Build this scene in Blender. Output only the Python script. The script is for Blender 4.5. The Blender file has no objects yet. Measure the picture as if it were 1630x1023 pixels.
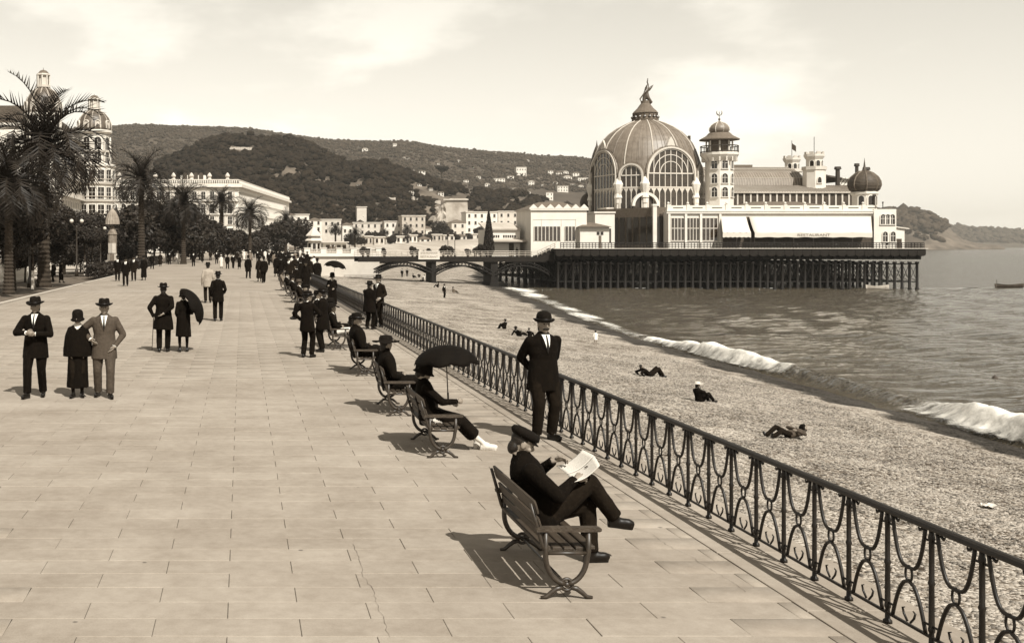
import bpy, bmesh, math, random
import numpy as np
from mathutils import Vector, Matrix, noise as mnoise
from mathutils.bvhtree import BVHTree

random.seed(7); RNG = np.random.default_rng(7)
scene = bpy.context.scene
COL = scene.collection
R = math.radians

# ---------------------------------------------------------------- camera
# A levelled view camera on a tripod 2.6 m above the paving, looking straight
# along the promenade (+Y); the plate is shifted towards the sea and the ground.
FPX, VX, VY, HC = 1700.0, 385.0, 390.0, 2.6
cam_d = bpy.data.cameras.new('camera'); cam = bpy.data.objects.new('camera', cam_d); COL.objects.link(cam)
cam.location = (0, 0, HC); cam.rotation_euler = (R(90), 0, 0)
cam_d.sensor_width = 36.0; cam_d.lens = FPX/1630*36
cam_d.shift_x = (815-VX)/1630; cam_d.shift_y = -(511.5-VY)/1630
cam_d.clip_start = .1; cam_d.clip_end = 30000
scene.camera = cam

# ---------------------------------------------------------------- light
SUN_AZ = math.atan2(.58, -1.43)      # from +Y towards +X: behind the camera, on the sea side
SUN_EL = R(49)
world = bpy.data.worlds.new('World'); scene.world = world; world.use_nodes = True
wn, wl = world.node_tree.nodes, world.node_tree.links
wn.clear()
w_out = wn.new('ShaderNodeOutputWorld'); w_bg = wn.new('ShaderNodeBackground'); w_sky = wn.new('ShaderNodeTexSky')
w_sky.sky_type = 'NISHITA'; w_sky.sun_disc = False
w_sky.sun_elevation = SUN_EL; w_sky.sun_rotation = SUN_AZ
w_sky.altitude = 0; w_sky.air_density = 1.9; w_sky.dust_density = .06; w_sky.ozone_density = 1.0
w_bw = wn.new('ShaderNodeRGBToBW'); wl.new(w_sky.outputs[0], w_bw.inputs[0])
# soft fair-weather cloud, all round the sky
w_tc = wn.new('ShaderNodeTexCoord'); w_map = wn.new('ShaderNodeMapping'); w_map.inputs['Scale'].default_value = (1.0, 1.0, 2.6)
w_map.inputs['Location'].default_value = (2.3, 1.7, .9)
w_n = wn.new('ShaderNodeTexNoise'); w_n.inputs['Scale'].default_value = 5.0; w_n.inputs['Detail'].default_value = 7; w_n.inputs['Roughness'].default_value = .55
wl.new(w_tc.outputs['Generated'], w_map.inputs[0]); wl.new(w_map.outputs[0], w_n.inputs['Vector'])
w_cr = wn.new('ShaderNodeMapRange'); w_cr.interpolation_type = 'SMOOTHSTEP'
w_cr.inputs['From Min'].default_value = .46; w_cr.inputs['From Max'].default_value = .66
w_cr.inputs['To Min'].default_value = 1.0; w_cr.inputs['To Max'].default_value = 1.28
wl.new(w_n.outputs['Fac'], w_cr.inputs['Value'])
w_mul = wn.new('ShaderNodeMath'); w_mul.operation = 'MULTIPLY'
wl.new(w_bw.outputs[0], w_mul.inputs[0]); wl.new(w_cr.outputs[0], w_mul.inputs[1])
w_t = wn.new('ShaderNodeMix'); w_t.data_type = 'RGBA'; w_t.blend_type = 'MULTIPLY'; w_t.inputs['Factor'].default_value = 1
w_t.inputs['B'].default_value = (1.0, .95, .835, 1)
wl.new(w_mul.outputs[0], w_t.inputs['A']); wl.new(w_t.outputs['Result'], w_bg.inputs['Color'])
w_bg.inputs['Strength'].default_value = .092
wl.new(w_bg.outputs[0], w_out.inputs[0])

sun_d = bpy.data.lights.new('sun', 'SUN'); sun = bpy.data.objects.new('sun', sun_d); COL.objects.link(sun)
sun_d.energy = 5.0; sun_d.angle = R(.55); sun_d.color = (1, .98, .915)
sd = Vector((math.sin(SUN_AZ)*math.cos(SUN_EL), math.cos(SUN_AZ)*math.cos(SUN_EL), math.sin(SUN_EL)))
sun.rotation_euler = sd.to_track_quat('Z', 'Y').to_euler(); sun.location = (40, -60, 80)

vs = scene.view_settings
vs.view_transform = 'Standard'; vs.look = 'None'; vs.exposure = 0.65; vs.gamma = 1.0; vs.use_curve_mapping = False
scene.cycles.max_bounces = 6; scene.cycles.diffuse_bounces = 2; scene.cycles.glossy_bounces = 3
scene.cycles.transparent_max_bounces = 6; scene.cycles.volume_bounces = 0

# ---------------------------------------------------------------- helpers
def at(x, y, Y):
    """point seen at photo position (x, y) that stands Y metres down the promenade"""
    return Vector(((x-VX)/FPX*Y, Y, HC-(y-VY)/FPX*Y))
def ground(x, y, z=0.0):
    Y = FPX*(HC-z)/(y-VY); return Vector(((x-VX)/FPX*Y, Y, z))
def sepia(v):
    return (v, v*min(.97, .555+.435*v**.3), v*min(.92, .20+.725*v**.3), 1)

MATS = {}
def mat(name, v, rough=.85, var=.0, scale=6, bump=0, bscale=40, spec=.3, island=0.0, metal=0, stretch=None, detail=4, streak=0):
    if name in MATS: return MATS[name]
    m = bpy.data.materials.new(name); m.use_nodes = True; nt = m.node_tree; n, l = nt.nodes, nt.links
    b = n['Principled BSDF']; b.inputs['Roughness'].default_value = rough; b.inputs['Metallic'].default_value = metal
    b.inputs['Specular IOR Level'].default_value = spec
    b.inputs['Base Color'].default_value = sepia(v)
    tc = n.new('ShaderNodeTexCoord'); src = tc.outputs['Object']
    if stretch:
        mp = n.new('ShaderNodeMapping'); mp.inputs['Scale'].default_value = stretch; l.new(src, mp.inputs[0]); src = mp.outputs[0]
    if var > 0 or island > 0:
        mix = n.new('ShaderNodeMix'); mix.data_type = 'RGBA'
        mix.inputs['A'].default_value = sepia(v*(1-min(.95, var+island))); mix.inputs['B'].default_value = sepia(min(.95, v*(1+var+island)))
        t = n.new('ShaderNodeTexNoise'); t.inputs['Scale'].default_value = scale; t.inputs['Detail'].default_value = detail; t.inputs['Roughness'].default_value = .6
        l.new(src, t.inputs['Vector'])
        mr = n.new('ShaderNodeMapRange'); mr.inputs['From Min'].default_value = .28; mr.inputs['From Max'].default_value = .72
        l.new(t.outputs['Fac'], mr.inputs['Value']); f = mr.outputs[0]
        if island > 0:
            ge = n.new('ShaderNodeNewGeometry'); a = n.new('ShaderNodeMath'); a.operation = 'MULTIPLY'; a.inputs[1].default_value = island/(var+island)
            b2 = n.new('ShaderNodeMath'); b2.operation = 'MULTIPLY_ADD'; b2.inputs[1].default_value = var/(var+island)
            oi = n.new('ShaderNodeObjectInfo'); ad = n.new('ShaderNodeMath'); ad.operation = 'ADD'; fr = n.new('ShaderNodeMath'); fr.operation = 'FRACT'
            l.new(ge.outputs['Random Per Island'], ad.inputs[0]); l.new(oi.outputs['Random'], ad.inputs[1]); l.new(ad.outputs[0], fr.inputs[0])
            l.new(fr.outputs[0], a.inputs[0]); l.new(f, b2.inputs[0]); l.new(a.outputs[0], b2.inputs[2]); f = b2.outputs[0]
        l.new(f, mix.inputs['Factor']); l.new(mix.outputs['Result'], b.inputs['Base Color'])
    if bump > 0:
        t2 = n.new('ShaderNodeTexNoise'); t2.inputs['Scale'].default_value = bscale; t2.inputs['Detail'].default_value = 5
        l.new(src, t2.inputs['Vector'])
        bp = n.new('ShaderNodeBump'); bp.inputs['Strength'].default_value = min(1, bump); bp.inputs['Distance'].default_value = .02
        l.new(t2.outputs['Fac'], bp.inputs['Height']); l.new(bp.outputs[0], b.inputs['Normal'])
    MATS[name] = m; return m

class G:
    """collects shapes; obj() links them as ONE mesh object"""
    def __init__(s): s.v = []; s.f = []; s.m = []; s.mi = 0
    def add(s, vs_, fs):
        o = len(s.v); s.v.extend([tuple(p) for p in vs_])
        for f in fs: s.f.append(tuple(i+o for i in f)); s.m.append(s.mi)
        return s
    def box(s, a, b, rz=0, c=None):
        (x0, y0, z0), (x1, y1, z1) = a, b
        vs_ = [(x, y, z) for z in (z0, z1) for x, y in ((x0, y0), (x1, y0), (x1, y1), (x0, y1))]
        if rz:
            cx, cy = c if c else ((x0+x1)/2, (y0+y1)/2); ca, sa = math.cos(rz), math.sin(rz)
            vs_ = [(cx+(x-cx)*ca-(y-cy)*sa, cy+(x-cx)*sa+(y-cy)*ca, z) for x, y, z in vs_]
        return s.add(vs_, [(3, 2, 1, 0), (4, 5, 6, 7), (0, 1, 5, 4), (1, 2, 6, 5), (2, 3, 7, 6), (3, 0, 4, 7)])
    def ring(s, c, ax, bx, rx, ry, n):
        return [Vector(c)+ax*(rx*math.cos(2*math.pi*i/n))+bx*(ry*math.sin(2*math.pi*i/n)) for i in range(n)]
    def loft(s, rings, cap=True, closed=True):
        n = len(rings[0]); vs_ = [p for r in rings for p in r]; fs = []
        for k in range(len(rings)-1):
            for i in range(n if closed else n-1):
                j = (i+1) % n; fs.append((k*n+i, k*n+j, (k+1)*n+j, (k+1)*n+i))
        if cap: fs.append(tuple(range(n-1, -1, -1))); fs.append(tuple((len(rings)-1)*n+i for i in range(n)))
        return s.add(vs_, fs)
    def tube(s, pts, r, n=6, cap=True, flat=1.0, up=None):
        pts = [Vector(p) for p in pts]; rs = r if isinstance(r, (list, tuple)) else [r]*len(pts); rings = []; prev = None
        for i, p in enumerate(pts):
            t = (pts[min(i+1, len(pts)-1)]-pts[max(i-1, 0)])
            t = t.normalized() if t.length > 1e-9 else Vector((0, 0, 1))
            if prev is None:
                u = Vector(up) if up else (Vector((0, 0, 1)) if abs(t.z) < .9 else Vector((1, 0, 0)))
            else: u = prev
            a = u-t*u.dot(t); a = a.normalized() if a.length > 1e-6 else t.orthogonal().normalized()
            prev = a; b = t.cross(a); rings.append(s.ring(p, a, b, rs[i], rs[i]*flat, n))
        return s.loft(rings, cap)
    def lathe(s, prof, n=16, c=(0, 0, 0), cap=True, a0=0.0):
        c = Vector(c); rings = []
        for r, z in prof:
            rings.append([c+Vector((max(r, 1e-4)*math.cos(a0+2*math.pi*i/n), max(r, 1e-4)*math.sin(a0+2*math.pi*i/n), z)) for i in range(n)])
        return s.loft(rings, cap)
    def prism(s, poly, d0, d1, axis='y', M=None):
        """2-D outline (u, z) given depth from d0 to d1"""
        def P(u, w, d): return Vector((u, d, w)) if axis == 'y' else (Vector((d, u, w)) if axis == 'x' else Vector((u, w, d)))
        n = len(poly); vs_ = [P(u, w, d0) for u, w in poly]+[P(u, w, d1) for u, w in poly]
        if M is not None: vs_ = [M @ p for p in vs_]
        fs = [tuple(range(n)), tuple(range(2*n-1, n-1, -1))]+[(i, (i+1) % n, n+(i+1) % n, n+i)[::-1] for i in range(n)]
        return s.add(vs_, fs)
    def ball(s, c, r, n=10, m=6, M=None):
        rx, ry, rz = r if isinstance(r, (list, tuple)) else (r, r, r); c = Vector(c); rings = []
        for k in range(m+1):
            th = math.pi*k/m; q = max(math.sin(th), 1e-3)
            rr = [Vector((rx*q*math.cos(2*math.pi*i/n), ry*q*math.sin(2*math.pi*i/n), -rz*math.cos(th))) for i in range(n)]
            if M is not None: rr = [M @ p for p in rr]
            rings.append([c+p for p in rr])
        return s.loft(rings)
    def mesh(s, name, mats, smooth=False):
        me = bpy.data.meshes.new(name); me.from_pydata(s.v, [], s.f)
        for m in (mats if isinstance(mats, (list, tuple)) else [mats]): me.materials.append(m)
        if any(s.m): me.polygons.foreach_set('material_index', s.m)
        if smooth: me.polygons.foreach_set('use_smooth', [True]*len(s.f))
        me.validate(); me.update(); return me
    def obj(s, name, mats, parent=None, smooth=False, loc=None, fix=True):
        me = s.mesh(name, mats, smooth)
        if fix:
            bm = bmesh.new(); bm.from_mesh(me); bmesh.ops.recalc_face_normals(bm, faces=bm.faces); bm.to_mesh(me); bm.free()
        return link(name, me, parent, loc)
def link(name, me, parent=None, loc=None, rz=0, sc=None):
    o = bpy.data.objects.new(name, me); COL.objects.link(o); o.parent = parent
    if loc is not None: o.location = loc
    if rz: o.rotation_euler.z = rz
    if sc is not None: o.scale = sc
    return o
def tag(o, label=None, cat=None, group=None, kind=None):
    if label: o['label'] = label
    if cat: o['category'] = cat
    if group: o['group'] = group
    if kind: o['kind'] = kind
    return o
def thing(name, label, cat, loc=(0, 0, 0), rz=0, group=None):
    o = link(name, None, None, loc, rz); o.empty_display_size = .2
    return tag(o, label, cat, group)
def npmesh(name, V, F, mats, smooth=False):
    """mesh straight from numpy arrays (F: n x k)"""
    me = bpy.data.meshes.new(name); k = F.shape[1]
    me.vertices.add(len(V)); me.vertices.foreach_set('co', np.asarray(V, np.float32).ravel())
    me.loops.add(F.size); me.loops.foreach_set('vertex_index', F.ravel().astype(np.int32))
    me.polygons.add(len(F)); me.polygons.foreach_set('loop_start', np.arange(0, F.size, k, dtype=np.int32))
    if smooth: me.polygons.foreach_set('use_smooth', np.ones(len(F), bool))
    for m in (mats if isinstance(mats, (list, tuple)) else [mats]): me.materials.append(m)
    me.update(calc_edges=True); me.validate(); return me
def grid_faces(nu, nv):
    i = np.arange((nu-1)*(nv-1)); a = (i//(nv-1))*nv+i % (nv-1)
    return np.stack([a, a+nv, a+nv+1, a+1], 1)
def vnoise(x, y, seed=0):
    """smooth value noise on numpy arrays"""
    x = np.asarray(x, float); y = np.asarray(y, float); xi = np.floor(x); yi = np.floor(y); fx = x-xi; fy = y-yi
    def h(a, b): q = np.sin(a*127.1+b*311.7+seed*74.7)*43758.5453; return q-np.floor(q)
    fx = fx*fx*(3-2*fx); fy = fy*fy*(3-2*fy)
    return (h(xi, yi)*(1-fx)+h(xi+1, yi)*fx)*(1-fy)+(h(xi, yi+1)*(1-fx)+h(xi+1, yi+1)*fx)*fy
def fbm(x, y, o=4, seed=0):
    a = 0; w = .5
    for k in range(o): a = a+w*vnoise(x*2**k, y*2**k, seed+k); w *= .5
    return a

# ================================================================ materials
M_slab = mat('paving_slab', .235, .85, var=.09, scale=2.3, bump=.2, bscale=90, island=.03, detail=8, spec=.2)
def world_slab():
    """worn paving: stains, scuffs and grit laid out over the whole walk, a slightly different tone for each slab"""
    m = bpy.data.materials.new('paving_slab'); m.use_nodes = True; n, l = m.node_tree.nodes, m.node_tree.links; b = n['Principled BSDF']; b.inputs['Roughness'].default_value = .85; b.inputs['Specular IOR Level'].default_value = .2
    ge = n.new('ShaderNodeNewGeometry'); oi = n.new('ShaderNodeObjectInfo'); f = None
    def nz(sc, det, w, lo, hi):
        nonlocal f
        t = n.new('ShaderNodeTexNoise'); t.inputs['Scale'].default_value = sc; t.inputs['Detail'].default_value = det; t.inputs['Roughness'].default_value = .65; l.new(ge.outputs['Position'], t.inputs['Vector'])
        mr = n.new('ShaderNodeMapRange'); mr.inputs['From Min'].default_value = lo; mr.inputs['From Max'].default_value = hi; mr.inputs['To Min'].default_value = 0; mr.inputs['To Max'].default_value = w; l.new(t.outputs['Fac'], mr.inputs['Value'])
        if f is None: f = mr.outputs[0]
        else: q = n.new('ShaderNodeMath'); q.operation = 'ADD'; l.new(f, q.inputs[0]); l.new(mr.outputs[0], q.inputs[1]); f = q.outputs[0]
    nz(.22, 5, .34, .3, .7); nz(1.3, 6, .30, .3, .7); nz(9, 6, .22, .3, .7); nz(70, 3, .14, .3, .7)
    ad = n.new('ShaderNodeMath'); ad.operation = 'ADD'; fr = n.new('ShaderNodeMath'); fr.operation = 'FRACT'; l.new(ge.outputs['Random Per Island'], ad.inputs[0]); l.new(oi.outputs['Random'], ad.inputs[1]); l.new(ad.outputs[0], fr.inputs[0])
    q = n.new('ShaderNodeMath'); q.operation = 'MULTIPLY_ADD'; q.inputs[1].default_value = .12; l.new(fr.outputs[0], q.inputs[0]); l.new(f, q.inputs[2])
    cr = n.new('ShaderNodeValToRGB'); e = cr.color_ramp.elements; e[0].position = .22; e[0].color = sepia(.175); e[1].position = .90; e[1].color = sepia(.32); l.new(q.outputs[0], cr.inputs[0])
    # small dark spots
    vo = n.new('ShaderNodeTexVoronoi'); vo.inputs['Scale'].default_value = 1.7; l.new(ge.outputs['Position'], vo.inputs['Vector']); ms = n.new('ShaderNodeMapRange'); ms.inputs['From Min'].default_value = .025; ms.inputs['From Max'].default_value = .045; ms.inputs['To Min'].default_value = .45; ms.inputs['To Max'].default_value = 1; l.new(vo.outputs['Distance'], ms.inputs['Value'])
    mx = n.new('ShaderNodeMix'); mx.data_type = 'RGBA'; mx.blend_type = 'MULTIPLY'; mx.inputs['Factor'].default_value = 1; l.new(cr.outputs[0], mx.inputs['A']); l.new(ms.outputs[0], mx.inputs['B']); l.new(mx.outputs['Result'], b.inputs['Base Color'])
    t = n.new('ShaderNodeTexNoise'); t.inputs['Scale'].default_value = 80; t.inputs['Detail'].default_value = 4; l.new(ge.outputs['Position'], t.inputs['Vector']); bp = n.new('ShaderNodeBump'); bp.inputs['Strength'].default_value = .3; bp.inputs['Distance'].default_value = .006; l.new(t.outputs['Fac'], bp.inputs['Height']); l.new(bp.outputs[0], b.inputs['Normal'])
    return m
M_slab = world_slab()
M_mortar = mat('paving_joint', .17, .95, var=.2, scale=20)
M_walk = mat('far_paving', .26, .85, var=.08, scale=.6, bump=.1)
M_stone = mat('pale_stone', .38, .85, var=.15, scale=3, bump=.3, bscale=30)
M_white = mat('white_stucco', .56, .8, var=.08, scale=.5, bump=.1)
M_cream = mat('cream_stucco', .46, .85, var=.12, scale=.4, bump=.1)
M_grey = mat('grey_stucco', .36, .85, var=.15, scale=.4)
M_iron = mat('painted_iron', .009, .5, var=.5, scale=30, spec=.35)
M_irong = mat('worn_iron', .028, .45, var=.4, scale=25, spec=.5)
M_wood = mat('weathered_wood', .04, .6, var=.45, scale=12, stretch=(1, .08, 1), bump=.4, bscale=60)
M_wall = mat('sea_wall_stone', .30, .9, var=.3, scale=1.5, bump=.5, bscale=8)
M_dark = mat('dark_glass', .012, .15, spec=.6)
M_glass = mat('window_glass', .03, .12, var=.5, scale=1.5, spec=.7)
M_zinc = mat('zinc_roof', .145, .5, var=.25, scale=1.2, spec=.5)
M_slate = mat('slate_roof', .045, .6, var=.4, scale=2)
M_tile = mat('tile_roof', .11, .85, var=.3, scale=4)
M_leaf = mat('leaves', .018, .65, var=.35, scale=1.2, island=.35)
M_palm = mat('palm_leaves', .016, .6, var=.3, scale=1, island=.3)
M_bark = mat('bark', .03, .95, var=.4, scale=6, bump=.8, bscale=12)  # darkened so the colour carries the shade on the trunks
M_wood_hazed = mat('woodland', .040, .95, var=.3, scale=.05, island=.3, spec=.1)  # paler than the castle wood: distance haze put into the colour
M_hill_far = mat('far_hillside', .05, .95, var=.45, scale=.02, detail=8)
M_wood_dark = mat('unhazed_wood', .014, .95, var=.3, scale=.05, island=.4, spec=.1)  # darkened to part the castle hill from the haze-pale hill behind
M_hill_near = mat('near_hillside', .085, .95, var=.75, scale=.06, detail=9)
M_rock = mat('bare_rock', .28, .95, var=.5, scale=.12, bump=.6, bscale=1)
M_soil = mat('soil', .09, .95, var=.4, scale=1.5, bump=.5, bscale=20)
M_road = mat('road_dust', .34, .95, var=.12, scale=.5)
M_skin = mat('skin', .20, .6, var=.12, scale=20)
M_shirt = mat('white_linen', .70, .8, var=.06, scale=10)
M_black = mat('black_cloth', .0045, .95, var=.4, scale=14, bump=.3, bscale=35, spec=.08)
M_navy = mat('dark_cloth', .0085, .95, var=.4, scale=14, bump=.3, bscale=35, spec=.08)
M_brown = mat('brown_cloth', .048, .85, var=.25, scale=20, bump=.3, bscale=35)
M_mid = mat('grey_cloth', .13, .85, var=.2, scale=20, bump=.3, bscale=35)
M_light = mat('light_cloth', .52, .85, var=.1, scale=12, bump=.3, bscale=35)
M_shoe = mat('shoe_leather', .005, .4, spec=.3)
M_hair = mat('hair', .012, .6, var=.4, scale=30)
M_felt = mat('felt_hat', .005, .9, var=.3, scale=20, spec=.12)
M_fgrey = mat('grey_felt', .045, .75, var=.2, scale=20)
M_straw = mat('straw_hat', .45, .8, var=.15, scale=40)
M_silk = mat('umbrella_silk', .004, .85, var=.3, scale=8, spec=.10)
M_paper = mat('newsprint', .52, .9, var=.22, scale=60, stretch=(1, 6, 1))
M_ink = mat('printing_ink', .03, .9)
M_bronze = mat('bronze', .06, .4, var=.3, scale=2, spec=.5)

# ================================================================ setting
X_RAIL, X_EDGE, X_LEFT, SEA = 4.45, 4.80, -10.6, -5.0
def struct(o): o['kind'] = 'structure'; return o

# --- promenade: bedding sheet, separate slabs near by, one sheet further off
g = G(); g.add([(X_LEFT, -6, -.018), (4.02, -6, -.018), (4.02, 60, -.018), (X_LEFT, 60, -.018)], [(0, 1, 2, 3)])
prom = struct(g.obj('promenade', M_mortar))
g = G(); g.add([(X_LEFT, 59.95, -.003), (4.02, 59.95, -.003), (4.02, 330, -.003), (60, 560, -.003), (-40, 560, -.003), (X_LEFT, 330, -.003)], [(0, 1, 2, 3, 4, 5)])
struct(g.obj('promenade_beyond', M_slab))
SL, SW, GAP = 1.0, .34, .0038
def slab_geo(sl, sw):
    a, b, c = sl/2-GAP/2, sw/2-.0011, .0035
    vs_ = [(-a, -b, -.016), (a, -b, -.016), (a, b, -.016), (-a, b, -.016), (-a, -b, -c), (a, -b, -c), (a, b, -c), (-a, b, -c),
           (-a+c, -b+c, 0), (a-c, -b+c, 0), (a-c, b-c, 0), (-a+c, b-c, 0)]
    fs = [(8, 9, 10, 11)]
    for k in (0, 4):
        for i in range(4): j = (i+1) % 4; fs.append((k+i, k+j, k+4+j, k+4+i))
    return vs_, fs
SV, SF = slab_geo(SL, SW)
gs = G(); gs.add(SV, SF); slab_me = gs.mesh('slab', M_slab)
slots = []; row = 0; y = 3.2
while y < 59.7:
    off = (.5 if row % 2 else 0)
    x = X_LEFT+SL/2-off
    while x-SL/2 < 4.0:
        slots.append((x, y)); x += SL
    y += SW; row += 1
def seen(p):
    px = VX+p[0]/p[1]*FPX; py = VY+HC/p[1]*FPX
    return -60 < px < 1700 and py < 1060
near = sorted([p for p in slots if seen(p) and p[0]-SL/2 >= X_LEFT-.01 and p[0]+SL/2 <= 4.02], key=lambda p: p[1])[:300]
ns = set(near)
for (x, y) in near:
    o = link('slab', slab_me, prom, (x, y, random.uniform(-.0025, .0015)))
    o.rotation_euler = (random.uniform(-.003, .003), random.uniform(-.0015, .0015), random.uniform(-.002, .002))
bv = np.array(SV); bq = np.array([f for f in SF]); VV = []; FF = []; k = 0
for (x, y) in slots:
    if (x, y) in ns: continue
    v = bv.copy(); v[:, 0] += x; v[:, 1] += y; v[:, 2] += random.uniform(-.0025, .0015)
    v[:, 0] = np.clip(v[:, 0], X_LEFT, 4.01); VV.append(v); FF.append(bq+12*k); k += 1
o = link('slab', npmesh('slabs', np.concatenate(VV), np.concatenate(FF), M_slab), prom); o['kind'] = 'stuff'
# hairline cracks across the slabs: thin seams of dirt
M_crack = mat('crack_dirt', .05, 1.0)
for pts in ([(1005, 838), (1040, 850), (1060, 866), (1100, 885), (1130, 905), (1165, 925), (1190, 945)], [(562, 865), (572, 890), (578, 915), (592, 935), (600, 960), (612, 985), (620, 1020)]):
    P_ = [ground(x, y, .0035) for x, y in pts]; Q_ = []
    for p, q in zip(P_[:-1], P_[1:]):
        for k in range(6): v = p.lerp(q, k/6); Q_.append(v+Vector((random.uniform(-.012, .012), random.uniform(-.012, .012), 0)))
    g = G(); V_ = []
    for i, v in enumerate(Q_): w = random.uniform(.0005, .0016); V_ += [v+Vector((-w, 0, 0)), v+Vector((w, 0, 0))]
    g.add(V_, [(2*i, 2*i+1, 2*i+3, 2*i+2) for i in range(len(Q_)-1)]); g.obj('crack', M_crack, prom)
M_cope = mat('coping', .24, .9, var=.35, scale=1.1, bump=.3, bscale=40, detail=8)
# --- coping under the railing and the sea wall
g = G(); yy = -4; cop = None
cop_root = thing('sea_wall', 'pale stone sea wall and coping carrying the iron railing above the beach', 'wall', (X_EDGE, 0, 0))
k = 0
while yy < 190:
    L = 1.45 if yy < 40 else 12
    g = G(); a, b = 4.028-X_EDGE, .0
    x0, x1 = 4.028-X_EDGE, .06
    g.add([(x0, yy+.006, -.2), (x1, yy+.006, -.2), (x1, yy+L-.006, -.2), (x0, yy+L-.006, -.2),
           (x0, yy+.006, -.004), (x1, yy+.006, -.004), (x1, yy+L-.006, -.004), (x0, yy+L-.006, -.004),
           (x0+.004, yy+.010, .0), (x1-.02, yy+.010, .0), (x1-.02, yy+L-.010, .0), (x0+.004, yy+L-.010, .0)],
          [(8, 9, 10, 11), (0, 1, 5, 4), (1, 2, 6, 5), (2, 3, 7, 6), (3, 0, 4, 7), (4, 5, 9, 8), (5, 6, 10, 9), (6, 7, 11, 10), (7, 4, 8, 11)])
    g.obj('coping_stone', M_slab, cop_root); yy += L
g = G(); g.box((-.75, -6, -6), (0, 330, -.19)); g.obj('wall_face', M_wall, cop_root)

# --- beach and sea
def shore_x(Y):
    return np.interp(Y, [-20, 20, 36, 52, 69, 84, 104, 133, 179, 235, 300, 380, 520, 700], [25.6, 26.0, 26.6, 27.6, 28.6, 29.6, 32.0, 36.6, 43.5, 54, 72, 105, 190, 330])
def beach_z(X, Y):
    t = (X-X_EDGE)/(shore_x(Y)+2.6-X_EDGE)
    z = -2.7-2.1*np.clip(t, 0, 1)**1.15
    berm = .10*np.exp(-((t-.80)/.05)**2)
    return z+berm-np.where(t > 1, (t-1)*6.0, 0)-np.where(t > .9, np.clip(t-.9, 0, .1)*2.2, 0)
def hit_beach(x, y):
    lo = None
    for Y in np.arange(12, 330, .25):
        p = at(x, y, Y)
        if p.z <= float(beach_z(p.x, Y)): return Vector((p.x, Y, float(beach_z(p.x, Y))))
    return p
ys = np.concatenate([np.arange(-10, 70, .5), np.arange(70, 200, 1.2), np.arange(200, 720, 6)])
ts = np.concatenate([np.linspace(0, .8, 60), np.linspace(.805, 1.35, 70)])
Yg, Tg = np.meshgrid(ys, ts, indexing='ij')
Xg = X_EDGE-.3+Tg*(shore_x(Yg)+2.6-X_EDGE)
Xg = Xg+np.where(Tg > .7, (fbm(Yg*.25, Tg*0+3, 3, 5)-.45)*1.2, 0)
Zg = beach_z(Xg, Yg)+(fbm(Xg*.5, Yg*.5, 4, 1)-.45)*.22+(fbm(Xg*3, Yg*3, 2, 2)-.4)*.05
V = np.stack([Xg, Yg, Zg], -1).reshape(-1, 3)
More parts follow.
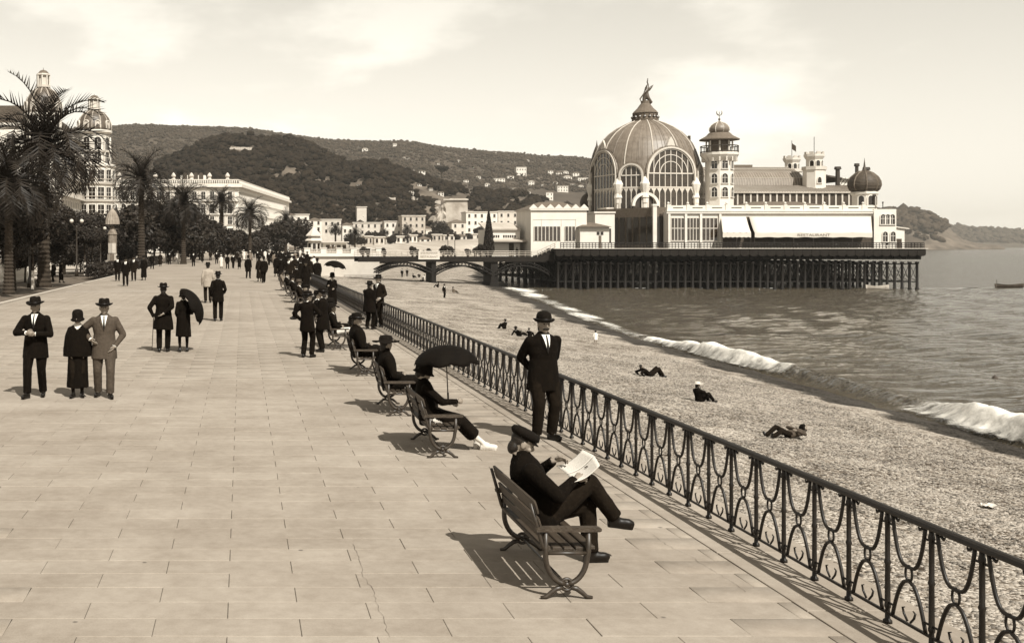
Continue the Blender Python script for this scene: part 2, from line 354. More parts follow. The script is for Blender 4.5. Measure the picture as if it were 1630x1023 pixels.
def pebble_mat():
    m = bpy.data.materials.new('shingle'); m.use_nodes = True; n, l = m.node_tree.nodes, m.node_tree.links
    b = n['Principled BSDF']; b.inputs['Roughness'].default_value = .8; b.inputs['Specular IOR Level'].default_value = .08
    tc = n.new('ShaderNodeTexCoord')
    vo = n.new('ShaderNodeTexVoronoi'); vo.inputs['Scale'].default_value = 14; l.new(tc.outputs['Object'], vo.inputs['Vector'])
    sx = n.new('ShaderNodeSeparateColor'); l.new(vo.outputs['Color'], sx.inputs[0])
    vo2 = n.new('ShaderNodeTexVoronoi'); vo2.inputs['Scale'].default_value = 3.1; l.new(tc.outputs['Object'], vo2.inputs['Vector'])
    sx2 = n.new('ShaderNodeSeparateColor'); l.new(vo2.outputs['Color'], sx2.inputs[0])
    av = n.new('ShaderNodeMath'); av.operation = 'MULTIPLY_ADD'; av.inputs[1].default_value = .35; l.new(sx2.outputs[0], av.inputs[0]); l.new(sx.outputs[0], av.inputs[2])
    nz = n.new('ShaderNodeTexNoise'); nz.inputs['Scale'].default_value = .35; nz.inputs['Detail'].default_value = 5; l.new(tc.outputs['Object'], nz.inputs['Vector'])
    ad = n.new('ShaderNodeMath'); ad.operation = 'ADD'; l.new(av.outputs[0], ad.inputs[0])
    mr0 = n.new('ShaderNodeMapRange'); mr0.inputs['From Min'].default_value = .3; mr0.inputs['From Max'].default_value = .7; mr0.inputs['To Min'].default_value = -.35; mr0.inputs['To Max'].default_value = .2
    l.new(nz.outputs['Fac'], mr0.inputs['Value']); l.new(mr0.outputs[0], ad.inputs[1])
    cr = n.new('ShaderNodeValToRGB'); e = cr.color_ramp.elements
    e[0].position = .05; e[0].color = sepia(.03); e[1].position = 1.2/1.3; e[1].color = sepia(.40)
    x = cr.color_ramp.elements.new(.45); x.color = sepia(.20)
    l.new(ad.outputs[0], cr.inputs[0])
    # wet, dark shingle where the swash reaches (height above the sea)
    sp = n.new('ShaderNodeSeparateXYZ'); l.new(tc.outputs['Object'], sp.inputs[0])
    wa = n.new('ShaderNodeMath'); wa.operation = 'MULTIPLY_ADD'; wa.inputs[1].default_value = .35; l.new(nz.outputs['Fac'], wa.inputs[0]); l.new(sp.outputs['Z'], wa.inputs[2])
    mr = n.new('ShaderNodeMapRange'); mr.interpolation_type = 'SMOOTHSTEP'; mr.inputs['From Min'].default_value = -4.36; mr.inputs['From Max'].default_value = -4.27; mr.inputs['To Min'].default_value = .16; mr.inputs['To Max'].default_value = 1
    l.new(wa.outputs[0], mr.inputs['Value'])
    mu = n.new('ShaderNodeMix'); mu.data_type = 'RGBA'; mu.blend_type = 'MULTIPLY'; mu.inputs['Factor'].default_value = 1
    l.new(cr.outputs[0], mu.inputs['A']); l.new(mr.outputs[0], mu.inputs['B']); l.new(mu.outputs['Result'], b.inputs['Base Color'])
    ro = n.new('ShaderNodeMapRange'); ro.inputs['From Min'].default_value = .16; ro.inputs['From Max'].default_value = 1; ro.inputs['To Min'].default_value = .8; ro.inputs['To Max'].default_value = .85
    l.new(mr.outputs[0], ro.inputs['Value']); l.new(ro.outputs[0], b.inputs['Roughness'])
    bp = n.new('ShaderNodeBump'); bp.invert = True; bp.inputs['Strength'].default_value = .9; bp.inputs['Distance'].default_value = .06
    l.new(vo.outputs['Distance'], bp.inputs['Height']); l.new(bp.outputs[0], b.inputs['Normal'])
    return m
M_shingle = pebble_mat()
M_pebble = mat('pebbles', .18, .85, var=.25, scale=.35, island=.72)
beach = struct(link('beach', npmesh('beach', V, grid_faces(len(ys), len(ts)), M_shingle, True)))
# loose stones standing proud of the shingle in the nearer part
N = 150000
py = 10+55*RNG.random(N)**1.25; tt = RNG.random(N)**.9*.90
pxx = X_EDGE+.1+tt*(shore_x(py)-X_EDGE)
keep = (VX+pxx/py*FPX < 1720) & (VX+pxx/py*FPX > 560); py, pxx = py[keep], pxx[keep]
pz = beach_z(pxx, py)+(fbm(pxx*.5, py*.5, 4, 1)-.45)*.22+(fbm(pxx*3, py*3, 2, 2)-.4)*.05
base = np.array([(1, 0, 0), (0, 1, 0), (-1, 0, 0), (0, -1, 0), (.55, .55, .55), (-.55, .55, .6), (-.55, -.55, .5), (.55, -.55, .55)], float)
bf = np.array([(0, 1, 4), (1, 2, 5), (2, 3, 6), (3, 0, 7), (4, 1, 5), (5, 2, 6), (6, 3, 7), (7, 0, 4), (4, 5, 6), (4, 6, 7)])
n = len(py); ang = RNG.random(n)*6.28; s_ = .017+.036*RNG.random(n)**2.5
el = .6+.5*RNG.random(n); ca, sa = np.cos(ang), np.sin(ang)
bx_ = base[None, :, 0]*s_[:, None]; by_ = base[None, :, 1]*(s_*el)[:, None]
P = np.stack([pxx[:, None]+bx_*ca[:, None]-by_*sa[:, None], py[:, None]+bx_*sa[:, None]+by_*ca[:, None], pz[:, None]-.004+base[None, :, 2]*(s_*.9)[:, None]], -1).reshape(-1, 3)
F = (bf[None]+(np.arange(n)*8)[:, None, None]).reshape(-1, 3)
tag(link('pebbles', npmesh('pebbles', P, F, M_pebble, False)), 'loose grey and white pebbles covering the near beach', 'pebbles', kind='stuff')

def sea_mat(nm='sea_water', rough=.07, k=1.0, dist=2.2):
    m = bpy.data.materials.new(nm); m.use_nodes = True; n, l = m.node_tree.nodes, m.node_tree.links
    b = n['Principled BSDF']; b.inputs['Base Color'].default_value = (.065, .052, .034, 1); b.inputs['Roughness'].default_value = rough; b.inputs['IOR'].default_value = 1.33
    tc = n.new('ShaderNodeTexCoord')
    h = None
    for sc, det, w, st in ((.30, 3, .25, (.25, 1, 1)), (1.6, 3, .70, (.28, 1, 1)), (4.6, 4, .45, (.35, 1, 1))):
        mp = n.new('ShaderNodeMapping'); mp.inputs['Scale'].default_value = st; mp.inputs['Rotation'].default_value = (0, 0, .18); l.new(tc.outputs['Object'], mp.inputs[0])
        t = n.new('ShaderNodeTexNoise'); t.inputs['Scale'].default_value = sc*k; t.inputs['Detail'].default_value = det; l.new(mp.outputs[0], t.inputs['Vector'])
        a = n.new('ShaderNodeMath'); a.operation = 'MULTIPLY_ADD'; a.inputs[1].default_value = w; l.new(t.outputs['Fac'], a.inputs[0])
        if h: l.new(h, a.inputs[2])
        h = a.outputs[0]
    bp = n.new('ShaderNodeBump'); bp.inputs['Strength'].default_value = 1; bp.inputs['Distance'].default_value = dist
    l.new(h, bp.inputs['Height']); l.new(bp.outputs[0], b.inputs['Normal'])
    return m
M_sea = sea_mat()
g = G(); g.add([(-200, 190, SEA-.02), (900, 190, SEA-.02), (9000, 9000, SEA-.02), (9000, 12000, SEA-.02), (-4000, 12000, SEA-.02), (-800, 1200, SEA-.02)], [(0, 1, 2, 3, 4, 5)])
g.add([(150, -50, SEA-.02), (900, -50, SEA-.02), (900, 190, SEA-.02), (150, 190, SEA-.02)], [(0, 1, 2, 3)])
M_open = sea_mat('open_sea', .20, .45, 6.0)
struct(g.obj('sea', M_open))
# nearer water with real swell and a breaking crest along the shore
def wave(X, Y):
    d = X-shore_x(Y)
    z = .10*np.sin(d*.55+.6*np.sin(Y*.06)+Y*.02)+.06*np.sin(d*1.1-Y*.13+1)+.05*(fbm(X*.35, Y*.7, 3, 9)-.45)*3
    z = z+.10*(fbm(X*.45, Y*1.1, 3, 15)-.45)+.05*np.sin(Y*2.1+X*.35+2*vnoise(X*.2, Y*.2, 3))
    z = z*np.clip((d-2)/8, .12, 1)
    amp = np.interp(Y, [20, 30, 40, 44, 48, 52, 60, 66, 72, 78, 90, 130, 180], [.7, .85, .75, .6, .42, .40, .55, .62, .75, .45, .20, .18, .22])
    cd = d-np.interp(Y, [20, 36, 44, 50, 60, 70, 90, 130, 180], [3.0, 2.6, 3.4, 4.4, 4.0, 2.8, 2.2, 1.8, 1.6])
    return z+amp*np.exp(-(cd/np.where(cd < 0, .55, 1.5))**2)*(.8+.5*fbm(Y*.5, Y*0, 3, 4))
ys2 = np.concatenate([np.arange(6, 90, .35), np.arange(90, 191, .8)]); ds = np.concatenate([np.arange(-2.2, 9, .22), np.arange(9, 40, .7), np.linspace(40, 130, 60)])
Yg, Dg = np.meshgrid(ys2, ds, indexing='ij'); Xg = shore_x(Yg)+Dg; Zg = SEA+wave(Xg, Yg)
M_near = np.stack([Xg, Yg, Zg], -1).reshape(-1, 3)
struct(link('sea_near', npmesh('sea_near', M_near, grid_faces(len(ys2), len(ds)), M_sea, True)))
# foam: broken, lumpy water thrown up by the crest
def foam_mat():
    m = bpy.data.materials.new('sea_foam'); m.use_nodes = True; n, l = m.node_tree.nodes, m.node_tree.links
    b = n['Principled BSDF']; b.inputs['Base Color'].default_value = sepia(.66); b.inputs['Roughness'].default_value = .9
    b.inputs['Subsurface Weight'].default_value = .0
    tc = n.new('ShaderNodeTexCoord'); t = n.new('ShaderNodeTexNoise'); t.inputs['Scale'].default_value = 1.1; t.inputs['Detail'].default_value = 9; t.inputs['Roughness'].default_value = .7
    l.new(tc.outputs['Object'], t.inputs['Vector'])
    at_ = n.new('ShaderNodeAttribute'); at_.attribute_name = 'cover'
    a = n.new('ShaderNodeMath'); a.operation = 'ADD'; l.new(t.outputs['Fac'], a.inputs[0]); l.new(at_.outputs['Fac'], a.inputs[1])
    mr = n.new('ShaderNodeMapRange'); mr.inputs['From Min'].default_value = .92; mr.inputs['From Max'].default_value = 1.30; l.new(a.outputs[0], mr.inputs['Value'])
    l.new(mr.outputs[0], b.inputs['Alpha'])
    bp = n.new('ShaderNodeBump'); bp.inputs['Strength'].default_value = .6; bp.inputs['Distance'].default_value = .1
    l.new(t.outputs['Fac'], bp.inputs['Height']); l.new(bp.outputs[0], b.inputs['Normal'])
    return m
M_foam = foam_mat()
def foam_patch(name, label, Y0, Y1, d0, d1, cover, lump):
    yv = np.arange(Y0, Y1, .16 if Y1 < 90 else .4); dv = np.linspace(0, 1, 50)
    Yg, Tg = np.meshgrid(yv, dv, indexing='ij'); u = (Yg-Y0)/(Y1-Y0)
    lo = np.interp(u, np.linspace(0, 1, len(d0)), d0); hi = np.interp(u, np.linspace(0, 1, len(d1)), d1)
    D = lo+(hi-lo)*Tg+(fbm(Yg*.35, Tg*1.2, 3, 8)-.45)*.9; Xg = shore_x(Yg)+D
    base_z = np.maximum(SEA+wave(Xg, Yg), beach_z(Xg, Yg)+.05)
    am = np.interp(u, np.linspace(0, 1, len(lump)), lump)
    bell = np.sin(np.pi*np.clip(Tg, 0, 1))**.7
    Zg = base_z+.025+bell*am*(.25+1.1*fbm(Yg*.55, D*.6, 3, 12))+bell*(.05+.12*am)*(fbm(Yg*2.6, D*2.6, 4, 13)-.4)*2
    cv = np.interp(u, np.linspace(0, 1, len(cover)), cover)*(.35+.65*bell)*(1 if Y1 < 55 else .62+.75*vnoise(Yg*.16, Tg*1.5, 17))
    me = npmesh(name, np.stack([Xg, Yg, Zg], -1).reshape(-1, 3), grid_faces(len(yv), len(dv)), M_foam, True)
    at_ = me.attributes.new('cover', 'FLOAT', 'POINT'); at_.data.foreach_set('value', cv.ravel().astype(np.float32))
    return tag(link('surf_foam', me), label, 'foam', kind='stuff')
foam_patch('surf_near', 'high white breaker collapsing on the shingle at the right edge', 24, 51, [1.7, 1.7, 1.9, 2.7], [6.4, 5.8, 5.0, 4.4], [.90, .96, .98, .80, .34], [.45, .60, .70, .40, .05])
foam_patch('surf_mid', 'white breaker running up the beach left of the near one', 60, 84, [2.6, 1.9, 1.5, 1.5], [4.4, 4.8, 4.6, 3.8], [.32, .80, .95, .85, .66], [.06, .22, .28, .10, .02])
foam_patch('surf_far', 'long thin line of foam along the far shore towards the bridge', 86, 185, [1.3, 1.1, .6, .2], [3.9, 4.8, 4.8, 6.5], [.64, .60, .58, .66, .80], [.02, .03, .03, .06])

# --- land behind the promenade
g = G(); g.add([(-70, -8, -.15), (X_LEFT, -8, -.15), (X_LEFT, 335, -.15), (60, 565, -.15), (330, 720, -.15), (900, 1500, -.15), (-900, 1500, -.15), (-300, 100, -.15)], [(0, 1, 2, 3, 4, 5, 6, 7)])
struct(g.obj('ground', M_soil))
g = G(); g.box((-31, -8, -.2), (-16.5, 330, -.05)); struct(g.obj('road', M_road))
g = G(); g.box((X_LEFT-.22, -8, -.2), (X_LEFT-.002, 330, .045)); struct(g.obj('kerb', M_stone))

# --- hills
def hill(name, Y, prof, depth, front, m, seed, rough, nx=420, ny=70, xpad=0):
    """prof: skyline as (photo x, photo y) at distance Y"""
    xs = np.array([p[0] for p in prof], float); zs = np.array([HC-(p[1]-VY)/FPX*Y for p in prof])
    Xs = (xs-VX)/FPX*Y
    def fn(X, Yq):
        X = np.asarray(X, float); Yq = np.asarray(Yq, float)
        ridge = np.interp(X*Y/Yq, Xs, zs)
        t = np.where(Yq <= Y, (Y-Yq)/front, (Yq-Y)/depth); t = np.clip(t, 0, 1)
        s_ = np.where(Yq <= Y, 1-t**1.35, 1-t*t)
        n_ = (fbm(X*rough[0], Yq*rough[0], 4, seed)-.47)*rough[1]*np.clip(np.abs(t)*3, .25, 1)
        return -6+(ridge+6)*s_+n_
    Xv = np.linspace(Xs[0]-xpad, Xs[-1]+xpad, nx); Yv = np.concatenate([np.linspace(Y-front, Y, ny), np.linspace(Y, Y+depth, 12)[1:]])
    Xg, Yg = np.meshgrid(Xv, Yv, indexing='ij'); Xg = Xg*Yg/Y; Zg = fn(Xg, Yg)
    struct(link(name, npmesh(name, np.stack([Xg, Yg, Zg], -1).reshape(-1, 3), grid_faces(len(Xv), len(Yv)), m, True)))
    return fn
far_prof = [(-500, 300), (-100, 235), (60, 212), (180, 203), (215, 199), (300, 204), (400, 208), (470, 218), (520, 226), (600, 227), (640, 227), (700, 236), (780, 244), (860, 251), (930, 254), (1000, 262), (1120, 285), (1250, 310), (1400, 350), (1470, 385)]
castle_prof = [(60, 345), (180, 312), (240, 290), (262, 262), (300, 240), (335, 226), (352, 220), (390, 222), (425, 226), (470, 226), (500, 236), (520, 250), (550, 262), (610, 262), (640, 278), (690, 290), (760, 306), (850, 312), (900, 330), (960, 362), (1010, 388)]
cape_prof = [(1330, 352), (1390, 338), (1428, 337), (1450, 338), (1462, 345), (1475, 344), (1490, 352), (1505, 358), (1520, 372), (1535, 383), (1555, 388), (1590, 391), (1600, 396)]
cape2_prof = [(1450, 365), (1500, 360), (1530, 364), (1570, 367), (1630, 371), (1700, 374), (1900, 385)]
far_hill = hill('far_hill', 2000, far_prof, 900, 900, M_hill_far, 3, (.012, 26))
castle_hill = hill('castle_hill', 900, castle_prof, 300, 260, M_hill_near, 5, (.03, 14))
cape_hill = hill('cape_hill', 1900, cape_prof, 500, 160, M_hill_near, 8, (.02, 16), nx=160)
cape2 = hill('far_cape', 3600, cape2_prof, 600, 500, M_hill_far, 9, (.01, 18), nx=160)

# --- woods on the hills: masses of small crowns, nobody could count them
ico = bmesh.new(); bmesh.ops.create_icosphere(ico, subdivisions=1, radius=1)
IV = np.array([v.co for v in ico.verts]); IF = np.array([[v.index for v in f.verts] for f in ico.faces]); ico.free()
def woods(name, label, pts, rad, m, seed):
    """lumpy tree crowns: each is a knot of a few faceted tufts"""
    rg = np.random.default_rng(seed); VV = []; FF = []; k = 0
    pts = np.repeat(pts, 4, 0); rad = np.repeat(rad, 4)
    n = len(pts); off = rg.normal(0, .5, (n, 3))*rad[:, None]*np.array([1, 1, .55]); r = rad*(.35+.4*rg.random(n))
    jit = 1+.35*(rg.random((n, len(IV)))-.5)*2
    V = IV[None]*jit[:, :, None]*r[:, None, None]*np.array([1.15, 1.15, .85])+(pts+off)[:, None, :]
    F = (IF[None]+(np.arange(n)*len(IV))[:, None, None]).reshape(-1, 3)
    return tag(link(name, npmesh(name, V.reshape(-1, 3), F, m, False)), label, 'woodland', kind='stuff')
def scatter(fn, xr, yr, n, seed, keep=None, lift=0):
    rg = np.random.default_rng(seed); Yq = yr[0]+(yr[1]-yr[0])*rg.random(n); px = xr[0]+(xr[1]-xr[0])*rg.random(n); X = (px-VX)/FPX*Yq
    Z = fn(X, Yq); ok = Z > -2
    if keep is not None: ok &= keep(px, VY-(Z-HC)/Yq*FPX, X, Yq)
    return np.stack([X, Yq, Z+lift], -1)[ok], rg
def clear_castle(px, py, X, Yq):
    c = ~((px > 362) & (px < 406) & (py > 233) & (py < 246)); c &= ~((px > 696) & (px < 745) & (py > 312) & (py < 345)); c &= ~((px > 660) & (py > 292) & (fbm(px*.06, py*.09, 3, 41) > .44)); c &= ~((px > 560) & (px < 700) & (py > 285) & (fbm(px*.07, py*.12, 3, 43) > .52))
    return c
p, rg = scatter(castle_hill, (130, 960), (690, 930), 7500, 21, clear_castle, 1.5)
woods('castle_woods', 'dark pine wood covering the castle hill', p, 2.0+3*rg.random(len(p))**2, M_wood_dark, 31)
p, rg = scatter(far_hill, (-150, 1150), (1450, 2080), 22000, 22, None, 1)
woods('far_woods', 'hazy wooded slope of the far long hill', p, 1.6+2.4*rg.random(len(p))**1.5, M_wood_hazed, 32)
p, rg = scatter(cape_hill, (1340, 1510), (1760, 1960), 500, 23, lambda px, py, X, Y: (px < 1500) & ((py < 372) | (RNG.random(len(px)) < .25)), 2)
woods('cape_woods', 'dark trees on the rocky cape behind the pier head', p, 5+7*rg.random(len(p)), M_wood_hazed, 33)
p, rg = scatter(cape2, (1490, 1720), (3200, 3700), 700, 24, None, 2)
woods('far_cape_woods', 'low wooded far cape on the horizon at right', p, 8+8*rg.random(len(p)), M_wood_hazed, 34)

# ================================================================ railing
def absobj(g, name, mats, parent, smooth=False):
    """like G.obj, for shapes given in world coordinates under an unrotated parent"""
    off = Vector((0, 0, 0)); p = parent
    while p is not None: off += p.location; p = p.parent
    g.v = [(v[0]-off.x, v[1]-off.y, v[2]-off.z) for v in g.v]
    return g.obj(name, mats, parent, smooth)
PITCH = .47
rail = thing('iron_railing', 'dark wrought iron railing with looped panels along the sea wall', 'railing', (X_RAIL, 3.6, .0))
def post_geo(g, n=8):
    g.lathe([(.030, 0), (.030, .02), (.018, .03), (.015, .10), (.021, .11), (.021, .125), (.0185, .14), (.0165, .40), (.023, .42), (.0165, .44), (.0170, .69), (.021, .70), (.021, .72), (.016, .735), (.016, .765)], n)
def panel_geo(g, n=5):
    P = PITCH; r = .0132
    def loop(t, ex):   # the big loops: half width and depth
        q = 1-2*t; q = math.copysign(abs(q)**.55, q); return P/2-(P/2-.058)*q, 1-abs(q)**ex
    pts = [loop(i/18, 3.2) for i in range(19)]
    g.tube([(0, y, .765-.315*d) for y, d in pts], r, n)
    pts = [loop(i/18, 2.1) for i in range(19)]
    g.tube([(0, y, .075+.290*d) for y, d in pts], r, n)
    g.tube([(0, P/2+.036*math.cos(a), .411+.052*math.sin(a)) for a in [2*math.pi*i/12 for i in range(13)]], .0085, n, cap=False)
    for z in (.69, .145):
        for y0, y1 in ((.012, .082), (P-.082, P-.012)): g.tube([(0, y0, z), (0, y1, z)], .008, n)
    for y in (.09, P-.09):                # little leaf curls under the rail and over the sill
        g.tube([(0, y, .75), (0, y+(.03 if y < .2 else -.03), .735), (0, y+(.045 if y < .2 else -.045), .75)], [.009, .012, .004], n)
    for dy in (-.055, .055):
        g.tube([(0, P/2+dy*.3, .09), (0, P/2+dy, .13), (0, P/2+dy*1.25, .165), (0, P/2+dy*.8, .175)], [.008, .008, .007, .004], n)
    g.tube([(0, .012, .412), (0, .03, .412)], .006, n)
gp = G(); post_geo(gp); post_me = gp.mesh('post', M_iron, True)
gp = G(); panel_geo(gp); panel_me = gp.mesh('panel', M_iron, True)
NP = 372
far_post, far_panel = G(), G()
for i in range(NP):
    if i < 190:
        link('post', post_me, rail, (0, i*PITCH, 0)); link('looped_panel', panel_me, rail, (0, i*PITCH, 0))
    else:
        y = i*PITCH
        far_post.tube([(0, y, 0), (0, y, .765)], .016, 4)
        far_panel.tube([(0, y+.08, .76), (0, y+.235, .455), (0, y+.39, .76)], .011, 3); far_panel.tube([(0, y+.08, .08), (0, y+.235, .37), (0, y+.39, .08)], .011, 3)
far_post.obj('post', M_iron, rail)['kind'] = 'stuff'; far_panel.obj('looped_panel', M_iron, rail)['kind'] = 'stuff'
g = G(); LR = NP*PITCH
for k in range(NP):    # moulded hand rail in bar lengths
    if k % 12: continue
    y0, y1 = k*PITCH, min(k+12, NP)*PITCH
    g.prism([(-.030, .765), (.030, .765), (.034, .78), (.030, .797), (.012, .806), (-.012, .806), (-.030, .797), (-.034, .78)], y0, y1-.003)
g.obj('hand_rail', M_iron, rail)
g = G(); g.box((-.008, 0, .062), (.008, LR, .080)); g.obj('bottom_rail', M_iron, rail)

# ================================================================ benches
BL = 1.34
def bench_parts():
    out = []
    def arc(cx, cz, r, a0, a1, n=10, ez=1): return [(cx+r*math.cos(a0+(a1-a0)*i/n), cz+ez*r*math.sin(a0+(a1-a0)*i/n)) for i in range(n+1)]
    for y in (-BL/2+.05, BL/2-.05):
        g = G(); c = -.01
        path = [(-.165, .50), (-.165, .345)]+arc(c, .315, .155, math.pi*1.02, math.pi*1.46, 8, 1.32)
        g.tube([(x, y, z) for x, z in path], [.020]*2+[.021]*9, 6, flat=1.2)
        path = [(.150, .50), (.150, .345)]+arc(c-.005, .315, .155, -math.pi*.02, -math.pi*.46, 8, 1.32)
        g.tube([(x, y, z) for x, z in path], [.020]*2+[.021]*9, 6, flat=1.2)
        g.tube([(-.165, y, .335), (.15, y, .335)], .014, 6)
        a = [(c+.042*math.cos(t), .105+.042*math.sin(t)) for t in [2*math.pi*i/14 for i in range(15)]]
        g.tube([(x, y, z) for x, z in a], .013, 6, cap=False); g.lathe([(.001, -.02), (.02, -.02), (.02, .02), (.001, .02)], 8)
        for i in range(len(g.v)-32, len(g.v)):   # turn the boss to face along the bench
            v = g.v[i]; g.v[i] = (c+v[0], y+v[2], .105+v[1])
        for s_ in (-1, 1):
            g.tube([(c+s_*.03, y, .085), (c+s_*.075, y, .075), (c+s_*.115, y, .045), (c+s_*.15, y, .014), (c+s_*.19, y, .010)], [.018, .02, .018, .016, .012], 6)
        g.tube([(-.165, y, .345), (-.19, y, .40), (-.235, y, .56), (-.275, y, .70)], [.016, .016, .014, .012], 6)
        out.append(('end_frame', g.mesh('end_frame', M_irong, True)))
        g = G(); rr = [(-.235, .497), (.225, .497), (.24, .505), (.24, .522), (.22, .530), (-.22, .530), (-.24, .52)]
        g.prism(rr, y-.03, y+.03); out.append(('arm_rest', g.mesh('arm_rest', M_wood)))
    for x, z, a in ((-.155, .366, 0), (-.07, .358, 0), (.015, .354, 0), (.10, .358, 0), (.175, .368, 0)):
        g = G(); w = .034; B2 = BL/2-.078; g.add([(x-w, -B2, z-.011), (x+w, -B2, z-.011), (x+w, B2, z-.011), (x-w, B2, z-.011), (x-w, -B2, z+.008), (x+w, -B2, z+.008), (x+w, B2, z+.008), (x-w, B2, z+.008),
              (x-w+.006, -B2+.006, z+.013), (x+w-.006, -B2+.006, z+.013), (x+w-.006, B2-.006, z+.013), (x-w+.006, B2-.006, z+.013)],
              [(3, 2, 1, 0), (8, 9, 10, 11)]+[(i, (i+1) % 4, 4+(i+1) % 4, 4+i) for i in range(4)]+[(4+i, 4+(i+1) % 4, 8+(i+1) % 4, 8+i) for i in range(4)])
        out.append(('seat_slat', g.mesh('seat_slat', M_wood)))
    for t, w in ((.16, .038), (.47, .040), (.86, .052)):
        p = Vector((-.185, 0, .40)).lerp(Vector((-.27, 0, .71)), t); u = Vector((-.085, 0, .31)).normalized(); nn = Vector((u.z, 0, -u.x))
        g = G(); c4 = [p+nn*.013-u*w, p+nn*.030-u*w, p+nn*.030+u*w, p+nn*.013+u*w]
        e = -.015 if t > .8 else -.05    # the top board is swept at its ends
        rings = []
        for yy, sc in ((-BL/2-e, .75), (-BL/2-e+.03, 1), (-BL/4, 1), (0, 1), (BL/4, 1), (BL/2+e-.03, 1), (BL/2+e, .75)):
            cc = (c4[0]+c4[2])/2; rings.append([cc+(q-cc)*sc+Vector((0, yy, 0)) for q in c4])
        g.loft(rings); out.append(('back_slat', g.mesh('back_slat', M_wood)))
    g = G(); g.tube([(-.01, -BL/2+.05, .105), (-.01, BL/2-.05, .105)], .010, 6); out.append(('tie_rod', g.mesh('tie_rod', M_irong, True)))
    return out
BP = bench_parts(); BENCH = []
bench_spots = [(2.40, 7.86, 'nearest bench, slatted wood on curled iron ends, under the man with the newspaper'),
               (2.46, 13.05, 'second bench from the camera, carrying the woman with the open parasol'),
               (2.40, 16.25, 'third bench from the camera, just behind the parasol bench'),
               (2.46, 21.2, 'fourth bench from the camera, carrying two people in dark coats'),
               (2.42, 26.5, 'fifth bench from the camera, with the woman in a white skirt on it'),
               (2.42, 31.8, 'sixth bench from the camera, behind the standing pair of men'),
               (2.42, 37.1, 'seventh bench from the camera, in the dark row of sitters'),
               (2.42, 42.4, 'eighth bench from the camera, in the dark row of sitters'),
               (2.42, 48.0, 'ninth bench from the camera, far along the row'),
               (2.42, 54.0, 'tenth bench from the camera, far along the row'),
               (2.42, 61.0, 'last bench of the row, farthest from the camera')]
for x, y0, lb in bench_spots:
    b = thing('park_bench', lb, 'bench', (x, y0+BL/2-.05, .0), random.uniform(-.015, .015) if y0 > 10 else 0, 'benches facing the sea')
    for nm, me in BP: link(nm, me, b)
    BENCH.append(b)

# ================================================================ pier, bridge and casino
YP = 185.0; S1 = FPX/YP            # pixels per metre at the pier's near edge
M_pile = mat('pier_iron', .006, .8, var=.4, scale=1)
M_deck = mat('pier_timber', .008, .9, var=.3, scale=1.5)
def arch_poly(w, h, z0=0, n=10, kind='round'):
    """outline (u, z) of an arched opening of half width w, springing at h"""
    if kind == 'round': top = [(w*math.cos(math.pi*i/n), h+w*math.sin(math.pi*i/n)) for i in range(n+1)]
    else: top = [(w, h)]+[(w*(1-(i/n)**1.7), h+1.5*w*math.sin(math.pi/2*i/n)) for i in range(1, n)]+[(0, h+1.55*w)]+[(-w*(1-(i/n)**1.7), h+1.5*w*math.sin(math.pi/2*i/n)) for i in range(n-1, 0, -1)]+[(-w, h)]
    return [(-w, z0), (w, z0)]+top
def face_M(c, ang):
    """frame on a wall: u to the right seen from outside, depth d outwards; ang = outward direction from -Y towards +X"""
    n_ = Vector((math.sin(ang), -math.cos(ang), 0)); u = Vector((math.cos(ang), math.sin(ang), 0))
    return Matrix(((u.x, n_.x, 0, c[0]), (u.y, n_.y, 0, c[1]), (0, 0, 1, c[2]), (0, 0, 0, 1)))
def arch_band(g, M, w, h, t, d0, d1, n=14, z0=None):
    """ring moulding round an arch"""
    a = [(math.cos(math.pi*i/n), math.sin(math.pi*i/n)) for i in range(n+1)]
    inn = [(w*c, h+w*s) for c, s in a]; out = [((w+t)*c, h+(w+t)*s) for c, s in a]
    if z0 is not None: inn = [(w, z0)]+inn+[(-w, z0)]; out = [(w+t, z0)]+out+[(-w-t, z0)]
    m = len(inn); V = [M @ Vector((u, d, z)) for d in (d0, d1) for pts in (inn, out) for u, z in pts]; F = []
    for i in range(m-1):
        F += [(i, i+1, m+i+1, m+i), (2*m+i, 3*m+i, 3*m+i+1, 2*m+i+1), (i, 2*m+i, 2*m+i+1, i+1), (m+i, m+i+1, 3*m+i+1, 3*m+i)]
    F += [(0, m, 3*m, 2*m), (m-1, 3*m-1, 4*m-1, 2*m-1)]
    return g.add(V, F)

X0, X1, YB, ZD = (884-VX)/S1, (1474-VX)/S1, YP+58, 2.0     # pier platform
pier = thing('pleasure_pier', 'dark iron pier platform on many braced piles standing in the sea', 'pier', (X0, YP, SEA))
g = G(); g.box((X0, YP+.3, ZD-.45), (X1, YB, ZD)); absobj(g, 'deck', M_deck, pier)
g = G()
nsc = 42
for i in range(nsc):        # scalloped fascia
    a, b = X0+(X1-X0)*i/nsc, X0+(X1-X0)*(i+1)/nsc; w = (b-a)/2; c = (a+b)/2
    pts = [(a+.03, ZD-.06), (b-.03, ZD-.06)]+[(c+w*.97*math.cos(math.pi*k/6), ZD-1.0-.35*math.sin(math.pi*k/6)) for k in range(7)]
    g.prism(pts, YP, YP+.2)
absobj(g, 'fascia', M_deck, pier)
g = G(); g.box((X0-.3, YP-.15, ZD-.055), (X1+.3, YP+.28, ZD+.05)); absobj(g, 'deck_edge', M_cream, pier)
g = G()
for r_ in range(6):
    y = YP+1.2+r_*10.4; g.box((X0+.2, y-.2, ZD-1.9), (X1-.2, y+.2, ZD-.46))
for i in range(31):
    x = X0+.8+(X1-X0-1.6)*i/30; g.box((x-.15, YP+.5, ZD-1.85), (x+.15, YB-.5, ZD-.47))
absobj(g, 'girders', M_pile, pier)
